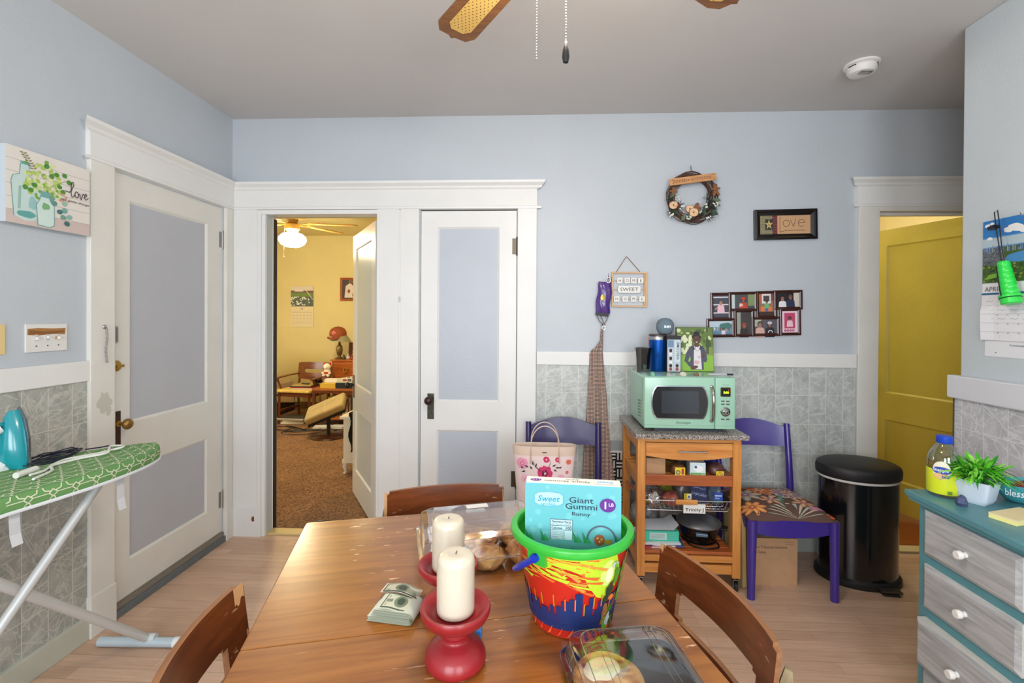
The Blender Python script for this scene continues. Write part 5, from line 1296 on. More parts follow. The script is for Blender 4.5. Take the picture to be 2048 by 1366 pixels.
carton('photo_strip_stand', 'narrow welcome photo strip box standing between blue tumbler and girl portrait', .806, 2.81, zt, .080, .045, .212, (40, 38, 40), cat='photo stand', deco=strip)
t = thing('smart_speaker', 'round blue grey clock speaker balanced on the blue tumbler', 'speaker', (.768, 2.84, zt+.2195))
g = MB(); g.lathe([(.030, 0), (.040, .008), (.0495, .03), (.051, .048), (.048, .066), (.038, .082), (.022, .092), (.001, .095)], P((112, 132, 146), .9, bump=.5, bs=900), 48); sb = g.build('fabric_shell', t, smooth=60)
g = MB()
def sphm(u, v, h): 
    r = .0515+h; a = -PI/2+u/.05; e = v/.05; return (r*math.cos(a)*math.cos(e), r*math.sin(a)*math.cos(e), .047+r*math.sin(e)*.95)
d = Dec(g, sphm, h0=.0006); d.text('5:01', 0, -.002, .012, EM((235, 250, 255), 2.2), w=.034, full=True); g.build('clock_digits', sb, keep=True)
g = MB(); g.lathe([(.028, -.001), (.031, 0), (.036, .006), (.030, .007)], P((40, 44, 50), .5), 32); g.build('base', t, smooth=50)
# canvas portrait
t = thing('portrait_canvas', 'canvas photo of a girl in a denim jacket leaning on the wall above microwave', 'photo print', (.948, 2.842, zt+.001), 0, rot=(math.radians(-7), 0, math.radians(-2)))
cw_, chh_ = .212, .262
g = MB(); g.box(-cw_/2, cw_/2, 0, .018, 0, chh_, P((40, 44, 36), .6)); g.build('canvas_block', t, bevel=.001)
g = MB(); d = Dec(g, lambda u, v, h: ((u-.5)*cw_, -h, v*chh_), step=.00025); rd = random.Random(3)
d.rect(.01, .005, .99, .995, (126, 150, 74)); d.up(); d.rect(.01, .55, .99, .995, (96, 120, 56)); d.rect(.01, .005, .99, .36, (138, 186, 60)); d.up()
for k in range(50):
    x, y = rd.uniform(.06, .94), rd.uniform(.58, .94); d.circ(x, y, rd.uniform(.02, .06), [(66, 92, 44), (170, 190, 110), (206, 216, 160), (110, 134, 60)][k % 4], rd.uniform(.02, .05), 9, wob=.2, seed=k)
for k in range(14): x, y = rd.uniform(.1, .4), rd.uniform(.34, .8); d.circ(x, y, .05, (222, 228, 190), .05, 10)
d.rect(.80, .40, .87, .72, (84, 76, 50)); d.circ(.86, .62, .08, (60, 84, 40), .10, 9, wob=.2); d.up()
skin = (92, 58, 46); dk = (26, 20, 22); jean = (74, 76, 96)
d.poly([(.20, .22), (.24, .36), (.30, .48), (.38, .555), (.46, .585), (.64, .585), (.74, .54), (.80, .42), (.82, .26), (.78, .20), (.72, .22), (.72, .04), (.38, .04), (.36, .10), (.30, .16), (.38, .26), (.36, .34), (.28, .20)][::1], jean); d.up()
d.poly([(.34, .10), (.20, .24), (.26, .27), (.42, .13)], jean); d.poly([(.47, .57), (.45, .05), (.67, .05), (.64, .57)], (226, 222, 226)); d.circ(.55, .20, .07, (216, 170, 176), .05, 9, wob=.3, seed=2); d.circ(.60, .32, .04, (190, 180, 210), .03, 8)
d.circ(.47, .09, .10, skin, .04, 12, rot=.2); d.circ(.70, .35, .045, skin, .05, 10); d.circ(.76, .27, .06, jean, .05, 10); d.up()
d.rect(.49, .55, .60, .64, skin); d.poly([(.46, .585), (.50, .50), (.44, .46), (.40, .56)], (62, 64, 84)); d.poly([(.64, .585), (.61, .50), (.67, .46), (.72, .555)], (62, 64, 84)); d.up()
d.circ(.545, .86, .085, dk, .045, 12, wob=.08); d.circ(.545, .765, .125, dk, .085, 16); d.up(); d.circ(.548, .705, .105, skin, .095, 18); d.up()
d.circ(.505, .725, .018, (30, 20, 20), .008); d.circ(.592, .725, .018, (30, 20, 20), .008); d.circ(.548, .658, .030, (236, 230, 224), .009, 12); d.circ(.548, .695, .014, (76, 46, 38), .014)
d.stroke([(.50, .56), (.52, .47), (.57, .46), (.62, .50)], .006, (60, 50, 50))
g.build('printed_photo', t, keep=True)
# stones
def stone(label, x, y, z, r, c, seed, name='stone', facets=7, gem=False):
    rd = random.Random(seed); g = MB(); vs = []; n = facets
    lay = ((.8, 0), (1.0, .35), (.7, .8), (.1, 1.05)) if not gem else ((1.0, 0), (.6, .5), (.05, 1.1))
    for q, zz in lay:
        for k in range(n): a = 2*PI*k/n+q; w = 1+.25*(rd.random()-.5); vs.append((r[0]*q*w*math.cos(a), r[1]*q*w*math.sin(a), r[2]*zz*(1+.15*(rd.random()-.5)*(zz > 0))))
    fs = [tuple(range(n))[::-1]]+[(i*n+k, i*n+(k+1) % n, (i+1)*n+(k+1) % n, (i+1)*n+k) for i in range(len(lay)-1) for k in range(n)]+[tuple((len(lay)-1)*n+k for k in range(n))]
    g.add(vs, fs, c if isinstance(c, bpy.types.Material) else P(c, .3, bump=.2, var=.15, vs=60)); return tag(g.build(name, loc=(x, y, z)), label, name, 'stones on the microwave' if z > 1 else None)
ys = 2.625
stone('green stone at the left front of the microwave top', .645, ys, zt, (.013, .011, .019), (130, 190, 160), 1)
stone('clear crystal pyramid in front of the blue tumbler', .728, ys-.005, zt, (.020, .016, .018), (170, 172, 168), 2, gem=True, facets=4)
stone('white quartz stone in front of the welcome photo strip', .808, ys, zt, (.020, .014, .022), (214, 208, 186), 3)
stone('brown stone in front of the girl portrait', .880, ys, zt, (.017, .012, .018), (124, 104, 78), 4)
g = MB(); g.tube([(0, 0, .008), (.06, .0, .009), (.10, .002, .009)], [.008, .009, .006], P((206, 200, 214), .3), 10, flat=.6); g.tube([(.10, .002, .009), (.135, .003, .008)], .005, P((40, 34, 40), .4), 10)
tag(g.build('lighter_wand', smooth=50, loc=(.945, ys+.01, zt)), 'pale handheld wand with dark tip lying at the right of the stones', 'tool')
# ================================================================== WALL PIECES, DRESSER, IRONING BOARD, CEILING
WY = D-.001
# wreath
wr = thing('twig_wreath', 'round brown twig wreath with apple slices and a wooden baked with love board', 'wreath', (.967, WY-.028, 2.185))
g = MB(); rd = random.Random(4); tws = [P((84, 56, 44), .8), P((60, 40, 34), .8), P((112, 80, 60), .8)]
for k in range(46):
    r0 = .132+rd.uniform(-.022, .022); y0 = rd.uniform(-.018, .016); a0 = rd.random()*2*PI; span = rd.uniform(1.2, 4.2); n = 22; ph = rd.random()*6
    pts = [((r0+.010*math.sin(q*3+ph))*math.cos(a0+q), y0+.008*math.sin(q*2+ph), (r0+.010*math.sin(q*3+ph))*math.sin(a0+q)) for q in frange(0, span, n)]
    g.tube(pts, rd.uniform(.0018, .0034), tws[k % 3], 5)
g.build('twigs', wr, smooth=60)
def ginger(name, x, z, s, rot, y=-.028):
    T = Matrix.Translation((x, y, z)) @ Matrix.Rotation(rot, 4, 'Y') @ Matrix.Scale(s, 4)
    pts = []
    for k in range(11): a = -PI*.28+PI*1.56*k/10; pts.append((.30*math.cos(a), .62+.30*math.sin(a)))
    pts += [(-.55, .30), (-.68, .18), (-.60, .04), (-.30, .10), (-.34, -.30), (-.52, -.70), (-.38, -.86), (-.20, -.80), (0, -.42), (.20, -.80), (.38, -.86), (.52, -.70), (.34, -.30), (.30, .10), (.60, .04), (.68, .18), (.55, .30)]
    g = MB(); g.prism(pts, 0, .22, P((134, 90, 60), .85, bump=.3, bs=200), axis='y', T=T)
    for (a, b) in ((-.1, .68), (.1, .68), (0, .1), (0, -.1)): g.ball((a, -.02, b), .045, dark, 6, 4, T=T)
    g.build('gingerbread_figure', wr)
ginger('a', -.120, .026, .038, .1, -.034); ginger('b', .134, .040, .043, -.12, -.034); ginger('c', .022, -.074, .040, .1, -.034)
g = MB(); T = Matrix.Translation((-.006, -.036, .104)) @ Matrix.Rotation(-.125, 4, 'Y')
g.box(-.141, .141, -.004, .004, -.021, .021, WOOD((190, 134, 84), (212, 160, 108), .7, 'x', 3), T=T)
d = Dec(g, lambda u, v, h: tuple(T @ Vector((u, -.004-h, v)))); ltr = (120, 76, 44)
d.text('BAKED', -.077, 0, .020, ltr, w=.082); d.text('WITH', .012, 0, .018, ltr, w=.052); d.text('LOVE', .083, 0, .020, ltr, w=.055)
for hx in (-.027, .047): d.circ(hx-.002, .002, .0028, (150, 60, 44)); d.circ(hx+.002, .002, .0028, (150, 60, 44)); d.poly([(hx-.0045, .001), (hx, -.005), (hx+.0045, .001)], (150, 60, 44))
for x, z in ((-.124, .012), (-.122, -.012), (.122, .012), (.124, -.012)): d.circ(x, z, .0028, (30, 24, 22), n=8)
g.build('name_board', wr, keep=True, label='wooden board reading baked with love')
for x, z, r in ((-.121, -.052, .027), (-.022, -.075, .025), (.000, -.098, .029)):
    g = MB(); T = Matrix.Translation((x, -.030-(.006 if x == 0 else 0), z)) @ Matrix.Rotation(PI/2, 4, 'X'); pts = []
    for k in range(24): a = 2*PI*k/24; q = r*(1-.02*math.cos(2*a)-.16*max(0, math.sin(a))**8-.10*max(0, -math.sin(a))**8); pts.append((q*math.cos(a), q*math.sin(a)))
    g.prism(pts, 0, .006, P((120, 60, 40), .6), T=T); g.prism([(a*.93, b*.93) for a, b in pts], .0055, .0066, P((224, 188, 148), .7, var=.08, vs=80), T=T); g.prism([(a*.16, b*.2) for a, b in pts], .0066, .0072, P((110, 70, 40), .7), T=T); g.build('apple_slice', wr)
def leaf(g, c, l, w, a, m, tilt=0):
    T = Matrix.Translation(c) @ Matrix.Rotation(a, 4, 'Y') @ Matrix.Rotation(tilt, 4, 'X')
    pts = [(0, 0, 0), (l*.3, -.003, w*.45), (l*.65, -.004, w*.42), (l, 0, 0), (l*.65, -.004, -w*.42), (l*.3, -.003, -w*.45), (l*.5, .002, 0)]
    g.add(pts, [(0, 1, 6), (1, 2, 6), (2, 3, 6), (3, 4, 6), (4, 5, 6), (5, 0, 6)], m, T)
lf = [P((92, 112, 88), .7), P((58, 78, 58), .7), P((40, 58, 46), .8)]
for k, (x, z, l, w, a) in enumerate(((-.02, -.112, .034, .028, 2.0), (.058, -.09, .05, .024, -1.1), (.115, -.020, .045, .022, .1), (.10, -.085, .05, .03, .5), (-.135, -.008, .03, .02, -1.3), (-.125, -.085, .04, .02, .6), (-.05, -.115, .035, .026, 2.2), (.06, -.115, .03, .024, -1.3), (.12, -.045, .04, .018, .3))):
    g = MB(); leaf(g, (x, -.036, z), l*1.15, w*1.15, a, lf[k % 2]); g.build('leaf', wr, keep=True)
for (x, z) in ((-.145, -.010), (.085, -.012), (.115, -.060), (.10, -.125), (-.13, -.10), (-.085, -.055), (.035, -.10)):
    g = MB()
    for k in range(24): a = rd.random()*2*PI; l = rd.uniform(.018, .038); g.tube([(x, -.028, z), (x+l*math.cos(a), -.034-rd.random()*.012, z+l*math.sin(a))], [.0018, .0009], lf[2], 4)
    g.build('pine_sprig', wr)
wb = P((238, 238, 232), .4)
for k, (x, z, n) in enumerate(((-.135, -.110, 7), (.130, -.050, 7), (.070, -.055, 6), (-.026, -.132, 7), (-.070, -.068, 5), (.092, -.135, 6), (.045, -.10, 3), (-.10, -.015, 4))):
    g = MB()
    for q in range(n): g.ball((x+rd.uniform(-.014, .014), -.038-rd.random()*.006, z+rd.uniform(-.012, .012)), rd.uniform(.0038, .0056), wb, 8, 6)
    g.build('berry_cluster', wr, smooth=60)
g = MB(); g.tube([(-.092, -.032, -.035), (-.085, -.034, -.070)], .006, P((110, 48, 34), .7), 8); g.build('cinnamon_stick', wr)
g = MB(); g.tube([(0, .02, .188), (-.006, .0, .20), (-.003, .01, .178), (.005, .0, .165)], .002, P((90, 80, 74), .5, .5), 6); g.build('hanger_loop', wr)

# LOVE frame
lv = thing('framed_love_sign', 'wide black framed love sampler with star patch on the back wall', 'picture', (1.542, WY, 2.021), rot=(0, -.021, 0))
w, h = .188, .093
def frame(t, w, h, b, dpt, m, y=0, step=True, x0=0, z0=0, name='frame'):
    g = MB()
    def ring(a0, b0, y0, a1, b1, y1):
        o = [(x0+sx*a0, y0, z0+sz*b0) for sx, sz in ((-1, -1), (1, -1), (1, 1), (-1, 1))]; i = [(x0+sx*a1, y1, z0+sz*b1) for sx, sz in ((-1, -1), (1, -1), (1, 1), (-1, 1))]
        g.add(o+i, [(k, (k+1) % 4, 4+(k+1) % 4, 4+k) for k in range(4)], m)
    ring(w, h, y, w, h, y-dpt); ring(w, h, y-dpt, w-b*.35, h-b*.35, y-dpt*1.15); ring(w-b*.35, h-b*.35, y-dpt*1.15, w-b*.55, h-b*.55, y-dpt*.8); ring(w-b*.55, h-b*.55, y-dpt*.8, w-b, h-b, y-dpt*.55); ring(w-b, h-b, y-dpt*.55, w-b, h-b, y-.002)
    o = g.build(name, t); return o
frame(lv, w, h, .036, .022, P((22, 20, 20), .22, coat=.4))
g = MB(); y0 = -.010; g.box(-w+.03, w-.03, y0, y0+.004, -h+.03, h-.03, P((200, 158, 118), .8)); d = Dec(g, lambda u, v, h_: (u, y0-h_, v)); d.rough = .85
d.rect(-.153, -.060, -.048, .060, (140, 132, 100)); d.up()
for k in range(12): d.rect(-.153+k*.0062, -.060, -.151+k*.0062, .060, (90, 84, 66)); 
d.up()
for k in range(13): d.rect(-.153, -.058+k*.0095, -.078, -.055+k*.0095, (168, 158, 120))
d.rect(-.078, -.060, -.048, .060, (130, 60, 62)); d.up()
for k in range(8): d.rect(-.078, -.056+k*.015, -.048, -.050+k*.015, (80, 50, 50))
d.rect(-.121, -.030, -.074, .036, (50, 56, 56)); d.up(); st = [((.026 if k % 2 == 0 else .010)*math.sin(PI*k/5)-.098, (.034 if k % 2 == 0 else .013)*math.cos(PI*k/5)+.002) for k in range(10)]; d.poly(st, (196, 176, 112)); d.up(); d.circ(-.098, .0, .006, (150, 130, 80), n=8)
ik = (70, 48, 36)
d.stroke([(-.028, .048), (-.032, .040), (-.032, -.045), (-.010, -.040)], .0022, ik); d.ring(.006, .008, .020, .0022, ik, 18); d.stroke([(.032, .028), (.048, -.012), (.064, .030), (.060, .034)], .0022, ik); d.ring(.098, .008, .021, .0022, ik, 16, a0=.1, a1=5.4); d.stroke([(.078, .010), (.118, .012)], .0022, ik); d.text("Like there's no tomorrow", .055, -.035, .008, ik, w=.125)
g.build('sampler', lv, keep=True)

# HOME SWEET HOME
hs = thing('home_sweet_home_sign', 'square pale wood frame sign reading home sweet home hanging by cord', 'sign', (.592, WY-.001, 1.618))
ow = WOOD((196, 158, 118), (222, 188, 150), .6, 'x', 3, key2=20); owz = WOOD((196, 158, 118), (222, 188, 150), .6, 'z', 3, key2=21)
g = MB(); q = .110
g.box(-q, q, -.018, 0, q-.010, q, ow); g.box(-q, q, -.018, 0, -q, -q+.010, ow); g.box(-q, -q+.010, -.018, 0, -q+.010, q-.010, owz); g.box(q-.010, q, -.018, 0, -q+.010, q-.010, owz); g.box(q-.019, q-.010, -.012, 0, -q+.01, q-.01, owz); g.build('frame', hs)
g = MB()
for z in (.055, .0, -.060): g.tube([(-q+.005, -.009, z), (q-.005, -.009, z)], .002, ow, 6)
g.build('dowel', hs)
wt = P((232, 232, 226), .5)
for z, xs_, lt in ((.055, (-.060, -.014, .026, .070), 'HOME'), (-.060, (-.079, -.026, .026, .078), 'HOME')):
    for x, ch in zip(xs_, lt):
        g = MB(); T = Matrix.Translation((x, -.016, z)) @ Matrix.Rotation(.05*math.sin(x*90), 4, 'Y'); g.box(-.017, .017, 0, .007, -.017, .017, wt, T=T); d = Dec(g, lambda u, v, h_: tuple(T @ Vector((u, -h_, v)))); d.text(ch, 0, 0, .017, (40, 40, 44), full=True); g.build('letter_tile', hs, keep=True)
g = MB(); g.prism([(-.072, -.022+.008), (-.064, -.022), (.060, -.022), (.068, -.014), (.068, .014), (.060, .022), (-.064, .022), (-.072, .014)], -.019, -.012, wt, axis='y'); d = Dec(g, lambda u, v, h_: (u, -.019-h_, v)); d.text('SWEET', -.002, 0, .022, (40, 40, 44), w=.112, full=True); g.build('letter_plaque', hs, keep=True)
g = MB(); g.tube([(-.084, -.009, q-.004), (-.022, -.006, .204), (-.018, -.006, .207), (-.014, -.006, .204), (.070, -.009, q-.004)], .0020, P((150, 110, 76), .9), 6); g.tube([(-.018, -.012, .209), (-.018, .001, .209)], .0022, steel, 6); g.build('cord', hs, smooth=60)

# collage frame
cf = thing('collage_frame', 'dark brown frame joining eight family photos on the back wall', 'picture', (1.361, WY, 1.471), rot=(0, -.022, 0))
fm_ = P((62, 30, 24), .3, coat=.3, var=.15, vs=20)
KX = 1/8.533; S_ = .0028*KX*8.533   # metres per zoom pixel of the measured drawing
def cx_(px): return (px-940)/8.533*.00302
def cz_(py): return -(py-570)/8.533*.00302
pics = [((240, 237, 500, 630), 0), ((548, 228, 948, 482), 1), ((1024, 222, 1282, 612), 2), ((1322, 213, 1712, 468), 3), ((165, 688, 556, 934), 4), ((640, 540, 890, 930), 5), ((940, 672, 1330, 926), 6), ((1418, 530, 1680, 918), 7)]
cg = MB()
for (a, b, c, e), k in pics:
    x0, x1, z0, z1 = cx_(a)-.017, cx_(c)+.017, cz_(e)-.015, cz_(b)+.015
    f_ = (x1-x0)/2; hh2 = (z1-z0)/2
    frame(cf, f_, hh2, .017, .014, fm_, x0=(x0+x1)/2, z0=(z0+z1)/2)
def person_shape(d, x, z, s, top, hair=(30, 22, 22), skin=(110, 72, 56), cap=None):
    d.poly([(x-.5*s, z-1.0*s), (x-.42*s, z-.1*s), (x-.15*s, z+.05*s), (x+.15*s, z+.05*s), (x+.42*s, z-.1*s), (x+.5*s, z-1.0*s)], top)
    d.circ(x, z+.36*s, .27*s, hair, .31*s, 14); d.up(); d.circ(x, z+.30*s, .20*s, skin, .25*s, 14); d.rect(x-.08*s, z-.02*s, x+.08*s, z+.14*s, skin)
    if cap: d.circ(x, z+.48*s, .25*s, cap, .16*s, 12)
    d.up(); d.circ(x-.08*s, z+.34*s, .02*s, (20, 14, 14), n=6); d.circ(x+.08*s, z+.34*s, .02*s, (20, 14, 14), n=6); d.rect(x-.07*s, z+.17*s, x+.07*s, z+.20*s, (226, 210, 200)); d.h -= .0006
for (a, b, c, e), k in pics:
    x0, x1, z0, z1 = cx_(a), cx_(c), cz_(e), cz_(b); w = x1-x0; h = z1-z0; rd = random.Random(k)
    g = MB(); bg = [(60, 66, 80), (70, 74, 78), (150, 110, 90), (40, 40, 46), (110, 150, 170), (60, 52, 52), (90, 84, 92), (170, 60, 96)][k]
    g.box(x0-.001, x1+.001, -.006, -.003, z0-.001, z1+.001, P(bg, .25)); d = Dec(g, lambda u, v, hh_: (x0+u*w, -.006-hh_, z0+v*h), step=.0002); Q = lambda u, v: (u, v)
    dm = Dec(g, lambda u, v, hh_: (x0+u, -.006-hh_, z0+v), step=.0002, h0=.0008)
    if k == 0:
        for z in (.18, .55, .88): d.rect(0, z, 1, z+.05, (220, 214, 220))
        person_shape(dm, w*.5, h*.55, w*.5, (238, 190, 206), skin=(180, 130, 110), hair=(96, 70, 60)); dm.poly([(w*.1, h*.38), (w*.3, h*.5), (w*.32, h*.44), (w*.1, h*.33)], (196, 146, 124))
    elif k == 1:
        d.rect(0, 0, .16, 1, (196, 210, 210)); d.rect(.72, .2, 1, 1, (130, 146, 96)); d.up(); person_shape(dm, w*.52, h*.42, h*.62, (190, 66, 50), cap=(206, 60, 44)); dm.h += .001; dm.circ(w*.42, h*.26, w*.09, (226, 200, 190), h*.12, 9, wob=.3)
    elif k == 2:
        d.rect(.2, .55, .8, 1, (226, 222, 220)); d.rect(0, .68, .18, 1, (190, 96, 66)); d.rect(.8, .68, 1, 1, (120, 70, 60)); d.up(); d.rect(.3, .65, .7, .9, (70, 64, 70)); d.rect(.12, .2, .85, .42, (226, 120, 60)); d.rect(0, 0, 1, .18, (60, 40, 34)); person_shape(dm, w*.52, h*.56, w*.34, (110, 180, 120)); dm.rect(w*.40, h*.20, w*.62, h*.38, (70, 110, 170))
    elif k == 3:
        d.rect(.76, 0, 1, 1, (206, 200, 190)); d.up(); person_shape(dm, w*.27, h*.42, h*.55, (226, 226, 230), skin=(150, 100, 78)); person_shape(dm, w*.62, h*.5, h*.62, (34, 44, 80), skin=(130, 84, 64))
    elif k == 4:
        d.rect(0, .55, 1, 1, (190, 210, 222)); d.circ(.75, .62, .28, (70, 120, 116), .25, 10, wob=.2); d.rect(0, 0, 1, .22, (90, 130, 160)); d.up()
        for q in range(7): d.circ(.1+q*.13, .38+.05*math.sin(q), .035, [(120, 84, 70), (226, 220, 222), (190, 150, 150)][q % 3], .12, 8)
        person_shape(dm, w*.62, h*.3, h*.3, (220, 216, 226))
    elif k == 5:
        d.rect(0, 0, .27, 1, (150, 160, 150)); d.up(); person_shape(dm, w*.5, h*.26, w*.62, (44, 34, 36), hair=(130, 60, 44), skin=(150, 80, 60), cap=(140, 66, 50))
    elif k == 6:
        d.rect(0, .5, .3, 1, (170, 180, 160)); d.up(); person_shape(dm, w*.25, h*.42, h*.66, (210, 170, 160), skin=(150, 110, 96)); person_shape(dm, w*.68, h*.42, h*.66, (30, 28, 34), cap=(190, 196, 210)); dm.h += .001; dm.ring(w*.70, h*.08, h*.14, h*.05, (226, 226, 226), 10, a0=0, a1=PI)
    else:
        d.rect(0, 0, 1, 1, (236, 206, 216)); d.up(); d.rect(.14, .20, .84, .90, (190, 70, 110)); d.up(); person_shape(dm, w*.5, h*.56, w*.42, (232, 196, 206)); 
        for q in range(4): dm.circ(w*(.2+q*.17), h*.11, w*.08, (160, 40, 90)); dm.up(); dm.text('LOVE'[q], w*(.2+q*.17), h*.11, w*.09, (240, 220, 230), full=True); dm.h -= .0002
    g.build('photo', cf, keep=True)

# purple pouch, keys and checked apron hanging from wall hooks
hk = thing('wall_hook', 'small nail hook on the back wall holding the purple pouch', 'hook', (.462, WY, 1.70))
g = MB(); g.tube([(0, 0, .02), (0, -.004, -.005), (0, -.018, -.012), (0, -.022, .0)], .002, steel, 6); g.build('nail', hk, smooth=60)
pp = thing('purple_pouch', 'purple patent leather wristlet pouch hanging on the back wall beside the sign', 'pouch', (.432, WY-.026, 1.565), rot=(0, .10, 0))
pm_ = P((78, 48, 128), .18, coat=.6, bump=.3, bs=40)
g = MB()
def pch(u, v, s):
    w = .044*(1-.12*max(0, v)**3); x = u*w+.004*math.sin(v*5); y = -(.018*(1-abs(u)**2.5)*(1-.6*abs(v)**4)+.003*math.sin(u*9+v*4))*(1 if s == 0 else -.8); return (x, y, v*.098)
g.panel(frange(-1, 1, 11), frange(-1, 1, 15), lambda i, j: True, pch, pm_, medge=P((30, 24, 40), .4)); g.build('body', pp, smooth=60)
g = MB(); g.box(-.040, .040, -.012, .012, -.115, -.095, P((26, 24, 34), .5)); g.build('lower_trim', pp, keep=True)
g = MB(); T = Matrix.Translation((-.010, -.021, -.002)) @ Matrix.Rotation(PI/2, 4, 'X'); g.lathe([(.016, 0), (.016, .002), (.013, .003), (.001, .003)], P((190, 160, 70), .3, .7), 24, T=T, sx=.85, sy=1.2); g.tube([(-.016, -.0245, -.006), (-.004, -.0245, -.006)], .001, dark, 4); g.tube([(-.016, -.0245, .002), (-.004, -.0245, .002)], .001, dark, 4); g.build('emblem', pp, smooth=40, label='oval gold emblem')
g = MB()
for k in range(3): g.tube([(.012*math.cos(a)+.016+k*.004, -.012+.003*k, .112+.018*math.sin(a)) for a in frange(0, 2*PI, 14)[:-1]], .0014, [steel, P((150, 60, 50), .6), P((60, 50, 50), .5)][k], 5, closed=True)
g.build('strap_ring', pp, smooth=60)
kc = thing('key_clip', 'silver carabiner and key rings hanging under the purple pouch', 'keys', (.426, WY-.028, 1.435))
g = MB(); g.tube(spline([(-.030, 0, .030), (-.033, 0, .010), (-.018, 0, -.020), (0, 0, -.034), (.004, 0, -.050), (.008, 0, -.034), (.024, 0, -.008), (.030, 0, .020), (.026, 0, .034)], 3), .0042, steel, 8, flat=.6); g.tube([(-.022, -.004, .030), (.006, -.006, -.028), (.012, -.006, -.040)], .003, steel, 6); g.build('carabiner', kc, smooth=50)
g = MB(); g.tube([(.010*math.cos(a)+.005, -.004, -.058+.012*math.sin(a)) for a in frange(0, 2*PI, 12)[:-1]], .0015, steel, 5, closed=True); g.build('split_ring', kc, smooth=50)
ap = thing('checked_apron', 'long red and green checked apron hanging narrowly folded on the back wall', 'apron', (.40, WY, 0))
chk = gingham((212, 200, 184), (150, 48, 50), (62, 70, 60), 118)
rows = [(1.370, .416, .430), (1.30, .413, .428), (1.255, .385, .427), (1.235, .358, .426), (1.215, .346, .428), (1.10, .343, .437), (.95, .336, .452), (.80, .329, .463), (.62, .318, .480), (.50, .308, .496), (.36, .300, .512)]
g = MB(); vs = []; fs = []; nx = 16
for sd in (0, 1):
    for r_i, (z, xa_, xb_) in enumerate(rows):
        for k in range(nx+1):
            u = k/nx; fold = .008*math.sin(u*13+z*2)*min(1, (xb_-xa_)/.08); 
            vs.append((xa_+(xb_-xa_)*u-.40, -.020-fold-(.006 if sd == 0 else -.004)-.012*(1-(2*u-1)**2), z))
R_ = len(rows)
for sd in (0, 1):
    for i in range(R_-1):
        for k in range(nx): a = sd*R_*(nx+1)+i*(nx+1)+k; fs.append((a, a+1, a+nx+2, a+nx+1) if sd == 0 else (a, a+nx+1, a+nx+2, a+1))
off = R_*(nx+1)
for i in range(R_-1):
    for k in (0, nx): a = i*(nx+1)+k; fs.append((a, a+nx+1, a+nx+1+off, a+off))
g.add(vs, fs, chk); g.build('cloth', ap, smooth=60)
g = MB(); g.tube([(.022, -.022, 1.40), (.024, -.026, 1.36), (.022, -.024, 1.30)], .008, chk, 8, flat=.5); g.build('neck_strap', ap, smooth=60)

# dresser at the right
td = (86, 142, 152); tealp = P(td, .38, bump=.15, bs=60, var=.08, vs=8); greyd = WOOD((146, 148, 150), (190, 193, 195), .5, 'y', 1.6, key2=30); greye = P((206, 202, 194), .5, var=.08, vs=20)
dz = thing('teal_dresser', 'teal painted dresser with weathered grey drawers and white knobs at the right edge', 'dresser', (0, 0, 0))
fx = 1.425; fy0, fy1 = 1.385, 1.822
g = MB(); g.prism([(1.392, fy0-.03), (1.86, fy0-.03), (1.86, 1.862), (1.400, 1.862)], .779, .800, tealp); g.build('top', dz, bevel=.004, seg=3)
g = MB(); g.box(1.404, 1.85, fy0-.015, 1.848, .766, .779, tealp); g.box(fx, 1.85, fy0, fy1, 0, .766, tealp); g.box(fx-.006, 1.85, fy0-.006, fy1+.006, 0, .07, tealp); g.build('carcass', dz, bevel=.003)
for k, (z0, z1, out) in enumerate(((.592, .752, 0), (.400, .556, 0), (.196, .362, .022), (.08, .170, .0))):
    g = MB(); xf = fx-.012-out; a, b = 1.440, 1.788
    pts_o = [(fx, a, z0), (fx, b, z0), (fx, b, z1), (fx, a, z1)]; po = [(xf+.004, a, z0), (xf+.004, b, z0), (xf+.004, b, z1), (xf+.004, a, z1)]; q = .014
    pi = [(xf-.004, a+q, z0+q), (xf-.004, b-q, z0+q), (xf-.004, b-q, z1-q), (xf-.004, a+q, z1-q)]
    g.add(pts_o+po, [(i, (i+1) % 4, 4+(i+1) % 4, 4+i) for i in range(4)], greye); g.add(po+pi, [(i, (i+1) % 4, 4+(i+1) % 4, 4+i) for i in range(4)], greyd); g.add(pi, [(0, 1, 2, 3)], greyd)
    dd_ = g.build('drawer', dz)
    g = MB(); T = Matrix.Translation((xf-.004, 1.614, (z0+z1)/2+.0)) @ Matrix.Rotation(-PI/2, 4, 'Y')
    g.lathe([(.009, 0), (.0085, .010), (.010, .013), (.0135, .016), (.0135, .028), (.012, .031), (.001, .031)], P((232, 232, 228), .4), 20, T=T); g.build('knob', dd_, smooth=40)
DT = .8003
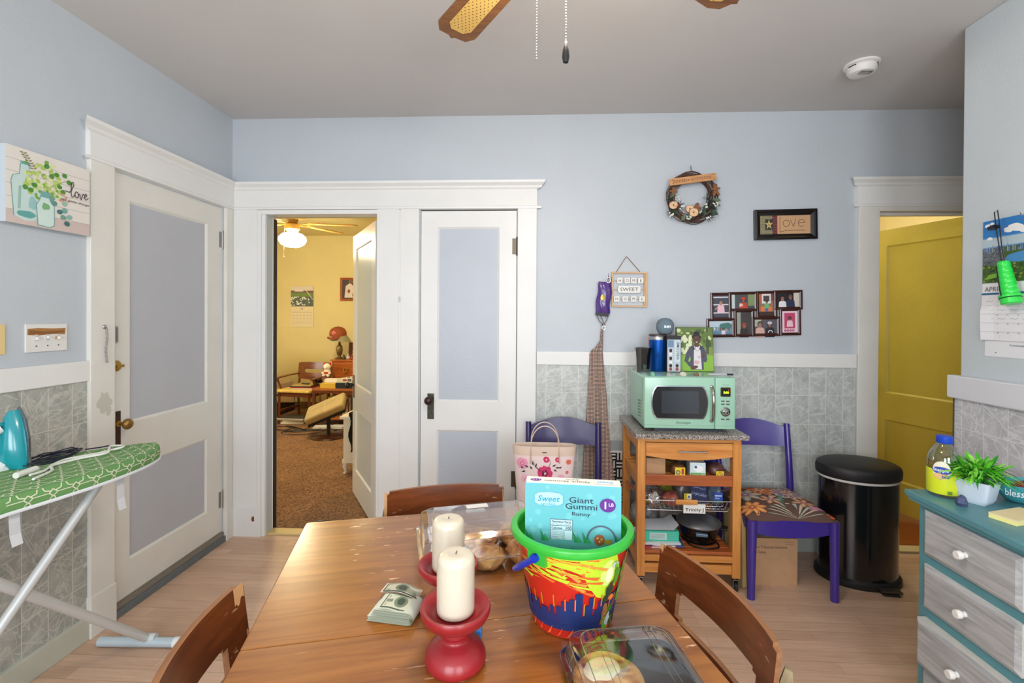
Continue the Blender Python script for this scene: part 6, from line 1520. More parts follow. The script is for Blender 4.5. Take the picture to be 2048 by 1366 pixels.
# tea bottle
bt = thing('tea_bottle', 'clear plastic iced tea bottle with yellow label and blue cap on the dresser', 'bottle', (1.497, 1.805, DT), -.3)
bt.scale = (1.06, 1.06, 1.0)
cb_ = CLEAR((236, 240, 240), .04, .2)
g = MB(); g.lathe([(.036, 0), (.043, .005), (.045, .015), (.046, .10), (.046, .125), (.043, .145), (.036, .163), (.026, .178), (.020, .188), (.019, .197)], cb_, 36); g.build('plastic_body', bt, smooth=50)
g = MB(); g.lathe([(.0462, .012), (.0472, .016), (.0475, .095), (.0472, .099)], P((214, 226, 44), .35), 36, cap=False)
def cyl_m(u, v, h): a = -PI/2-.32+u/.0475; return ((.0475+h)*math.cos(a), (.0475+h)*math.sin(a), v)
d = Dec(g, cyl_m, du=.012, h0=.0006); d.circ(-.010, .098, .024, (236, 230, 210), .033, 20); d.up(); d.circ(-.012, .078, .019, (232, 190, 130), .012, 14); d.circ(-.010, .098, .026, (28, 62, 150), .013, 18); d.up(); d.circ(-.010, .098, .024, (36, 84, 180), .011, 18); d.up(); d.du = None; d.text('Snapple', -.012, .098, .016, (240, 244, 250), w=.042, bold=.02, full=True); d.text('tea', .000, .078, .011, (40, 80, 170), bold=.02)
for k in range(6): d.rect(.036, .030+k*.010, .058, .033+k*.010, (60, 110, 50))
d.rect(.006, .016, .018, .028, (110, 150, 40))
g.build('wrap_label', bt, smooth=50, keep=True)
g = MB(); g.lathe([(.0215, .190), (.0225, .192), (.0225, .214), (.020, .2165), (.001, .2165)], P((22, 70, 190), .35), 30); g.build('cap', bt, smooth=40)
# plant
pl = thing('artificial_plant', 'bushy bright green artificial plant in a small white square pot', 'plant', (1.556, 1.742, DT))
pl.scale = (1.12, 1.12, 1.12)
g = MB(); wp = P((214, 226, 240), .4)
def sq(a, z, r): return [(x, y, z) for x, y in rrect(-a, a, -a, a, r, 4)]
Tr = Matrix.Rotation(math.radians(28), 4, 'Z')
loft(g, [sq(.030, 0, .008), sq(.036, .012, .010), sq(.045, .072, .010), sq(.042, .072, .009), sq(.037, .055, .008)], wp, T=Tr); g.build('pot', pl, smooth=40)
gl = [P((70, 176, 36), .4), P((104, 206, 52), .4), P((48, 140, 34), .45), P((140, 220, 80), .4)]; rd = random.Random(12)
g = MB()
for k in range(330):
    a = rd.random()*2*PI; el = rd.uniform(-.15, 1.25)**1.0; r0 = rd.uniform(.0, .055); L = rd.uniform(.035, .075)
    o = Vector((r0*math.cos(a), r0*math.sin(a), .070+rd.uniform(0, .045)))
    aa = a+rd.uniform(-.6, .6); dirv = Vector((math.cos(aa)*math.cos(el), math.sin(aa)*math.cos(el), math.sin(el)))
    side = dirv.cross(Vector((0, 0, 1))).normalized() if abs(dirv.z) < .98 else Vector((1, 0, 0)); nn = side.cross(dirv); wv = rd.uniform(.0035, .006)
    p = []
    for t_, ww in ((0, .4), (.35, 1), (.7, .75), (1, .05)):
        c = o+dirv*L*t_-Vector((0, 0, 1))*L*.35*t_*t_; p += [c-side*wv*ww, c+nn*wv*.35*ww*-1, c+side*wv*ww]
    m = gl[k % 4]; fs = []
    for i in range(3): b = i*3; fs += [(b, b+1, b+4, b+3), (b+1, b+2, b+5, b+4)]
    g.add(p, fs, m)
g.build('foliage', pl, keep=True)
g = MB(); 
for k in range(14): a = k*2.4; r = .02*(k/14)**.5; g.tube([(r*math.cos(a), r*math.sin(a), .05), (r*1.7*math.cos(a), r*1.7*math.sin(a), .10)], .0016, gl[2], 4)
g.build('stem_cluster', pl)
stone('rough blue stone on the dresser in front of the white pot', 1.470, 1.700, DT, (.017, .018, .036), P((64, 74, 110), .5, bump=.6, bs=80, var=.5, vs=120), 7, facets=8)
# bowl
bw = thing('teal_bowl', 'teal oval bowl with white script on the dresser at the right edge', 'bowl', (1.742, 1.752, DT))
tlb = P((66, 158, 168), .3, coat=.3)
g = MB(); g.lathe([(.052, 0), (.075, .006), (.10, .035), (.112, .066), (.108, .067), (.094, .035), (.068, .010), (.001, .008)], tlb, 48, sy=.6); bb = g.build('body', bw, smooth=50)
g = MB()
def bwm(u, v, h): 
    r = .10+(.112-.10)*(v-.035)/.031+h+.0008; a = -PI/2-.62+u/.085; return (r*math.cos(a), r*.6*math.sin(a)-.0006, v)
d = Dec(g, bwm); d.text('blessed', -.016, .042, .026, (236, 240, 240), w=.085, shear=.3, bold=.012, full=True); g.build('script', bb, keep=True)
for k, (x, y, z, r, c, lb) in enumerate(((1.722, 1.755, .045, .030, (150, 30, 40), 'dark red fruit in the teal bowl behind the plant'), (1.785, 1.752, .047, .030, (176, 60, 44), 'red fruit at the right inside the teal bowl'))):
    g = MB(); g.lathe([(.001, -.026), (.018, -.029), (.029, -.010), (.031, .006), (.024, .024), (.010, .028), (.001, .022)], P(c, .3, var=.2, vs=30), 24, c=(0, 0, 0)); g.tube([(0, 0, .022), (.003, 0, .034)], .0015, P((80, 54, 30), .8), 5); tag(g.build('fruit', smooth=60, loc=(x, y, DT+z-.004)), lb, 'fruit', 'fruit in the bowl')
# notes, spoon rest, wooden box
np_ = thing('sticky_note_pad', 'pale yellow pad of notes lying on the dresser front edge', 'note pad', (1.555, 1.597, DT), .32)
g = MB(); g.box(-.075, .075, -.036, .036, 0, .014, P((238, 228, 150), .7)); g.build('sheets', np_, bevel=.001)
g = MB(); g.box(-.075, .075, -.036, .036, .0142, .018, P((232, 214, 168), .7)); g.build('top_sheets', np_, label='cream upper sheets')
sr = MB(); sr.lathe([(.020, 0), (.032, .004), (.040, .014), (.037, .014), (.028, .006), (.001, .005)], P((46, 160, 170), .25, coat=.5), 32, sy=.6); tag(sr.build('spoon_rest', smooth=50, loc=(1.722, 1.628, DT)), 'small glossy teal dish at the right edge of the dresser top', 'dish')
g = MB(); g.box(-.03, .03, -.02, .02, 0, .05, WOOD((120, 84, 54), (160, 120, 84), .6, 'z', 2)); tag(g.build('wooden_block', bevel=.002, loc=(1.598, 1.832, DT)), 'small brown wooden block between the tea bottle and the plant pot', 'block')

# calendar on the right wall, with green torch hanging over it
RW = lambda y0, x0=BX: (lambda u, v, h: (x0-h, y0-u, v))
cal = thing('wall_calendar', 'april wall calendar with a city park photo on the right wall', 'calendar', (0, 0, 0))
yl0 = 2.092
g = MB()
def curl(u, v, h): return (BX-.003-h-.004*math.sin(min(1, max(0, (1.60-v)/.25))*PI)-.006*(1-min(1, u/.02))*(v < 1.5), yl0-u, v)
g.panel(frange(0, .30, 7), frange(1.592, 1.850, 5), lambda i, j: True, lambda u, v, s: (BX-(.0035 if s == 0 else .0015), yl0-u, v), P((90, 150, 206), .3)); up_ = g.build('picture_page', cal)
g = MB(); d = Dec(g, lambda u, v, h: (BX-.0035-h, yl0-u, v), step=.0002); rd = random.Random(6)
d.rect(0, 1.78, .30, 1.850, (40, 120, 190)); d.rect(0, 1.74, .30, 1.775, (176, 196, 206)); d.up()
for x, z, r in ((.11, 1.80, .022), (.13, 1.808, .026), (.15, 1.80, .024), (.17, 1.79, .02), (.02, 1.83, .012), (.04, 1.835, .010), (.20, 1.83, .015), (.23, 1.80, .02), (.03, 1.775, .012), (.26, 1.77, .02)): d.circ(x, z, r, (236, 236, 234), r*.55, 10, wob=.15, seed=int(x*100))
d.rect(0, 1.592, .30, 1.735, (66, 96, 36)); d.up(); d.rect(0, 1.665, .09, 1.735, (96, 104, 110)); d.up()
for k in range(90): x, z = rd.uniform(.003, .28), rd.uniform(1.722, 1.738); d.rect(x, 1.715, x+.004, z+.010*(rd.random() > .85), [(100, 130, 170), (70, 90, 120), (150, 160, 170)][k % 3])
for k in range(60): x, z = rd.uniform(.002, .085), rd.uniform(1.668, 1.72); d.rect(x, z, x+.005, z+.004, [(50, 54, 60), (140, 140, 140), (80, 76, 76)][k % 3])
d.poly([(.085, 1.675), (.15, 1.668), (.30, 1.672), (.30, 1.712), (.17, 1.710), (.11, 1.700)], (70, 140, 196)); d.up()
for k in range(90): x, z = rd.uniform(.005, .29), rd.uniform(1.597, 1.665); d.circ(x, z, .006, [(50, 84, 30), (96, 126, 40), (40, 66, 30), (130, 150, 60)][k % 4], .0045, 7)
d.poly([(.01, 1.606), (.06, 1.612), (.075, 1.632), (.03, 1.626)], (120, 176, 50)); g.build('park_photo', up_, keep=True)
g = MB(); g.panel(frange(0, .31, 7), frange(1.355, 1.592, 9), lambda i, j: True, lambda u, v, s: (curl(u, v, 0)[0]-(0 if s == 0 else -.0015), yl0-u+.02*max(0, (1.45-v)/.1)*0, v), P((232, 232, 236), .5)); gp = g.build('month_page', cal)
g = MB(); d = Dec(g, curl, h0=.0008, du=.05); d.rect(0, 1.543, .31, 1.551, (30, 100, 140)); d.du = None; d.text('APRIL', .048, 1.567, .020, (60, 66, 76), w=.072)
for k in range(5): d.rect(.0, 1.50-k*.036, .30, 1.501-k*.036, (190, 194, 200))
for k in range(7): d.rect(.035+k*.042, 1.36, .0356+k*.042, 1.543, (200, 204, 210))
for k in range(35): d.text(str(k-1) if 1 < k < 32 else ' ', .028+(k % 7)*.042, 1.532-(k//7)*.036, .006, (110, 110, 120))
for k in range(12): x, z = .02+(k % 4)*.05, 1.515-(k//4)*.036; d.stroke([(x, z), (x+.01, z+.004), (x+.02, z-.001), (x+.032, z+.004)], .001, (120, 130, 150))
g.build('date_grid', gp, keep=True)
g = MB(); g.panel(frange(.012, .31, 5), frange(1.290, 1.354, 3), lambda i, j: True, lambda u, v, s: (BX-(.002 if s == 0 else .0005), yl0-u, v), P((228, 230, 234), .5)); d = Dec(g, lambda u, v, h: (BX-.002-h, yl0-u, v)); d.text('Community Bank', .115, 1.340, .008, (40, 80, 90), align='l', w=.09, bold=.01); d.circ(.06, 1.306, .004, (90, 90, 100), .002, 8); g.build('backing_flap', cal, keep=True)
fl = thing('green_flashlight', 'bright green ribbed plastic flashlight hanging from black strap over the calendar', 'flashlight', (BX-.05, 1.935, 1.575), rot=(math.radians(-12), 0, 0))
gm = P((40, 214, 74), .3, coat=.3)
g = MB(); prof = [(.028, -.075), (.031, -.072), (.031, -.050)]
g.lathe(prof, gm, 32); g.lathe([(.032, -.050), (.034, -.048), (.034, -.040), (.030, -.036)], gm, 32); g.build('head', fl, smooth=40)
g = MB(); pr = []
for k in range(6): z = -.036+k*.022; pr += [(.027-.0016*k, z), (.0285-.0016*k, z+.004), (.0270-.0016*k, z+.018), (.0255-.0016*k, z+.021)]
g.lathe(pr, gm, 32); g.build('grip', fl, smooth=30)
g = MB(); g.lathe([(.0325, -.0525), (.0335, -.051), (.0325, -.0495)], blackm, 32, cap=False); g.tube([(-.033, 0, -.045), (-.036, -.002, -.02), (-.030, 0, .08)], .002, blackm, 5); g.build('seal_ring', fl, smooth=50)
g = MB(); g.tube([(0, .006, .09), (.006, .010, .16), (.010, .012, .24), (.018, .014, .31), (.014, -.004, .31), (.008, -.006, .24), (0, -.006, .16), (0, -.006, .09)], .0026, blackm, 6, flat=.6); g.box(-.006, .016, .004, .03, .238, .252, blackm); g.build('wrist_strap', fl, smooth=50)
g = MB(); g.tube([(BX, 1.89, 1.845), (BX-.05, 1.888, 1.838), (BX-.052, 1.888, 1.848)], .0025, steel, 6); tag(g.build('wall_hook', smooth=50), 'small hook on the right wall holding the green flashlight strap', 'hook')

# canvas on the left wall
cv = thing('love_canvas', 'white plank canvas print of glass jars and greenery on the left wall', 'picture', (A, 0, 0))
g = MB(); g.box(0, .030, 1.664, 1.995, 1.784, 2.072, P((196, 206, 212), .6)); blk_ = g.build('canvas_block', cv, bevel=.001)
g = MB(); cz0, cz1, cy0, cy1 = 1.784, 2.072, 1.664, 1.995; cw2, ch2 = cy1-cy0, cz1-cz0
d = Dec(g, lambda u, v, h: (.030+h, cy0+u*cw2, cz0+v*ch2), step=.0002)
d.rect(.0, .0, 1, 1, (226, 222, 214)); d.up(); d.rect(0, 0, 1, .17, (206, 190, 184)); d.up()
for z in (.17, .335, .505, .67, .83): d.rect(0, z, 1, z+.005, (170, 160, 158))
d.up(); jar = (196, 220, 216); jl = (96, 166, 160)
# tall bottle
d.poly([(.08, .10), (.05, .55), (.07, .62), (.14, .66), (.15, .80), (.24, .80), (.25, .66), (.33, .60), (.36, .40), (.34, .08), (.2, .05)], jar); d.up(); d.stroke([(.08, .10), (.05, .55), (.07, .62), (.14, .66), (.15, .80), (.24, .80), (.25, .66), (.33, .60)], .008, jl); d.circ(.22, .14, .10, jl, .05, 10, wob=.2); d.circ(.28, .3, .05, (150, 196, 196), .09, 10, wob=.2, seed=3); d.circ(.20, .82, .055, jl, .018, 10); d.poly([(.12, .2), (.13, .5), (.16, .5), (.15, .2)], (150, 190, 180)); d.up()
rd = random.Random(21)
for k in range(95):
    a = rd.random()*2*PI; r = rd.random()**.5; x, z = .40+.24*r*math.cos(a), .60+.24*r*math.sin(a)+.10*(rd.random() > .8)
    d.circ(x, z, rd.uniform(.016, .032), [(196, 214, 130), (166, 196, 86), (216, 226, 166), (120, 170, 60), (180, 206, 110)][k % 5], rd.uniform(.018, .034), 8, wob=.15, seed=k)
d.up()
for x, z in ((.44, .86), (.56, .78), (.66, .80), (.60, .62), (.64, .56), (.20, .50), (.26, .48), (.30, .56), (.72, .72), (.50, .74)): d.circ(x, z, .032, (76, 140, 50), .034, 9, wob=.15, seed=int(x*99)); 
d.stroke([(.42, .45), (.50, .60), (.72, .76)], .006, (120, 150, 70))
for k in range(7): d.circ(.20+k*.018, .95-k*.028, .022, (150, 146, 100), .010, 7, rot=.7); d.circ(.16+k*.018, .95-k*.03, .020, (110, 110, 80), .008, 7, rot=-.2)
for k in range(12): d.circ(.60+.12*rd.random(), .50-.16*rd.random()+.05, .014, (206, 150, 120), .016, 7)
d.poly([(.34, .03), (.32, .30), (.36, .38), (.38, .48), (.47, .48), (.48, .38), (.53, .32), (.53, .06), (.48, .02)], (206, 228, 222)); d.up(); d.stroke([(.34, .03), (.32, .30), (.36, .38), (.38, .48), (.47, .48), (.48, .38), (.53, .32), (.53, .06), (.48, .02), (.34, .03)], .008, jl); d.rect(.37, .42, .48, .50, (110, 172, 166)); d.circ(.43, .30, .05, (120, 176, 120), .05, 9, wob=.2); d.up()
for x, z, c in ((.50, .43, (110, 160, 150)), (.53, .37, (90, 146, 136)), (.60, .27, (70, 120, 124)), (.66, .30, (120, 170, 160)), (.64, .20, (110, 160, 140)), (.72, .22, (140, 184, 170)), (.69, .12, (60, 110, 104)), (.66, .40, (150, 190, 170))): d.circ(x, z, .038, c, .036, 10, wob=.12, seed=int(x*50+z*9))
d.up(); ink_ = (60, 40, 52)
# hand-lettered words
def cs(pts, w=.010): d.stroke(pts, w, ink_)
def arc(cx, cz, rx, rz_, a0, a1, n=12): return [(cx+rx*math.cos(a0+(a1-a0)*k/n), cz+rz_*math.sin(a0+(a1-a0)*k/n)) for k in range(n+1)]
cs([(.66, .59), (.72, .585), (.745, .62), (.775, .70), (.77, .74), (.752, .74), (.742, .68), (.742, .56), (.752, .525), (.775, .535), (.79, .57)])
cs(arc(.815, .575, .024, .045, .4, 6.6)); cs([(.838, .59), (.855, .60), (.862, .545), (.876, .52), (.895, .60), (.905, .615), (.915, .595)]); cs([(.915, .565), (.945, .585), (.952, .61), (.938, .625), (.925, .60), (.922, .55), (.940, .53), (.975, .57)])
g.build('printed_picture', blk_, keep=True)
g2 = MB(); e = Dec(g2, lambda u, v, h: (.030+h, cy0+u*cw2, cz0+v*ch2), h0=.0030); e.text('the little things', .795, .455, .045, ink_, w=.38, shear=.3, full=True); g2.build('printed_words', blk_, keep=True)
# switch plates
sw = thing('triple_switch_plate', 'white triple light switch plate with rusty brown stain on the left wall', 'light switch', (A, 0, 0))
g = MB(); g.box(0, .006, 1.755, 1.917, 1.291, 1.401, P((226, 226, 222), .4)); d = Dec(g, lambda u, v, h: (.006+h, u, v)); d.poly([(1.760, 1.359), (1.80, 1.356), (1.86, 1.360), (1.908, 1.357), (1.911, 1.384), (1.86, 1.383), (1.80, 1.386), (1.760, 1.383)], (166, 118, 64)); d.up(); d.poly([(1.766, 1.362), (1.83, 1.36), (1.905, 1.366), (1.905, 1.374), (1.82, 1.372), (1.766, 1.378)], (140, 90, 44)); d.circ(1.876, 1.345, .012, (196, 160, 110), .008, 9, wob=.3); g.build('plate', sw, keep=True)
for k in range(3):
    y = 1.793+k*.044
    g = MB(); g.box(.006, .0075, y-.006, y+.006, 1.334, 1.360, P((200, 200, 196), .4)); g.box(.006, .016, y-.004, y+.004, 1.343 if k == 1 else 1.338, 1.353 if k == 1 else 1.350, P((232, 232, 228), .4)); g.tube([(.005, y, 1.314), (.0072, y, 1.314)], .003, P((110, 110, 106), .4, .6), 10); g.build('toggle', sw)
g = MB(); g.box(0, .006, 1.600, 1.682, 1.290, 1.402, P((226, 200, 140), .5)); tag(g.build('cream_switch_plate', bevel=.001, loc=(A, 0, 0)), 'yellowed cream wall plate cut by the left edge of the picture', 'wall plate')

# ---- ironing board
ib = thing('ironing_board', 'ironing board with green lattice patterned cover standing beside the left wall', 'ironing board', (0, 0, 0))
IZ = .915
def edges(y):
    # near and far side x for a station along y; nose at y = 1.885
    t_ = max(0, (1.885-y)); 
    n_ = min(1, t_/.5)
    wd = .37*(1-(1-n_)**2.2)**.62
    cxn = -1.560-.155*min(1, t_/.62)**.85
    return cxn-wd/2, cxn+wd/2
ys_ = [1.884, 1.878, 1.868, 1.85, 1.82, 1.78, 1.73, 1.67, 1.60, 1.52, 1.42, 1.3, 1.15, 1.0, .85, .7, .6]
def ibp(t_, s, h):
    """t_ = y station; s across: 0 = near side top edge .. 1 far side; s<0 drops down the near side in metres"""
    a, b = edges(t_); near = b; far = a
    if s >= 0:
        x = near+(far-near)*s; z = IZ+.0055*math.sin(PI*min(1, s*6)/2)-.006; 
        return (x, t_, z+h)
    q = -s
    x = near+.006*math.sin(min(1, q/.05)*PI)+h; return (x, t_, IZ-.006-q)
gc = P((104, 154, 90), .85, bump=.3, bs=160, var=.05)
g = MB(); S = [-.046, -.035, -.02, -.008, 0, .04, .12, .25, .4, .6, .8, .94, 1.0]; vs = []; fs = []
for y in ys_:
    for s in S: vs.append(ibp(y, s, 0))
    a, b = edges(y); vs.append((a-.003, y, IZ-.046))
m_ = len(S)+1
for i in range(len(ys_)-1):
    for k in range(m_-1): fs.append((i*m_+k, i*m_+k+1, (i+1)*m_+k+1, (i+1)*m_+k))
    fs.append((i*m_+m_-1, i*m_, (i+1)*m_, (i+1)*m_+m_-1))
fs.append(tuple(range(m_))); fs.append(tuple((len(ys_)-1)*m_+k for k in range(m_))[::-1]); g.add(vs, fs, gc); cov = g.build('padded_cover', ib, smooth=50)
# printed lattice, laid on the cover surface
g = MB(); pc_ = P((214, 220, 190), .85); W2 = .0034
def surf(y, q, h):   # q in metres from the near top edge towards the wall (negative = down the side)
    a, b = edges(y); wd = b-a
    if q >= 0: return ibp(y, min(1, q/max(wd, .01)), h) if q <= wd-.004 else None
    return ibp(y, q, h) if q > -.044 else None
def seg_(p, q, w=W2, n=4):
    for k in range(n):
        a = (p[0]+(q[0]-p[0])*k/n, p[1]+(q[1]-p[1])*k/n); b = (p[0]+(q[0]-p[0])*(k+1)/n, p[1]+(q[1]-p[1])*(k+1)/n)
        if max(a[0], b[0]) > 1.876 or min(a[0], b[0]) < .62: continue
        l = math.hypot(b[0]-a[0], b[1]-a[1]) or 1; nx, ny = -(b[1]-a[1])/l*w/2, (b[0]-a[0])/l*w/2
        if (a[1] >= 0) != (b[1] >= 0): continue
        P4 = [surf(a[0]+nx, a[1]+ny, .0007), surf(a[0]-nx, a[1]-ny, .0007), surf(b[0]-nx, b[1]-ny, .0007), surf(b[0]+nx, b[1]+ny, .0007)]
        if all(P4): g.add(P4, [(0, 1, 2, 3)], pc_)
py_, pq_ = .062, .062
for i in range(-1, 22):
    for j in range(-1, 8):
        cy_ = .60+i*py_+(py_/2 if j % 2 else 0); cq = -.022+j*pq_*.62
        r = .011
        dm_ = [(cy_, cq-r), (cy_+r, cq), (cy_, cq+r), (cy_-r, cq)]
        for k in range(4): seg_(dm_[k], dm_[(k+1) % 4], W2, 2)
        # arms that bow from each small square to its neighbours
        for sy in (-1, 1):
            x2, z2 = cy_+sy*py_/2, cq+pq_*.62
            seg_((cy_+sy*r*.5, cq+r*.5), (cy_+sy*py_*.34, cq+pq_*.16)); seg_((cy_+sy*py_*.34, cq+pq_*.16), (cy_+sy*py_*.42, cq+pq_*.40)); seg_((cy_+sy*py_*.42, cq+pq_*.40), (x2, z2-r))
        seg_((cy_+r, cq), (cy_+py_-r, cq), W2*.8, 6)
g.build('lattice_print', cov, keep=True, label='cream lattice pattern of squares and arcs')
g = MB(); vs = []
pts = [(edges(y)[1]+.0015, y, IZ-.054) for y in ys_[2:]]; g.tube(pts, .006, P((226, 232, 236), .7), 6); g.build('hem', ib, smooth=60, label='white hem under the cover')
for (x, y, l, tw_) in ((-1.508, 1.66, .135, .006), (-1.535, 1.33, .11, .008)):
    g = MB(); pts = [(x, y, IZ-.052), (x+.003, y-.002, IZ-.052-l*.35), (x-.002, y+.004, IZ-.052-l*.7), (x+.004, y+.006, IZ-.052-l)]
    vs = []; 
    for p in pts: vs += [(p[0], p[1]-.015, p[2]), (p[0]+.001, p[1]+.015, p[2])]
    g.add(vs, [(2*i, 2*i+1, 2*i+3, 2*i+2) for i in range(3)], P((214, 218, 222), .8)); g.build('cloth_tie', ib, keep=True)
g = MB(); vs = []
for y in ys_[3:]:
    a, b = edges(y); vs += [(a+.012, y, IZ-.050), (b-.012, y, IZ-.050)]
n = len(vs)//2; g.add(vs, [(2*i, 2*i+1, 2*i+3, 2*i+2) for i in range(n-1)], P((150, 156, 160), .5, .4)); g.build('deck', ib, keep=True)
lgm = P((206, 210, 210), .35, .2)
def leg_(name, p0, p1, r=.016): g = MB(); g.tube([p0, p1], r, lgm, 14); return g.build(name, ib, smooth=50)
leg_('leg', (-1.672, 1.985, .028), (-1.690, 1.145, .855), .0165)
leg_('leg', (-1.545, 1.640, .865), (-1.660, .960, .030), .015)
g = MB(); g.tube([(-1.880, 1.968, .020), (-1.545, 1.982, .020)], .0195, P((196, 214, 224), .35, .2), 16); g.build('foot_bar', ib, smooth=50)
g = MB(); g.tube([(-1.553, 1.9815, .020), (-1.530, 1.9825, .020)], .022, P((236, 238, 238), .4), 18); g.build('end_cap', ib, smooth=40)
g = MB(); g.tube([(-1.86, .955, .020), (-1.47, .955, .020)], .0195, P((196, 214, 224), .35, .2), 16); g.build('foot_bar', ib, smooth=50)
g = MB(); g.tube([(-1.705, 1.995-.02, .040), (-1.640, 1.983, .036)], .018, P((206, 216, 220), .4), 12); g.build('foot_bracket', ib, smooth=40)
# steam iron standing on its heel
ir = thing('steam_iron', 'teal and white steam iron standing upright on the ironing board', 'iron', (-1.790, 1.52, IZ+.001), math.radians(165))
g = MB(); tl_ = P((20, 146, 158), .25, coat=.5); wi = P((226, 230, 232), .3)
secs = [(0, .056, .030), (.03, .055, .052), (.08, .050, .048), (.13, .038, .040), (.17, .022, .030), (.195, .006, .020)]
rings = []
for z, wx, dy in secs: rings.append([(wx*math.cos(a), -.03+dy*max(-.15, math.sin(a)) if math.sin(a) > -.2 else -.036, z) for a in [2*PI*k/20 for k in range(20)]])
loft(g, rings, tl_); g.build('water_tank', ir, smooth=50)
g = MB(); g.prism([(-.058, 0), (.058, 0), (.055, .10), (.035, .165), (0, .205), (-.035, .165), (-.055, .10)], -.044, -.036, P((150, 160, 166), .2, .9), axis='y'); g.build('soleplate', ir, bevel=.001)
g = MB(); g.tube([(0, .01, .015), (0, .062, .03), (0, .070, .07), (0, .055, .115), (0, .012, .140)], [.026, .020, .017, .017, .018], wi, 12); g.box(-.022, .022, -.01, .045, -.0005, .02, wi); g.build('handle', ir, smooth=50, label='white curved handle')
g = MB(); g.box(-.008, .008, .005, .018, .150, .160, tl_); g.build('steam_button', ir)
# cords lying on the board
nvy = P((26, 28, 50), .6); rd = random.Random(3)
g = MB()
for k in range(7):
    pts = []
    for q in range(25):
        a = 2*PI*q/24; ex = .015+.006*k; pts.append((-1.745+(.045+.004*k)*math.sin(a)*.6+.012*math.sin(2*a+k), 1.63+(.105-.004*k)*math.cos(a)+.006*math.sin(k*2), IZ+.006+.004*(k % 4)+.004*math.sin(3*a+k)))
    g.tube(pts[:-1], .0022, nvy, 6, closed=True)
g.tube([(-1.72, 1.74, IZ+.008), (-1.70, 1.78, IZ+.005), (-1.69, 1.81, IZ+.004)], .0026, nvy, 6)
tag(g.build('coiled_cord', smooth=60), 'bundle of thin navy blue cord coiled on the ironing board beside the iron', 'cord')
g = MB(); wc = P((222, 224, 216), .6)
g.tube(spline([(-1.62, 1.45, IZ+.008), (-1.625, 1.50, IZ+.006), (-1.66, 1.56, IZ+.006), (-1.675, 1.62, IZ+.006), (-1.655, 1.66, IZ+.006), (-1.63, 1.70, IZ+.006), (-1.615, 1.74, IZ+.008), (-1.60, 1.77, IZ+.010), (-1.625, 1.80, IZ+.008), (-1.65, 1.775, IZ+.012), (-1.62, 1.735, IZ+.013), (-1.60, 1.70, IZ+.007), (-1.64, 1.63, IZ+.006), (-1.65, 1.55, IZ+.006), (-1.60, 1.50, IZ+.006), (-1.575, 1.42, IZ+.006)]), .0042, wc, 8)
g.tube([(-1.655, 1.50, IZ+.012), (-1.645, 1.43, IZ+.012)], .010, wc, 12)
tag(g.build('looped_flex', smooth=60), 'thick white appliance cord looped on the green ironing board cover', 'cord')

# ---- ceiling
sm = thing('smoke_detector', 'round white smoke detector on the kitchen ceiling near the right wall', 'smoke detector', (1.64, 2.485, H))
g = MB(); g.lathe([(.078, 0), (.078, -.008), (.070, -.012), (.001, -.012)], P((232, 230, 226), .45), 40); g.build('mounting_ring', sm, smooth=40)
g = MB(); g.lathe([(.062, -.012), (.066, -.016), (.065, -.034), (.055, -.048), (.030, -.054), (.001, -.054)], P((228, 226, 222), .4), 40); 
for k in range(3): T = Matrix.Rotation(2*PI*k/3-1.2, 4, 'Z'); g.box(-.018, .018, -.067, -.060, -.020, -.016, dark, T=T)
for k in range(4): g.box(-.03, .03, -.03+k*.01, -.027+k*.01, -.0546, -.053, P((60, 60, 60), .6), T=Matrix.Translation((0, -.012, 0)))
g.build('cover', sm, smooth=40)
FX, FY, FZ = .088, 1.124, 2.42
fan = thing('ceiling_fan', 'brown ceiling fan with cane inset blades and pull chains above the table', 'ceiling fan', (FX, FY, 0))
bw_ = WOOD((96, 58, 26), (140, 92, 44), .45, 'x', 2.0, key2=40)
cane = P((214, 178, 96), .6)
def blade(an, parent, bw=bw_, R=.66, z=FZ, pitch=.10):
    T = Matrix.Rotation(an, 4, 'Z') @ Matrix.Translation((0, 0, z)) @ Matrix.Rotation(pitch, 4, 'X')
    w0, w1 = .055, .070
    g = MB(); pts = [(.17, -w0), (R-.05, -w1), (R-.015, -w1*.72), (R-.012, -.012), (R, 0), (R-.012, .012), (R-.015, w1*.72), (R-.05, w1), (.17, w0)]
    g.prism(pts, -.004, .004, bw, T=T); b = g.build('blade', parent)
    g = MB(); d = Dec(g, lambda u, v, h: tuple(T @ Vector((u, v, -.004-h))), h0=.0008)
    d.poly([(.24, -.032), (R-.075, -.040), (R-.05, -.022), (R-.05, .022), (R-.075, .040), (.24, .032)], cane); d.up()
    for i in range(30):
        for j in range(5):
            x = .25+i*.0125; y = -.030+j*.014+(.007 if i % 2 else 0)
            if x < R-.062 and abs(y) < .034: d.poly([(x-.0030, y), (x, y-.0022), (x+.0030, y), (x, y+.0022)], (96, 66, 30))
    g.build('cane_inset', b, keep=True)
    g = MB(); T2 = Matrix.Rotation(an, 4, 'Z'); g.prism([(.08, -.014), (.16, -.03), (.23, -.022), (.23, .022), (.16, .03), (.08, .014)], z-.010, z-.005, brass, T=T2); g.build('blade_bracket', parent)
for k in range(4): blade(math.radians(126+90*k), fan)
g = MB(); g.lathe([(.07, H), (.075, H-.03), (.03, H-.05), (.02, H-.07)], brass, 32); g.lathe([(.02, 2.66), (.09, 2.64), (.115, 2.60), (.115, 2.50), (.09, 2.46), (.05, 2.44), (.05, 2.40)], brass, 36); g.build('motor_housing', fan, smooth=40)
g = MB(); g.lathe([(.05, 2.40), (.062, 2.39), (.062, 2.345), (.03, 2.33), (.001, 2.33)], brass, 32); g.build('switch_housing', fan, smooth=40)
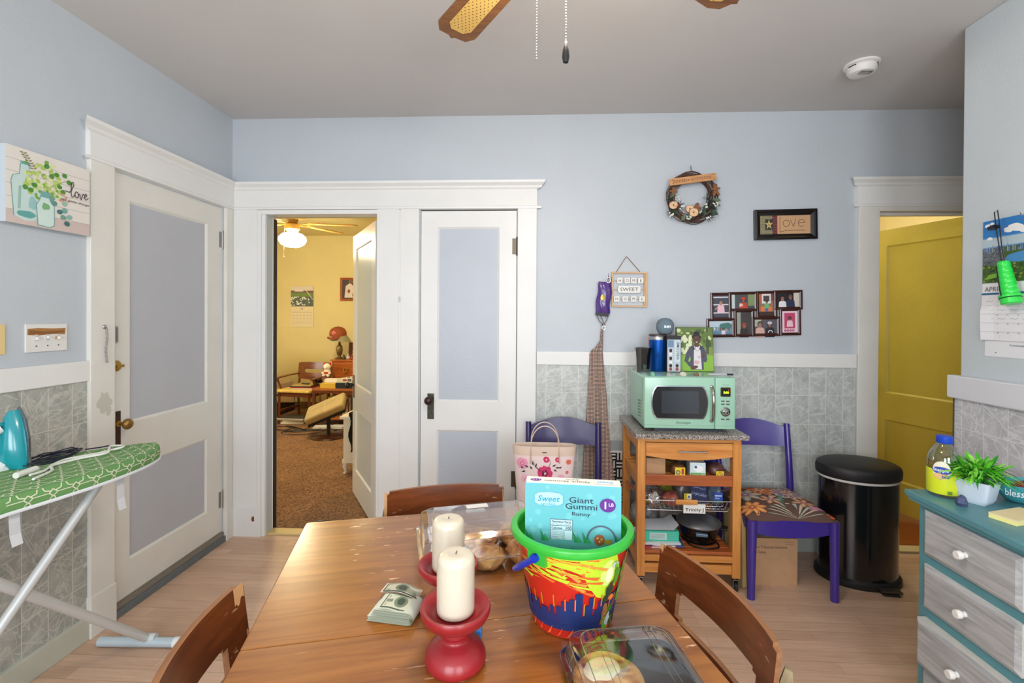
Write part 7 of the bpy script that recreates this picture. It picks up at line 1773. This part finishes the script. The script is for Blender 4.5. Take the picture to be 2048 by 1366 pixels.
for k in range(3):
    a = math.radians(30+120*k); g = MB(); x, y = .105*math.cos(a), .105*math.sin(a)
    g.tube([(.04*math.cos(a), .04*math.sin(a), 2.37), (x*.8, y*.8, 2.385), (x, y, 2.375)], .008, brass, 8); g.ball((x, y, 2.335), .040, EM((255, 243, 230), 185), 20, 14); g.build('bulb', fan, smooth=60)
for (px, py, zb, knob) in ((-.088, -.05, 2.022, False), (-.022, -.05, 2.050, True)):
    g = MB(); n = int((2.34-zb)/.0065)
    for k in range(n): g.ball((px, py, zb+.0065*k), .0024, P((200, 196, 190), .3, .8), 6, 4)
    g.tube([(px, py, zb), (px, py, 2.335)], .0007, steel, 4); ch = g.build('pull_chain', fan, smooth=60)
    if knob:
        q = MB(); q.lathe([(.001, -.040), (.006, -.038), (.0085, -.026), (.007, -.010), (.0045, -.002)], P((20, 20, 22), .3, coat=.5), 16, c=(px, py, zb)); q.lathe([(.005, -.004), (.0045, .006), (.002, .010)], steel, 14, c=(px, py, zb)); q.build('pull_knob', ch, smooth=50)
# ================================================================== THE BEDROOM SEEN THROUGH THE DOORWAY
BF = 7.25; GZ = .007
bs_ = MB(); bs_.box(-4.9, -.75, BF-.012, BF, 0, .10, P((120, 96, 60), .5)); struct(bs_.build('baseboard_bedroom'))
# ceiling fan with lit globe
bf = thing('ceiling_fan', 'wooden ceiling fan with glowing globe lamp in the bedroom beyond the doorway', 'ceiling fan', (-2.61, 5.0, 0))
bwood = WOOD((150, 104, 44), (196, 150, 76), .4, 'x', 2.0, key2=41)
for an in (12, 48, 102, 174, 246): blade(math.radians(an if an != 48 else 66), bf, bwood, R=.68, z=2.435, pitch=.08) if an != 102 else None
g = MB(); g.lathe([(.165, 2.69), (.17, 2.62), (.165, 2.53), (.14, 2.50), (.06, 2.48), (.05, 2.44)], P((150, 118, 62), .35, .6), 36)
for k in range(28): a = 2*PI*k/28; g.box(.155, .168, -.004, .004, 2.53, 2.57, P((232, 214, 150), .4), T=Matrix.Rotation(a, 4, 'Z'))
g.build('motor_housing', bf, smooth=40)
g = MB(); g.lathe([(.05, 2.44), (.075, 2.42), (.075, 2.37), (.05, 2.345), (.055, 2.33)], P((170, 134, 70), .3, .8), 32); g.build('light_fitter', bf, smooth=40)
g = MB(); g.lathe([(.055, 2.335), (.10, 2.32), (.135, 2.285), (.138, 2.25), (.115, 2.21), (.07, 2.185), (.001, 2.178)], EM((255, 238, 200), 125), 36); g.build('glass_globe', bf, smooth=60, label='glowing frosted glass globe')
for x, zb in ((-.10, 2.0), (-.02, 2.06)):
    g = MB(); g.tube([(x, -.14, zb), (x, -.13, 2.37)], .0022, P((200, 190, 150), .4, .6), 5); g.ball((x, -.14, zb), .006, cream, 8, 6); g.build('pull_chain', bf, smooth=60)
# calendar
bc = thing('wall_calendar', 'calendar with white flower garden photo on the yellow bedroom wall', 'calendar', (-3.625, BF-.002, 0))
g = MB(); g.box(-.178, .178, -.004, 0, 1.590, 1.900, P((60, 76, 40), .4)); d = Dec(g, lambda u, v, h: (u, -.004-h, v), step=.0008, h0=.001); rd = random.Random(5)
d.rect(-.178, 1.83, .178, 1.90, (214, 206, 190)); d.rect(-.178, 1.80, .178, 1.835, (110, 70, 50)); d.rect(-.178, 1.74, .178, 1.805, (104, 130, 44)); d.up(); d.rect(-.12, 1.82, .02, 1.86, (220, 214, 206))
for k in range(70): x = rd.uniform(-.17, .12); z = rd.uniform(1.60, 1.74-.3*max(0, x)); d.circ(x, z, .012, [(232, 232, 220), (206, 214, 190), (90, 100, 60)][k % 3], .010, 7)
d.stroke([(.04, 1.87), (.17, 1.70)], .010, (220, 210, 170)); g.build('photo_page', bc, keep=True)
g = MB(); g.box(-.178, .178, -.006, 0, 1.270, 1.585, P((226, 214, 176), .6)); d = Dec(g, lambda u, v, h: (u, -.006-h, v), step=.0008, h0=.001); d.rect(-.02, 1.545, .02, 1.555, (90, 86, 80))
for k in range(5): d.rect(-.165, 1.50-k*.046, .165, 1.502-k*.046, (170, 164, 140))
for k in range(24): x, z = -.15+(k % 6)*.055, 1.49-(k//6)*.05; d.stroke([(x, z), (x+.02, z+.008), (x+.035, z-.002)], .003, (130, 126, 110))
g.build('date_page', bc, keep=True)
# framed picture
fp_ = thing('framed_picture', 'orange wood framed picture of figures in white on the bedroom wall', 'picture', (-2.83, BF-.002, 1.858))
frame(fp_, .185, .178, .030, .022, WOOD((150, 74, 30), (190, 106, 50), .4, 'x', 2))
g = MB(); g.box(-.16, .16, -.008, -.004, -.15, .15, P((60, 50, 46), .4)); d = Dec(g, lambda u, v, h: (u, -.008-h, v), step=.0008, h0=.001)
d.poly([(-.12, -.13), (-.10, .05), (-.03, .10), (.03, .04), (.10, .0), (.12, -.13)], (214, 206, 196)); d.circ(-.02, .12, .035, (120, 80, 60)); d.up(); d.circ(-.05, -.03, .022, (140, 70, 50), .03); d.poly([(.0, -.11), (.03, .02), (.06, .03), (.03, -.11)], (150, 76, 50)); g.build('print', fp_, keep=True)
# chest of drawers, lamp with cap, sign, knick-knacks
chw = WOOD((156, 78, 26), (196, 110, 50), .35, 'x', 1.0, coat=.3, key2=50)
ct = thing('chest_of_drawers', 'orange brown wooden chest of drawers behind the bedroom door edge', 'chest of drawers', (0, 0, GZ))
g = MB(); g.box(-2.93, -2.18, 6.75, 7.20, 0, .78, chw); g.box(-2.95, -2.16, 6.73, 7.21, .78, .805, chw); g.build('carcass', ct, bevel=.004)
for z0, z1 in ((.535, .755), (.30, .515), (.06, .28)):
    g = MB(); g.box(-2.905, -2.205, 6.735, 6.752, z0, z1, chw); dd_ = g.build('drawer', ct, bevel=.005)
    for x in (-2.715, -2.40):
        g = MB(); zc = (z0+z1)/2+.03
        for s in (-1, 1): g.ball((x+s*.028, 6.728, zc), (.012, .008, .020), brass, 10, 6); g.tube([(x+s*.028, 6.722, zc), (x+s*.026, 6.705, zc-.02), (x+s*.014, 6.700, zc-.048), (x, 6.70, zc-.05)], .0045, brass, 6)
        g.build('drawer_pull', dd_, smooth=50)
CTZ = .805+GZ+.001
lp_ = thing('table_lamp', 'brass table lamp with tilted grey shade on the bedroom chest', 'lamp', (-2.868, 6.86, CTZ))
g = MB(); g.lathe([(.062, 0), (.064, .012), (.03, .025), (.022, .045), (.036, .07), (.046, .13), (.040, .185), (.020, .21), (.016, .24), (.010, .26)], P((130, 108, 66), .35, .7), 28); g.build('base', lp_, smooth=50)
g = MB(); g.lathe([(.150, .262), (.075, .36)], P((150, 146, 120), .7), 36, cap=False, T=Matrix.Rotation(.08, 4, 'Y')); g.lathe([(.148, .2625), (.073, .3605)], P((160, 150, 120), .7), 36, cap=False, T=Matrix.Rotation(.08, 4, 'Y')); g.build('shade', lp_, smooth=60)
cp_ = thing('baseball_cap', 'rust orange baseball cap hung over the bedroom table lamp shade', 'cap', (-2.885, 6.85, CTZ+.325))
capm = P((146, 72, 38), .75, bump=.2)
g = MB(); g.lathe([(.100, -.01), (.108, .03), (.104, .075), (.085, .115), (.050, .140), (.012, .148), (.001, .148)], capm, 32, sx=1.15, cap=False); g.ball((0, 0, .149), (.008, .008, .005), capm, 10, 6); cr_ = g.build('crown', cp_, smooth=50)
g = MB(); pts = [(-.10, -.05, .0)]; n = 12; vs = []
for k in range(n+1): a = PI*.15+PI*.75*k/n; vs += [(-.11*math.cos(a)-.0, -.105*math.sin(a), 0), (-.125*math.cos(a)-.03, -.105*math.sin(a)-.075*math.sin(PI*k/n), -.035*math.sin(PI*k/n))]
g.add(vs, [(2*i, 2*i+1, 2*i+3, 2*i+2) for i in range(n)], capm); g.build('brim', cp_, keep=True, smooth=60)
g = MB(); d = Dec(g, lambda u, v, h: (-.02+u, -.108-h+abs(u)*.25, v), h0=.004); d.poly([(-.035, .055), (0, .03), (.035, .055), (.015, .088), (-.015, .088)], (206, 80, 50)); d.up(); d.stroke([(-.025, .06), (0, .042), (.025, .06), (.0, .08), (-.025, .06)], .006, (230, 214, 206)); d.circ(-.045, -.004, .014, (224, 214, 206), .010); g.build('emblem', cp_, keep=True)
sg = thing('kind_sign', 'dark wooden sign with white script reading kind on the bedroom chest', 'sign', (-2.645, 7.02, CTZ), rot=(-.08, 0, 0))
g = MB(); g.box(-.145, .145, -.02, 0, 0, .235, WOOD((90, 44, 24), (130, 66, 36), .5, 'x', 2)); d = Dec(g, lambda u, v, h: (u, -.020-h, v), h0=.001, step=.0008); d.text('be', -.03, .185, .030, (226, 222, 206), full=True, shear=.3); d.text('kind', -.01, .125, .060, (226, 222, 206), w=.15, shear=.3, bold=.02, full=True); d.text('to yourself', .0, .06, .026, (226, 222, 206), w=.18, shear=.3, full=True); g.build('board', sg, keep=True)
rd = random.Random(17); KN = 'small trinkets on the bedroom chest'
for k, (x, c, s, lb) in enumerate(((-2.775, (60, 50, 44), .030, 'dark trinket beside the lamp foot on the bedroom chest'), (-2.72, (190, 184, 170), .034, 'pale trinket before the kind sign on the bedroom chest'), (-2.66, (150, 50, 40), .028, 'red trinket before the kind sign on the bedroom chest'), (-2.60, (226, 220, 206), .042, 'white figurine before the kind sign on the bedroom chest'), (-2.54, (50, 60, 70), .038, 'dark blue trinket at the right on the bedroom chest'))):
    g = MB(); g.lathe([(s*.8, 0), (s, s*.3), (s*.7, s*1.0), (s*.35, s*1.5), (s*.45, s*1.9), (s*.2, s*2.2), (.001, s*2.3)], P(c, .4, var=.2, vs=60), 14); tag(g.build('trinket', smooth=50, loc=(x, 6.80+.02*(k % 2), CTZ)), lb, 'trinket', KN)
g = MB(); g.box(-.075, .075, -.008, .008, 0, .10, P((20, 22, 26), .4)); d = Dec(g, lambda u, v, h: (u, -.008-h, v), h0=.001, step=.0008); d.stroke([(-.05, .03), (-.035, .075), (-.02, .04), (-.005, .075), (.005, .035), (.03, .06), (.05, .04)], .008, (226, 224, 216)); tag(g.build('black_plaque', keep=True, loc=(-2.46, 6.86, CTZ), rot=(-.1, 0, 0)), 'small black plaque with white script at the right of the bedroom chest', 'plaque')

# armchair with papers
arm = make_chair('dark brown wooden armchair with yellow seat and open slotted back in the bedroom', (-3.14, 6.34, GZ), math.radians(180-8), w=.50, arms=True, seatm=P((214, 182, 92), .7, bump=.4, bs=80, var=.2, vs=30))
arm.scale = (1.0, 1.12, .97)
for k, (c, sx, lb) in enumerate((((206, 206, 206), .30, 'silver laptop lying at the bottom of the stack on the bedroom armchair'), ((150, 40, 34), .34, 'red folder in the stack on the bedroom armchair'), ((50, 44, 40), .30, 'dark folder in the stack on the bedroom armchair'), ((170, 150, 90), .26, 'tan envelope topping the stack on the bedroom armchair'))):
    g = MB(); g.box(-sx/2, sx/2, -.12, .12, 0, .013, P(c, .4)); tag(g.build('folder', bevel=.002, loc=(-3.10+.02*math.sin(k*2), 6.30, GZ+.456+.0135*k), rot=(0, 0, .1*math.sin(k*3))), lb, 'folder', 'stack on the bedroom armchair')
g = MB()
for s in (-1, 1):
    g.tube([(s*.035, 0, .02), (s*.035, -.03, .07)], [.03, .034], blackm, 16); g.tube([(s*.03, .0, .02), (s*.022, .08, .02)], [.018, .02], blackm, 12)
g.box(-.02, .02, -.02, .02, .0, .05, blackm); tag(g.build('binoculars', smooth=40, loc=(-2.965, 6.36, GZ+.512)), 'black binoculars standing on the folders at the right of the bedroom armchair', 'binoculars')
g = MB(); g.box(-.12, 0, -.015, .015, 0, .012, P((30, 28, 30), .5), T=Matrix.Rotation(-.3, 4, 'Z')); tag(g.build('black_pen_case', bevel=.003, loc=(-3.03, 6.26, GZ+.512)), 'thin black case lying left of the binoculars', 'case')
# crib like rail table with boxes
rt_b = thing('spindle_table', 'low dark wooden spindle sided table crowded with boxes in the bedroom', 'table', (0, 0, GZ))
dkw = WOOD((74, 36, 18), (112, 58, 30), .4, 'x', 1.5, key2=55); oak = WOOD((150, 82, 34), (186, 112, 56), .4, 'x', 1.0, key2=56)
g = MB(); g.box(-2.86, -2.18, 5.98, 6.46, .475, .500, oak); g.box(-2.86, -2.18, 5.98, 6.00, .440, .475, dkw); g.build('tabletop', rt_b, bevel=.002)
g = MB(); g.box(-2.84, -2.2, 5.99, 6.44, .10, .125, oak); g.build('lower_shelf', rt_b)
for x in (-2.84, -2.20):
    for y in (6.00, 6.43): g = MB(); g.tube([(x, y, 0), (x, y, .475)], [.018, .022], dkw, 6); g.build('leg', rt_b, smooth=40)
for k in range(6):
    g = MB(); x = -2.76+k*.093; g.lathe([(.009, .125), (.013, .18), (.008, .22), (.014, .30), (.008, .38), (.010, .44)], dkw, 10, c=(x, 6.0, 0)); g.build('spindle', rt_b, smooth=50)
BT = GZ+.5015
yb = P((206, 170, 56), .6, var=.1)
for (x, y, z, sx, sy, sz, c, lb, nm) in (
    (-2.665, 6.08, BT, .20, .14, .055, (206, 170, 56), 'yellow box at the left front on the spindle table', 'yellow_box'),
    (-2.665, 6.20, BT, .22, .08, .10, (226, 222, 212), 'white box with red marks behind the yellow box on the spindle table', 'white_box'),
    (-2.45, 6.08, BT, .22, .15, .072, (22, 28, 44), 'dark navy box at the middle front of the spindle table', 'navy_box'),
    (-2.45, 6.08, BT+.0725, .20, .12, .045, (206, 206, 190), 'pale printed packet on the navy box', 'printed_packet')):
    carton(nm, lb, x, y, z, sx, sy, sz, c, deco=(lambda d: (d.rect(-.02, .02, .03, .045, (160, 50, 40)), d.rect(.04, .015, .09, .05, (90, 90, 100)))) if nm in ('white_box', 'printed_packet') else None)
g = MB(); g.box(-.11, .11, -.05, .05, 0, .012, P((200, 190, 180), .3)); d = Dec(g, lambda u, v, h: (u, v, .012+h), h0=.001); rd = random.Random(1)
for k in range(10): d.rect(-.10+k*.02, -.04, -.085+k*.02, .04, [(110, 60, 50), (60, 80, 60), (220, 220, 220)][k % 3])
tag(g.build('magazine', keep=True, loc=(-2.45, 6.21, BT+.090), rot=(.5, -.12, 0)), 'glossy magazine leaning up behind the packets on the spindle table', 'magazine')
g = MB(); g.tube([(0, 0, 0), (0, 0, .07)], [.03, .02], blackm, 14); g.ball((0, 0, .09), .035, blackm, 14, 10); g.tube([(0, 0, .09), (.10, 0, .08)], .018, blackm, 10); tag(g.build('desk_fan_clip', smooth=50, loc=(-2.30, 6.10, BT)), 'black clip on desk light at the right end of the spindle table', 'light')
for k in range(3):
    x = -2.65+k*.17; carton('file_box', ['yellow file folder box under the spindle table at left', 'white file box under the spindle table in the middle', 'lilac white file box under the spindle table at right'][k], x, 6.22, GZ+.126, .14, .20, .24, [(206, 166, 60), (206, 200, 196), (200, 190, 206)][k], group='file boxes under the spindle table')
# plush toy on the chair arm
py = thing('plush_bear', 'white plush bear with red ears and shirt on the right arm of bedroom armchair', 'plush toy', (-2.80, 6.30, GZ+.625))
wf = P((232, 222, 206), .95, bump=.4, bs=90); rf = P((190, 40, 36), .9)
g = MB(); g.ball((0, 0, .05), (.045, .04, .055), wf); g.ball((0, -.005, .125), (.050, .045, .045), wf); g.ball((0, -.045, .115), (.022, .018, .016), wf, 10, 8); g.ball((-.045, -.03, .04), (.018, .03, .018), wf, 10, 8); g.ball((.045, -.03, .04), (.018, .03, .018), wf, 10, 8); g.ball((-.03, -.045, .01), (.02, .03, .018), wf, 10, 8); g.ball((.03, -.045, .01), (.02, .03, .018), wf, 10, 8); g.build('body', py, smooth=60)
for s in (-1, 1): g = MB(); g.ball((s*.038, 0, .162), (.018, .010, .018), rf, 12, 8); g.build('ear', py, smooth=60)
g = MB(); g.ball((0, 0, .045), (.047, .042, .035), rf); g.build('shirt', py, smooth=60)
# stool / footrest
fs_ = thing('footstool', 'tilted beige padded footstool on a round dark pedestal base in the bedroom', 'footstool', (-2.44, 5.53, GZ))
g = MB(); g.lathe([(.20, 0), (.205, .008), (.19, .020), (.06, .030), (.001, .032)], P((60, 26, 14), .3, coat=.4), 40); g.build('round_base', fs_, smooth=40)
g = MB(); g.tube([(0, 0, .03), (0, 0, .27)], .022, P((26, 20, 18), .35), 14); g.build('column', fs_, smooth=40)
T = Matrix.Translation((-.03, 0, .335)) @ Matrix.Rotation(math.radians(10), 4, 'Z') @ Matrix.Rotation(math.radians(-23), 4, 'Y') @ Matrix.Rotation(math.radians(18), 4, 'X')
g = MB(); g.box(-.235, .235, -.17, .17, -.045, .045, P((170, 150, 104), .9, bump=.6, bs=160, var=.1)); o = g.build('cushion', fs_, bevel=.035, seg=4, smooth=60); o.matrix_local = T
q = MB(); q.tube([(0, -.165, .0455), (0, .165, .0455)], .003, P((196, 176, 128), .9), 5); q.tube([(-.2, 0, .0455), (.2, 0, .0455)], .003, P((196, 176, 128), .9), 5); q.build('seam', o)
g = MB(); g.box(-.225, .225, -.16, .16, -.075, -.040, P((22, 20, 20), .6)); o = g.build('under_frame', fs_, bevel=.01); o.matrix_local = T
# bed at the left
bd_ = thing('bed', 'low dark bed with rumpled beige bedding at the left of the bedroom', 'bed', (0, 0, GZ))
g = MB(); g.box(-4.88, -3.66, 5.2+.9, 7.1, 0, .32, P((24, 20, 20), .5)); g.build('base', bd_, bevel=.01)
g = MB(); g.box(-4.88, -3.68, 6.1, 7.1, .32, .46, P((200, 180, 150), .9)); g.build('mattress', bd_, bevel=.03, seg=3)
rd = random.Random(2)
def blanket(u, v, s): 
    x = -4.6+u*.95; z = .47+.06*math.sin(u*7+v*3)+.04*math.sin(v*11)*(1-u)-(max(0, u-.93)/.07)**1.5*.32; return (x, 6.08+v*.98, z+(.0 if s == 0 else .03))
g = MB(); g.panel(frange(0, 1, 22), frange(0, 1, 16), lambda i, j: True, blanket, P((206, 182, 140), .95, bump=.4, bs=20)); g.build('blanket', bd_, smooth=60)
def pillow(name, lb, loc, s, c, rz):
    g = MB(); 
    def pf(u, v, sd): a = (1-abs(u)**3)*(1-abs(v)**3); return (u*s[0]*(1-.08*abs(v)), v*s[1]*(1-.08*abs(u)), (s[2]*a**.5+.004*math.sin(u*9+v*7))*(1 if sd else -1))
    g.panel(frange(-1, 1, 15), frange(-1, 1, 11), lambda i, j: True, pf, P(c, .95, bump=.3, bs=30)); tag(g.build(name, smooth=70, loc=loc, rot=(.15, -.2, rz)), lb, 'pillow', 'pillows on the bedroom bed')
pillow('pillow', 'peach coloured pillow on top of the bedroom bed', (-4.0, 6.55, .82), (.30, .20, .07), (226, 160, 120), .4)
pillow('pillow', 'cream pillow under the peach one on the bedroom bed', (-3.99, 6.52, .63), (.32, .22, .08), (214, 196, 160), .2)
# books and magazines on the floor
rd = random.Random(13); GB = 'books and magazines piled on the bedroom floor'
pile = (((206, 196, 160), .20, .025, 'cream book at the bottom of the floor pile under the bedroom armchair'), ((226, 210, 170), .19, .022, 'ivory book second from the bottom of the floor pile under the bedroom armchair'), ((90, 80, 76), .24, .016, 'grey magazine in the floor pile under the bedroom armchair'), ((60, 56, 54), .26, .014, 'dark magazine on top of the floor pile under the bedroom armchair'))
z = GZ
for c, s, t_, lb in pile:
    g = MB(); g.box(-s*.75, s*.75, -s*.5, s*.5, 0, t_, P(c, .5)); g.box(-s*.75-.001, s*.75+.001, -s*.5-.001, s*.5, t_*.15, t_*.85, P((226, 220, 196), .8)); tag(g.build('book', loc=(-3.20+rd.uniform(-.02, .02), 6.24, z), rot=(0, 0, rd.uniform(-.15, .15))), lb, 'book', GB); z += t_+.001
for k, (x, y, lb) in enumerate(((-2.70, 5.93, 'white book lying on the carpet right of the armchair'), (-2.50, 5.98, 'pale thin book on the carpet behind the footstool'))):
    g = MB(); g.box(-.10, .10, -.07, .07, 0, .03, P((206, 204, 200), .6)); tag(g.build('book', bevel=.002, loc=(x, y-.0, GZ), rot=(0, 0, .2-k*.5)), lb, 'book', GB)
g = MB(); rd = random.Random(23)
for k in range(6):
    pts = []; x0, y0 = -3.30+k*.11, 5.78+rd.uniform(-.12, .12)
    for q in range(14): pts.append((x0+.22*math.sin(q*.5+k)+.03*q*(k % 2), y0+.11*math.cos(q*.62+k*2), GZ+.006+.003*((q+k) % 3)))
    g.tube(spline(pts, 3), .0045, blackm, 5)
o = tag(g.build('cable_tangle', smooth=60), 'tangle of thin black cables on the bedroom carpet', 'cable'); o['kind'] = 'stuff'
# white nightstand with black clothes by the open door
ns = thing('white_nightstand', 'small white curved leg nightstand beside the open bedroom door', 'nightstand', (-1.56, 4.36, GZ), 0)
whp = P((222, 216, 200), .4)
g = MB(); g.box(-.20, .17, -.15, .15, .50, .525, whp); g.build('top', ns, bevel=.006)
g = MB(); g.box(-.17, .15, -.13, .13, .13, .50, whp); g.build('cabinet', ns, bevel=.004)
g = MB(); g.box(-.18, .155, -.14, .135, .10, .13, whp); g.build('base_moulding', ns, bevel=.004)
for x in (-.155, .13):
    for y in (-.115, .11): g = MB(); g.tube([(x, y, .10), (x*1.03, y*1.05, .06), (x*.97, y, .02), (x*1.05, y*1.05, 0)], [.022, .018, .012, .014], whp, 10); g.build('leg', ns, smooth=50)
g = MB()
def cloth(u, v, s): return (-.10+u*.13+.012*math.sin(v*9), -.142-.018*s-.01*math.sin(u*8+v*5), .53-v*.33+.02*math.sin(u*5))
g.panel(frange(0, 1, 9), frange(0, 1, 10), lambda i, j: True, cloth, P((16, 16, 18), .95)); g.box(-.11, .04, -.155, .08, .527, .56, P((16, 16, 18), .95)); tag(g.build('black_clothing', smooth=50, loc=(-1.56, 4.36, GZ)), 'black clothing draped over the front of the white nightstand', 'clothing')
g = MB(); g.box(-.03, .03, -.012, .012, 0, .09, P((70, 120, 110), .6)); tag(g.build('green_book', loc=(-1.60, 4.30, GZ+.0)), 'small green book standing on the carpet under the white nightstand', 'book')
g = MB(); pts = [(-1.42+.07*math.cos(a)+.03*math.sin(2*a), 3.20+.02*math.sin(a), .020+.004*math.cos(a)) for a in frange(0, 2*PI, 20)[:-1]]; g.tube(pts, .005, blackm, 6, closed=True); g.tube([(-1.36, 3.2, .02), (-1.28, 3.19, .018), (-1.20, 3.2, .018)], .005, blackm, 6); tag(g.build('black_cable', smooth=60), 'black cable loop lying on the carpet just inside the bedroom doorway', 'cable')
# hall light beyond the right doorway
hl = thing('hall_ceiling_lamp', 'round ceiling lamp in the hall beyond the right doorway', 'ceiling lamp', (2.35, 4.35, 2.72))
g = MB(); g.lathe([(.14, 0), (.15, -.02), (.13, -.03)], brass, 32); g.build('base', hl, smooth=40)
g = MB(); g.lathe([(.13, -.028), (.125, -.06), (.09, -.09), (.001, -.10)], EM((255, 243, 222), 85), 32); g.build('shade', hl, smooth=60)
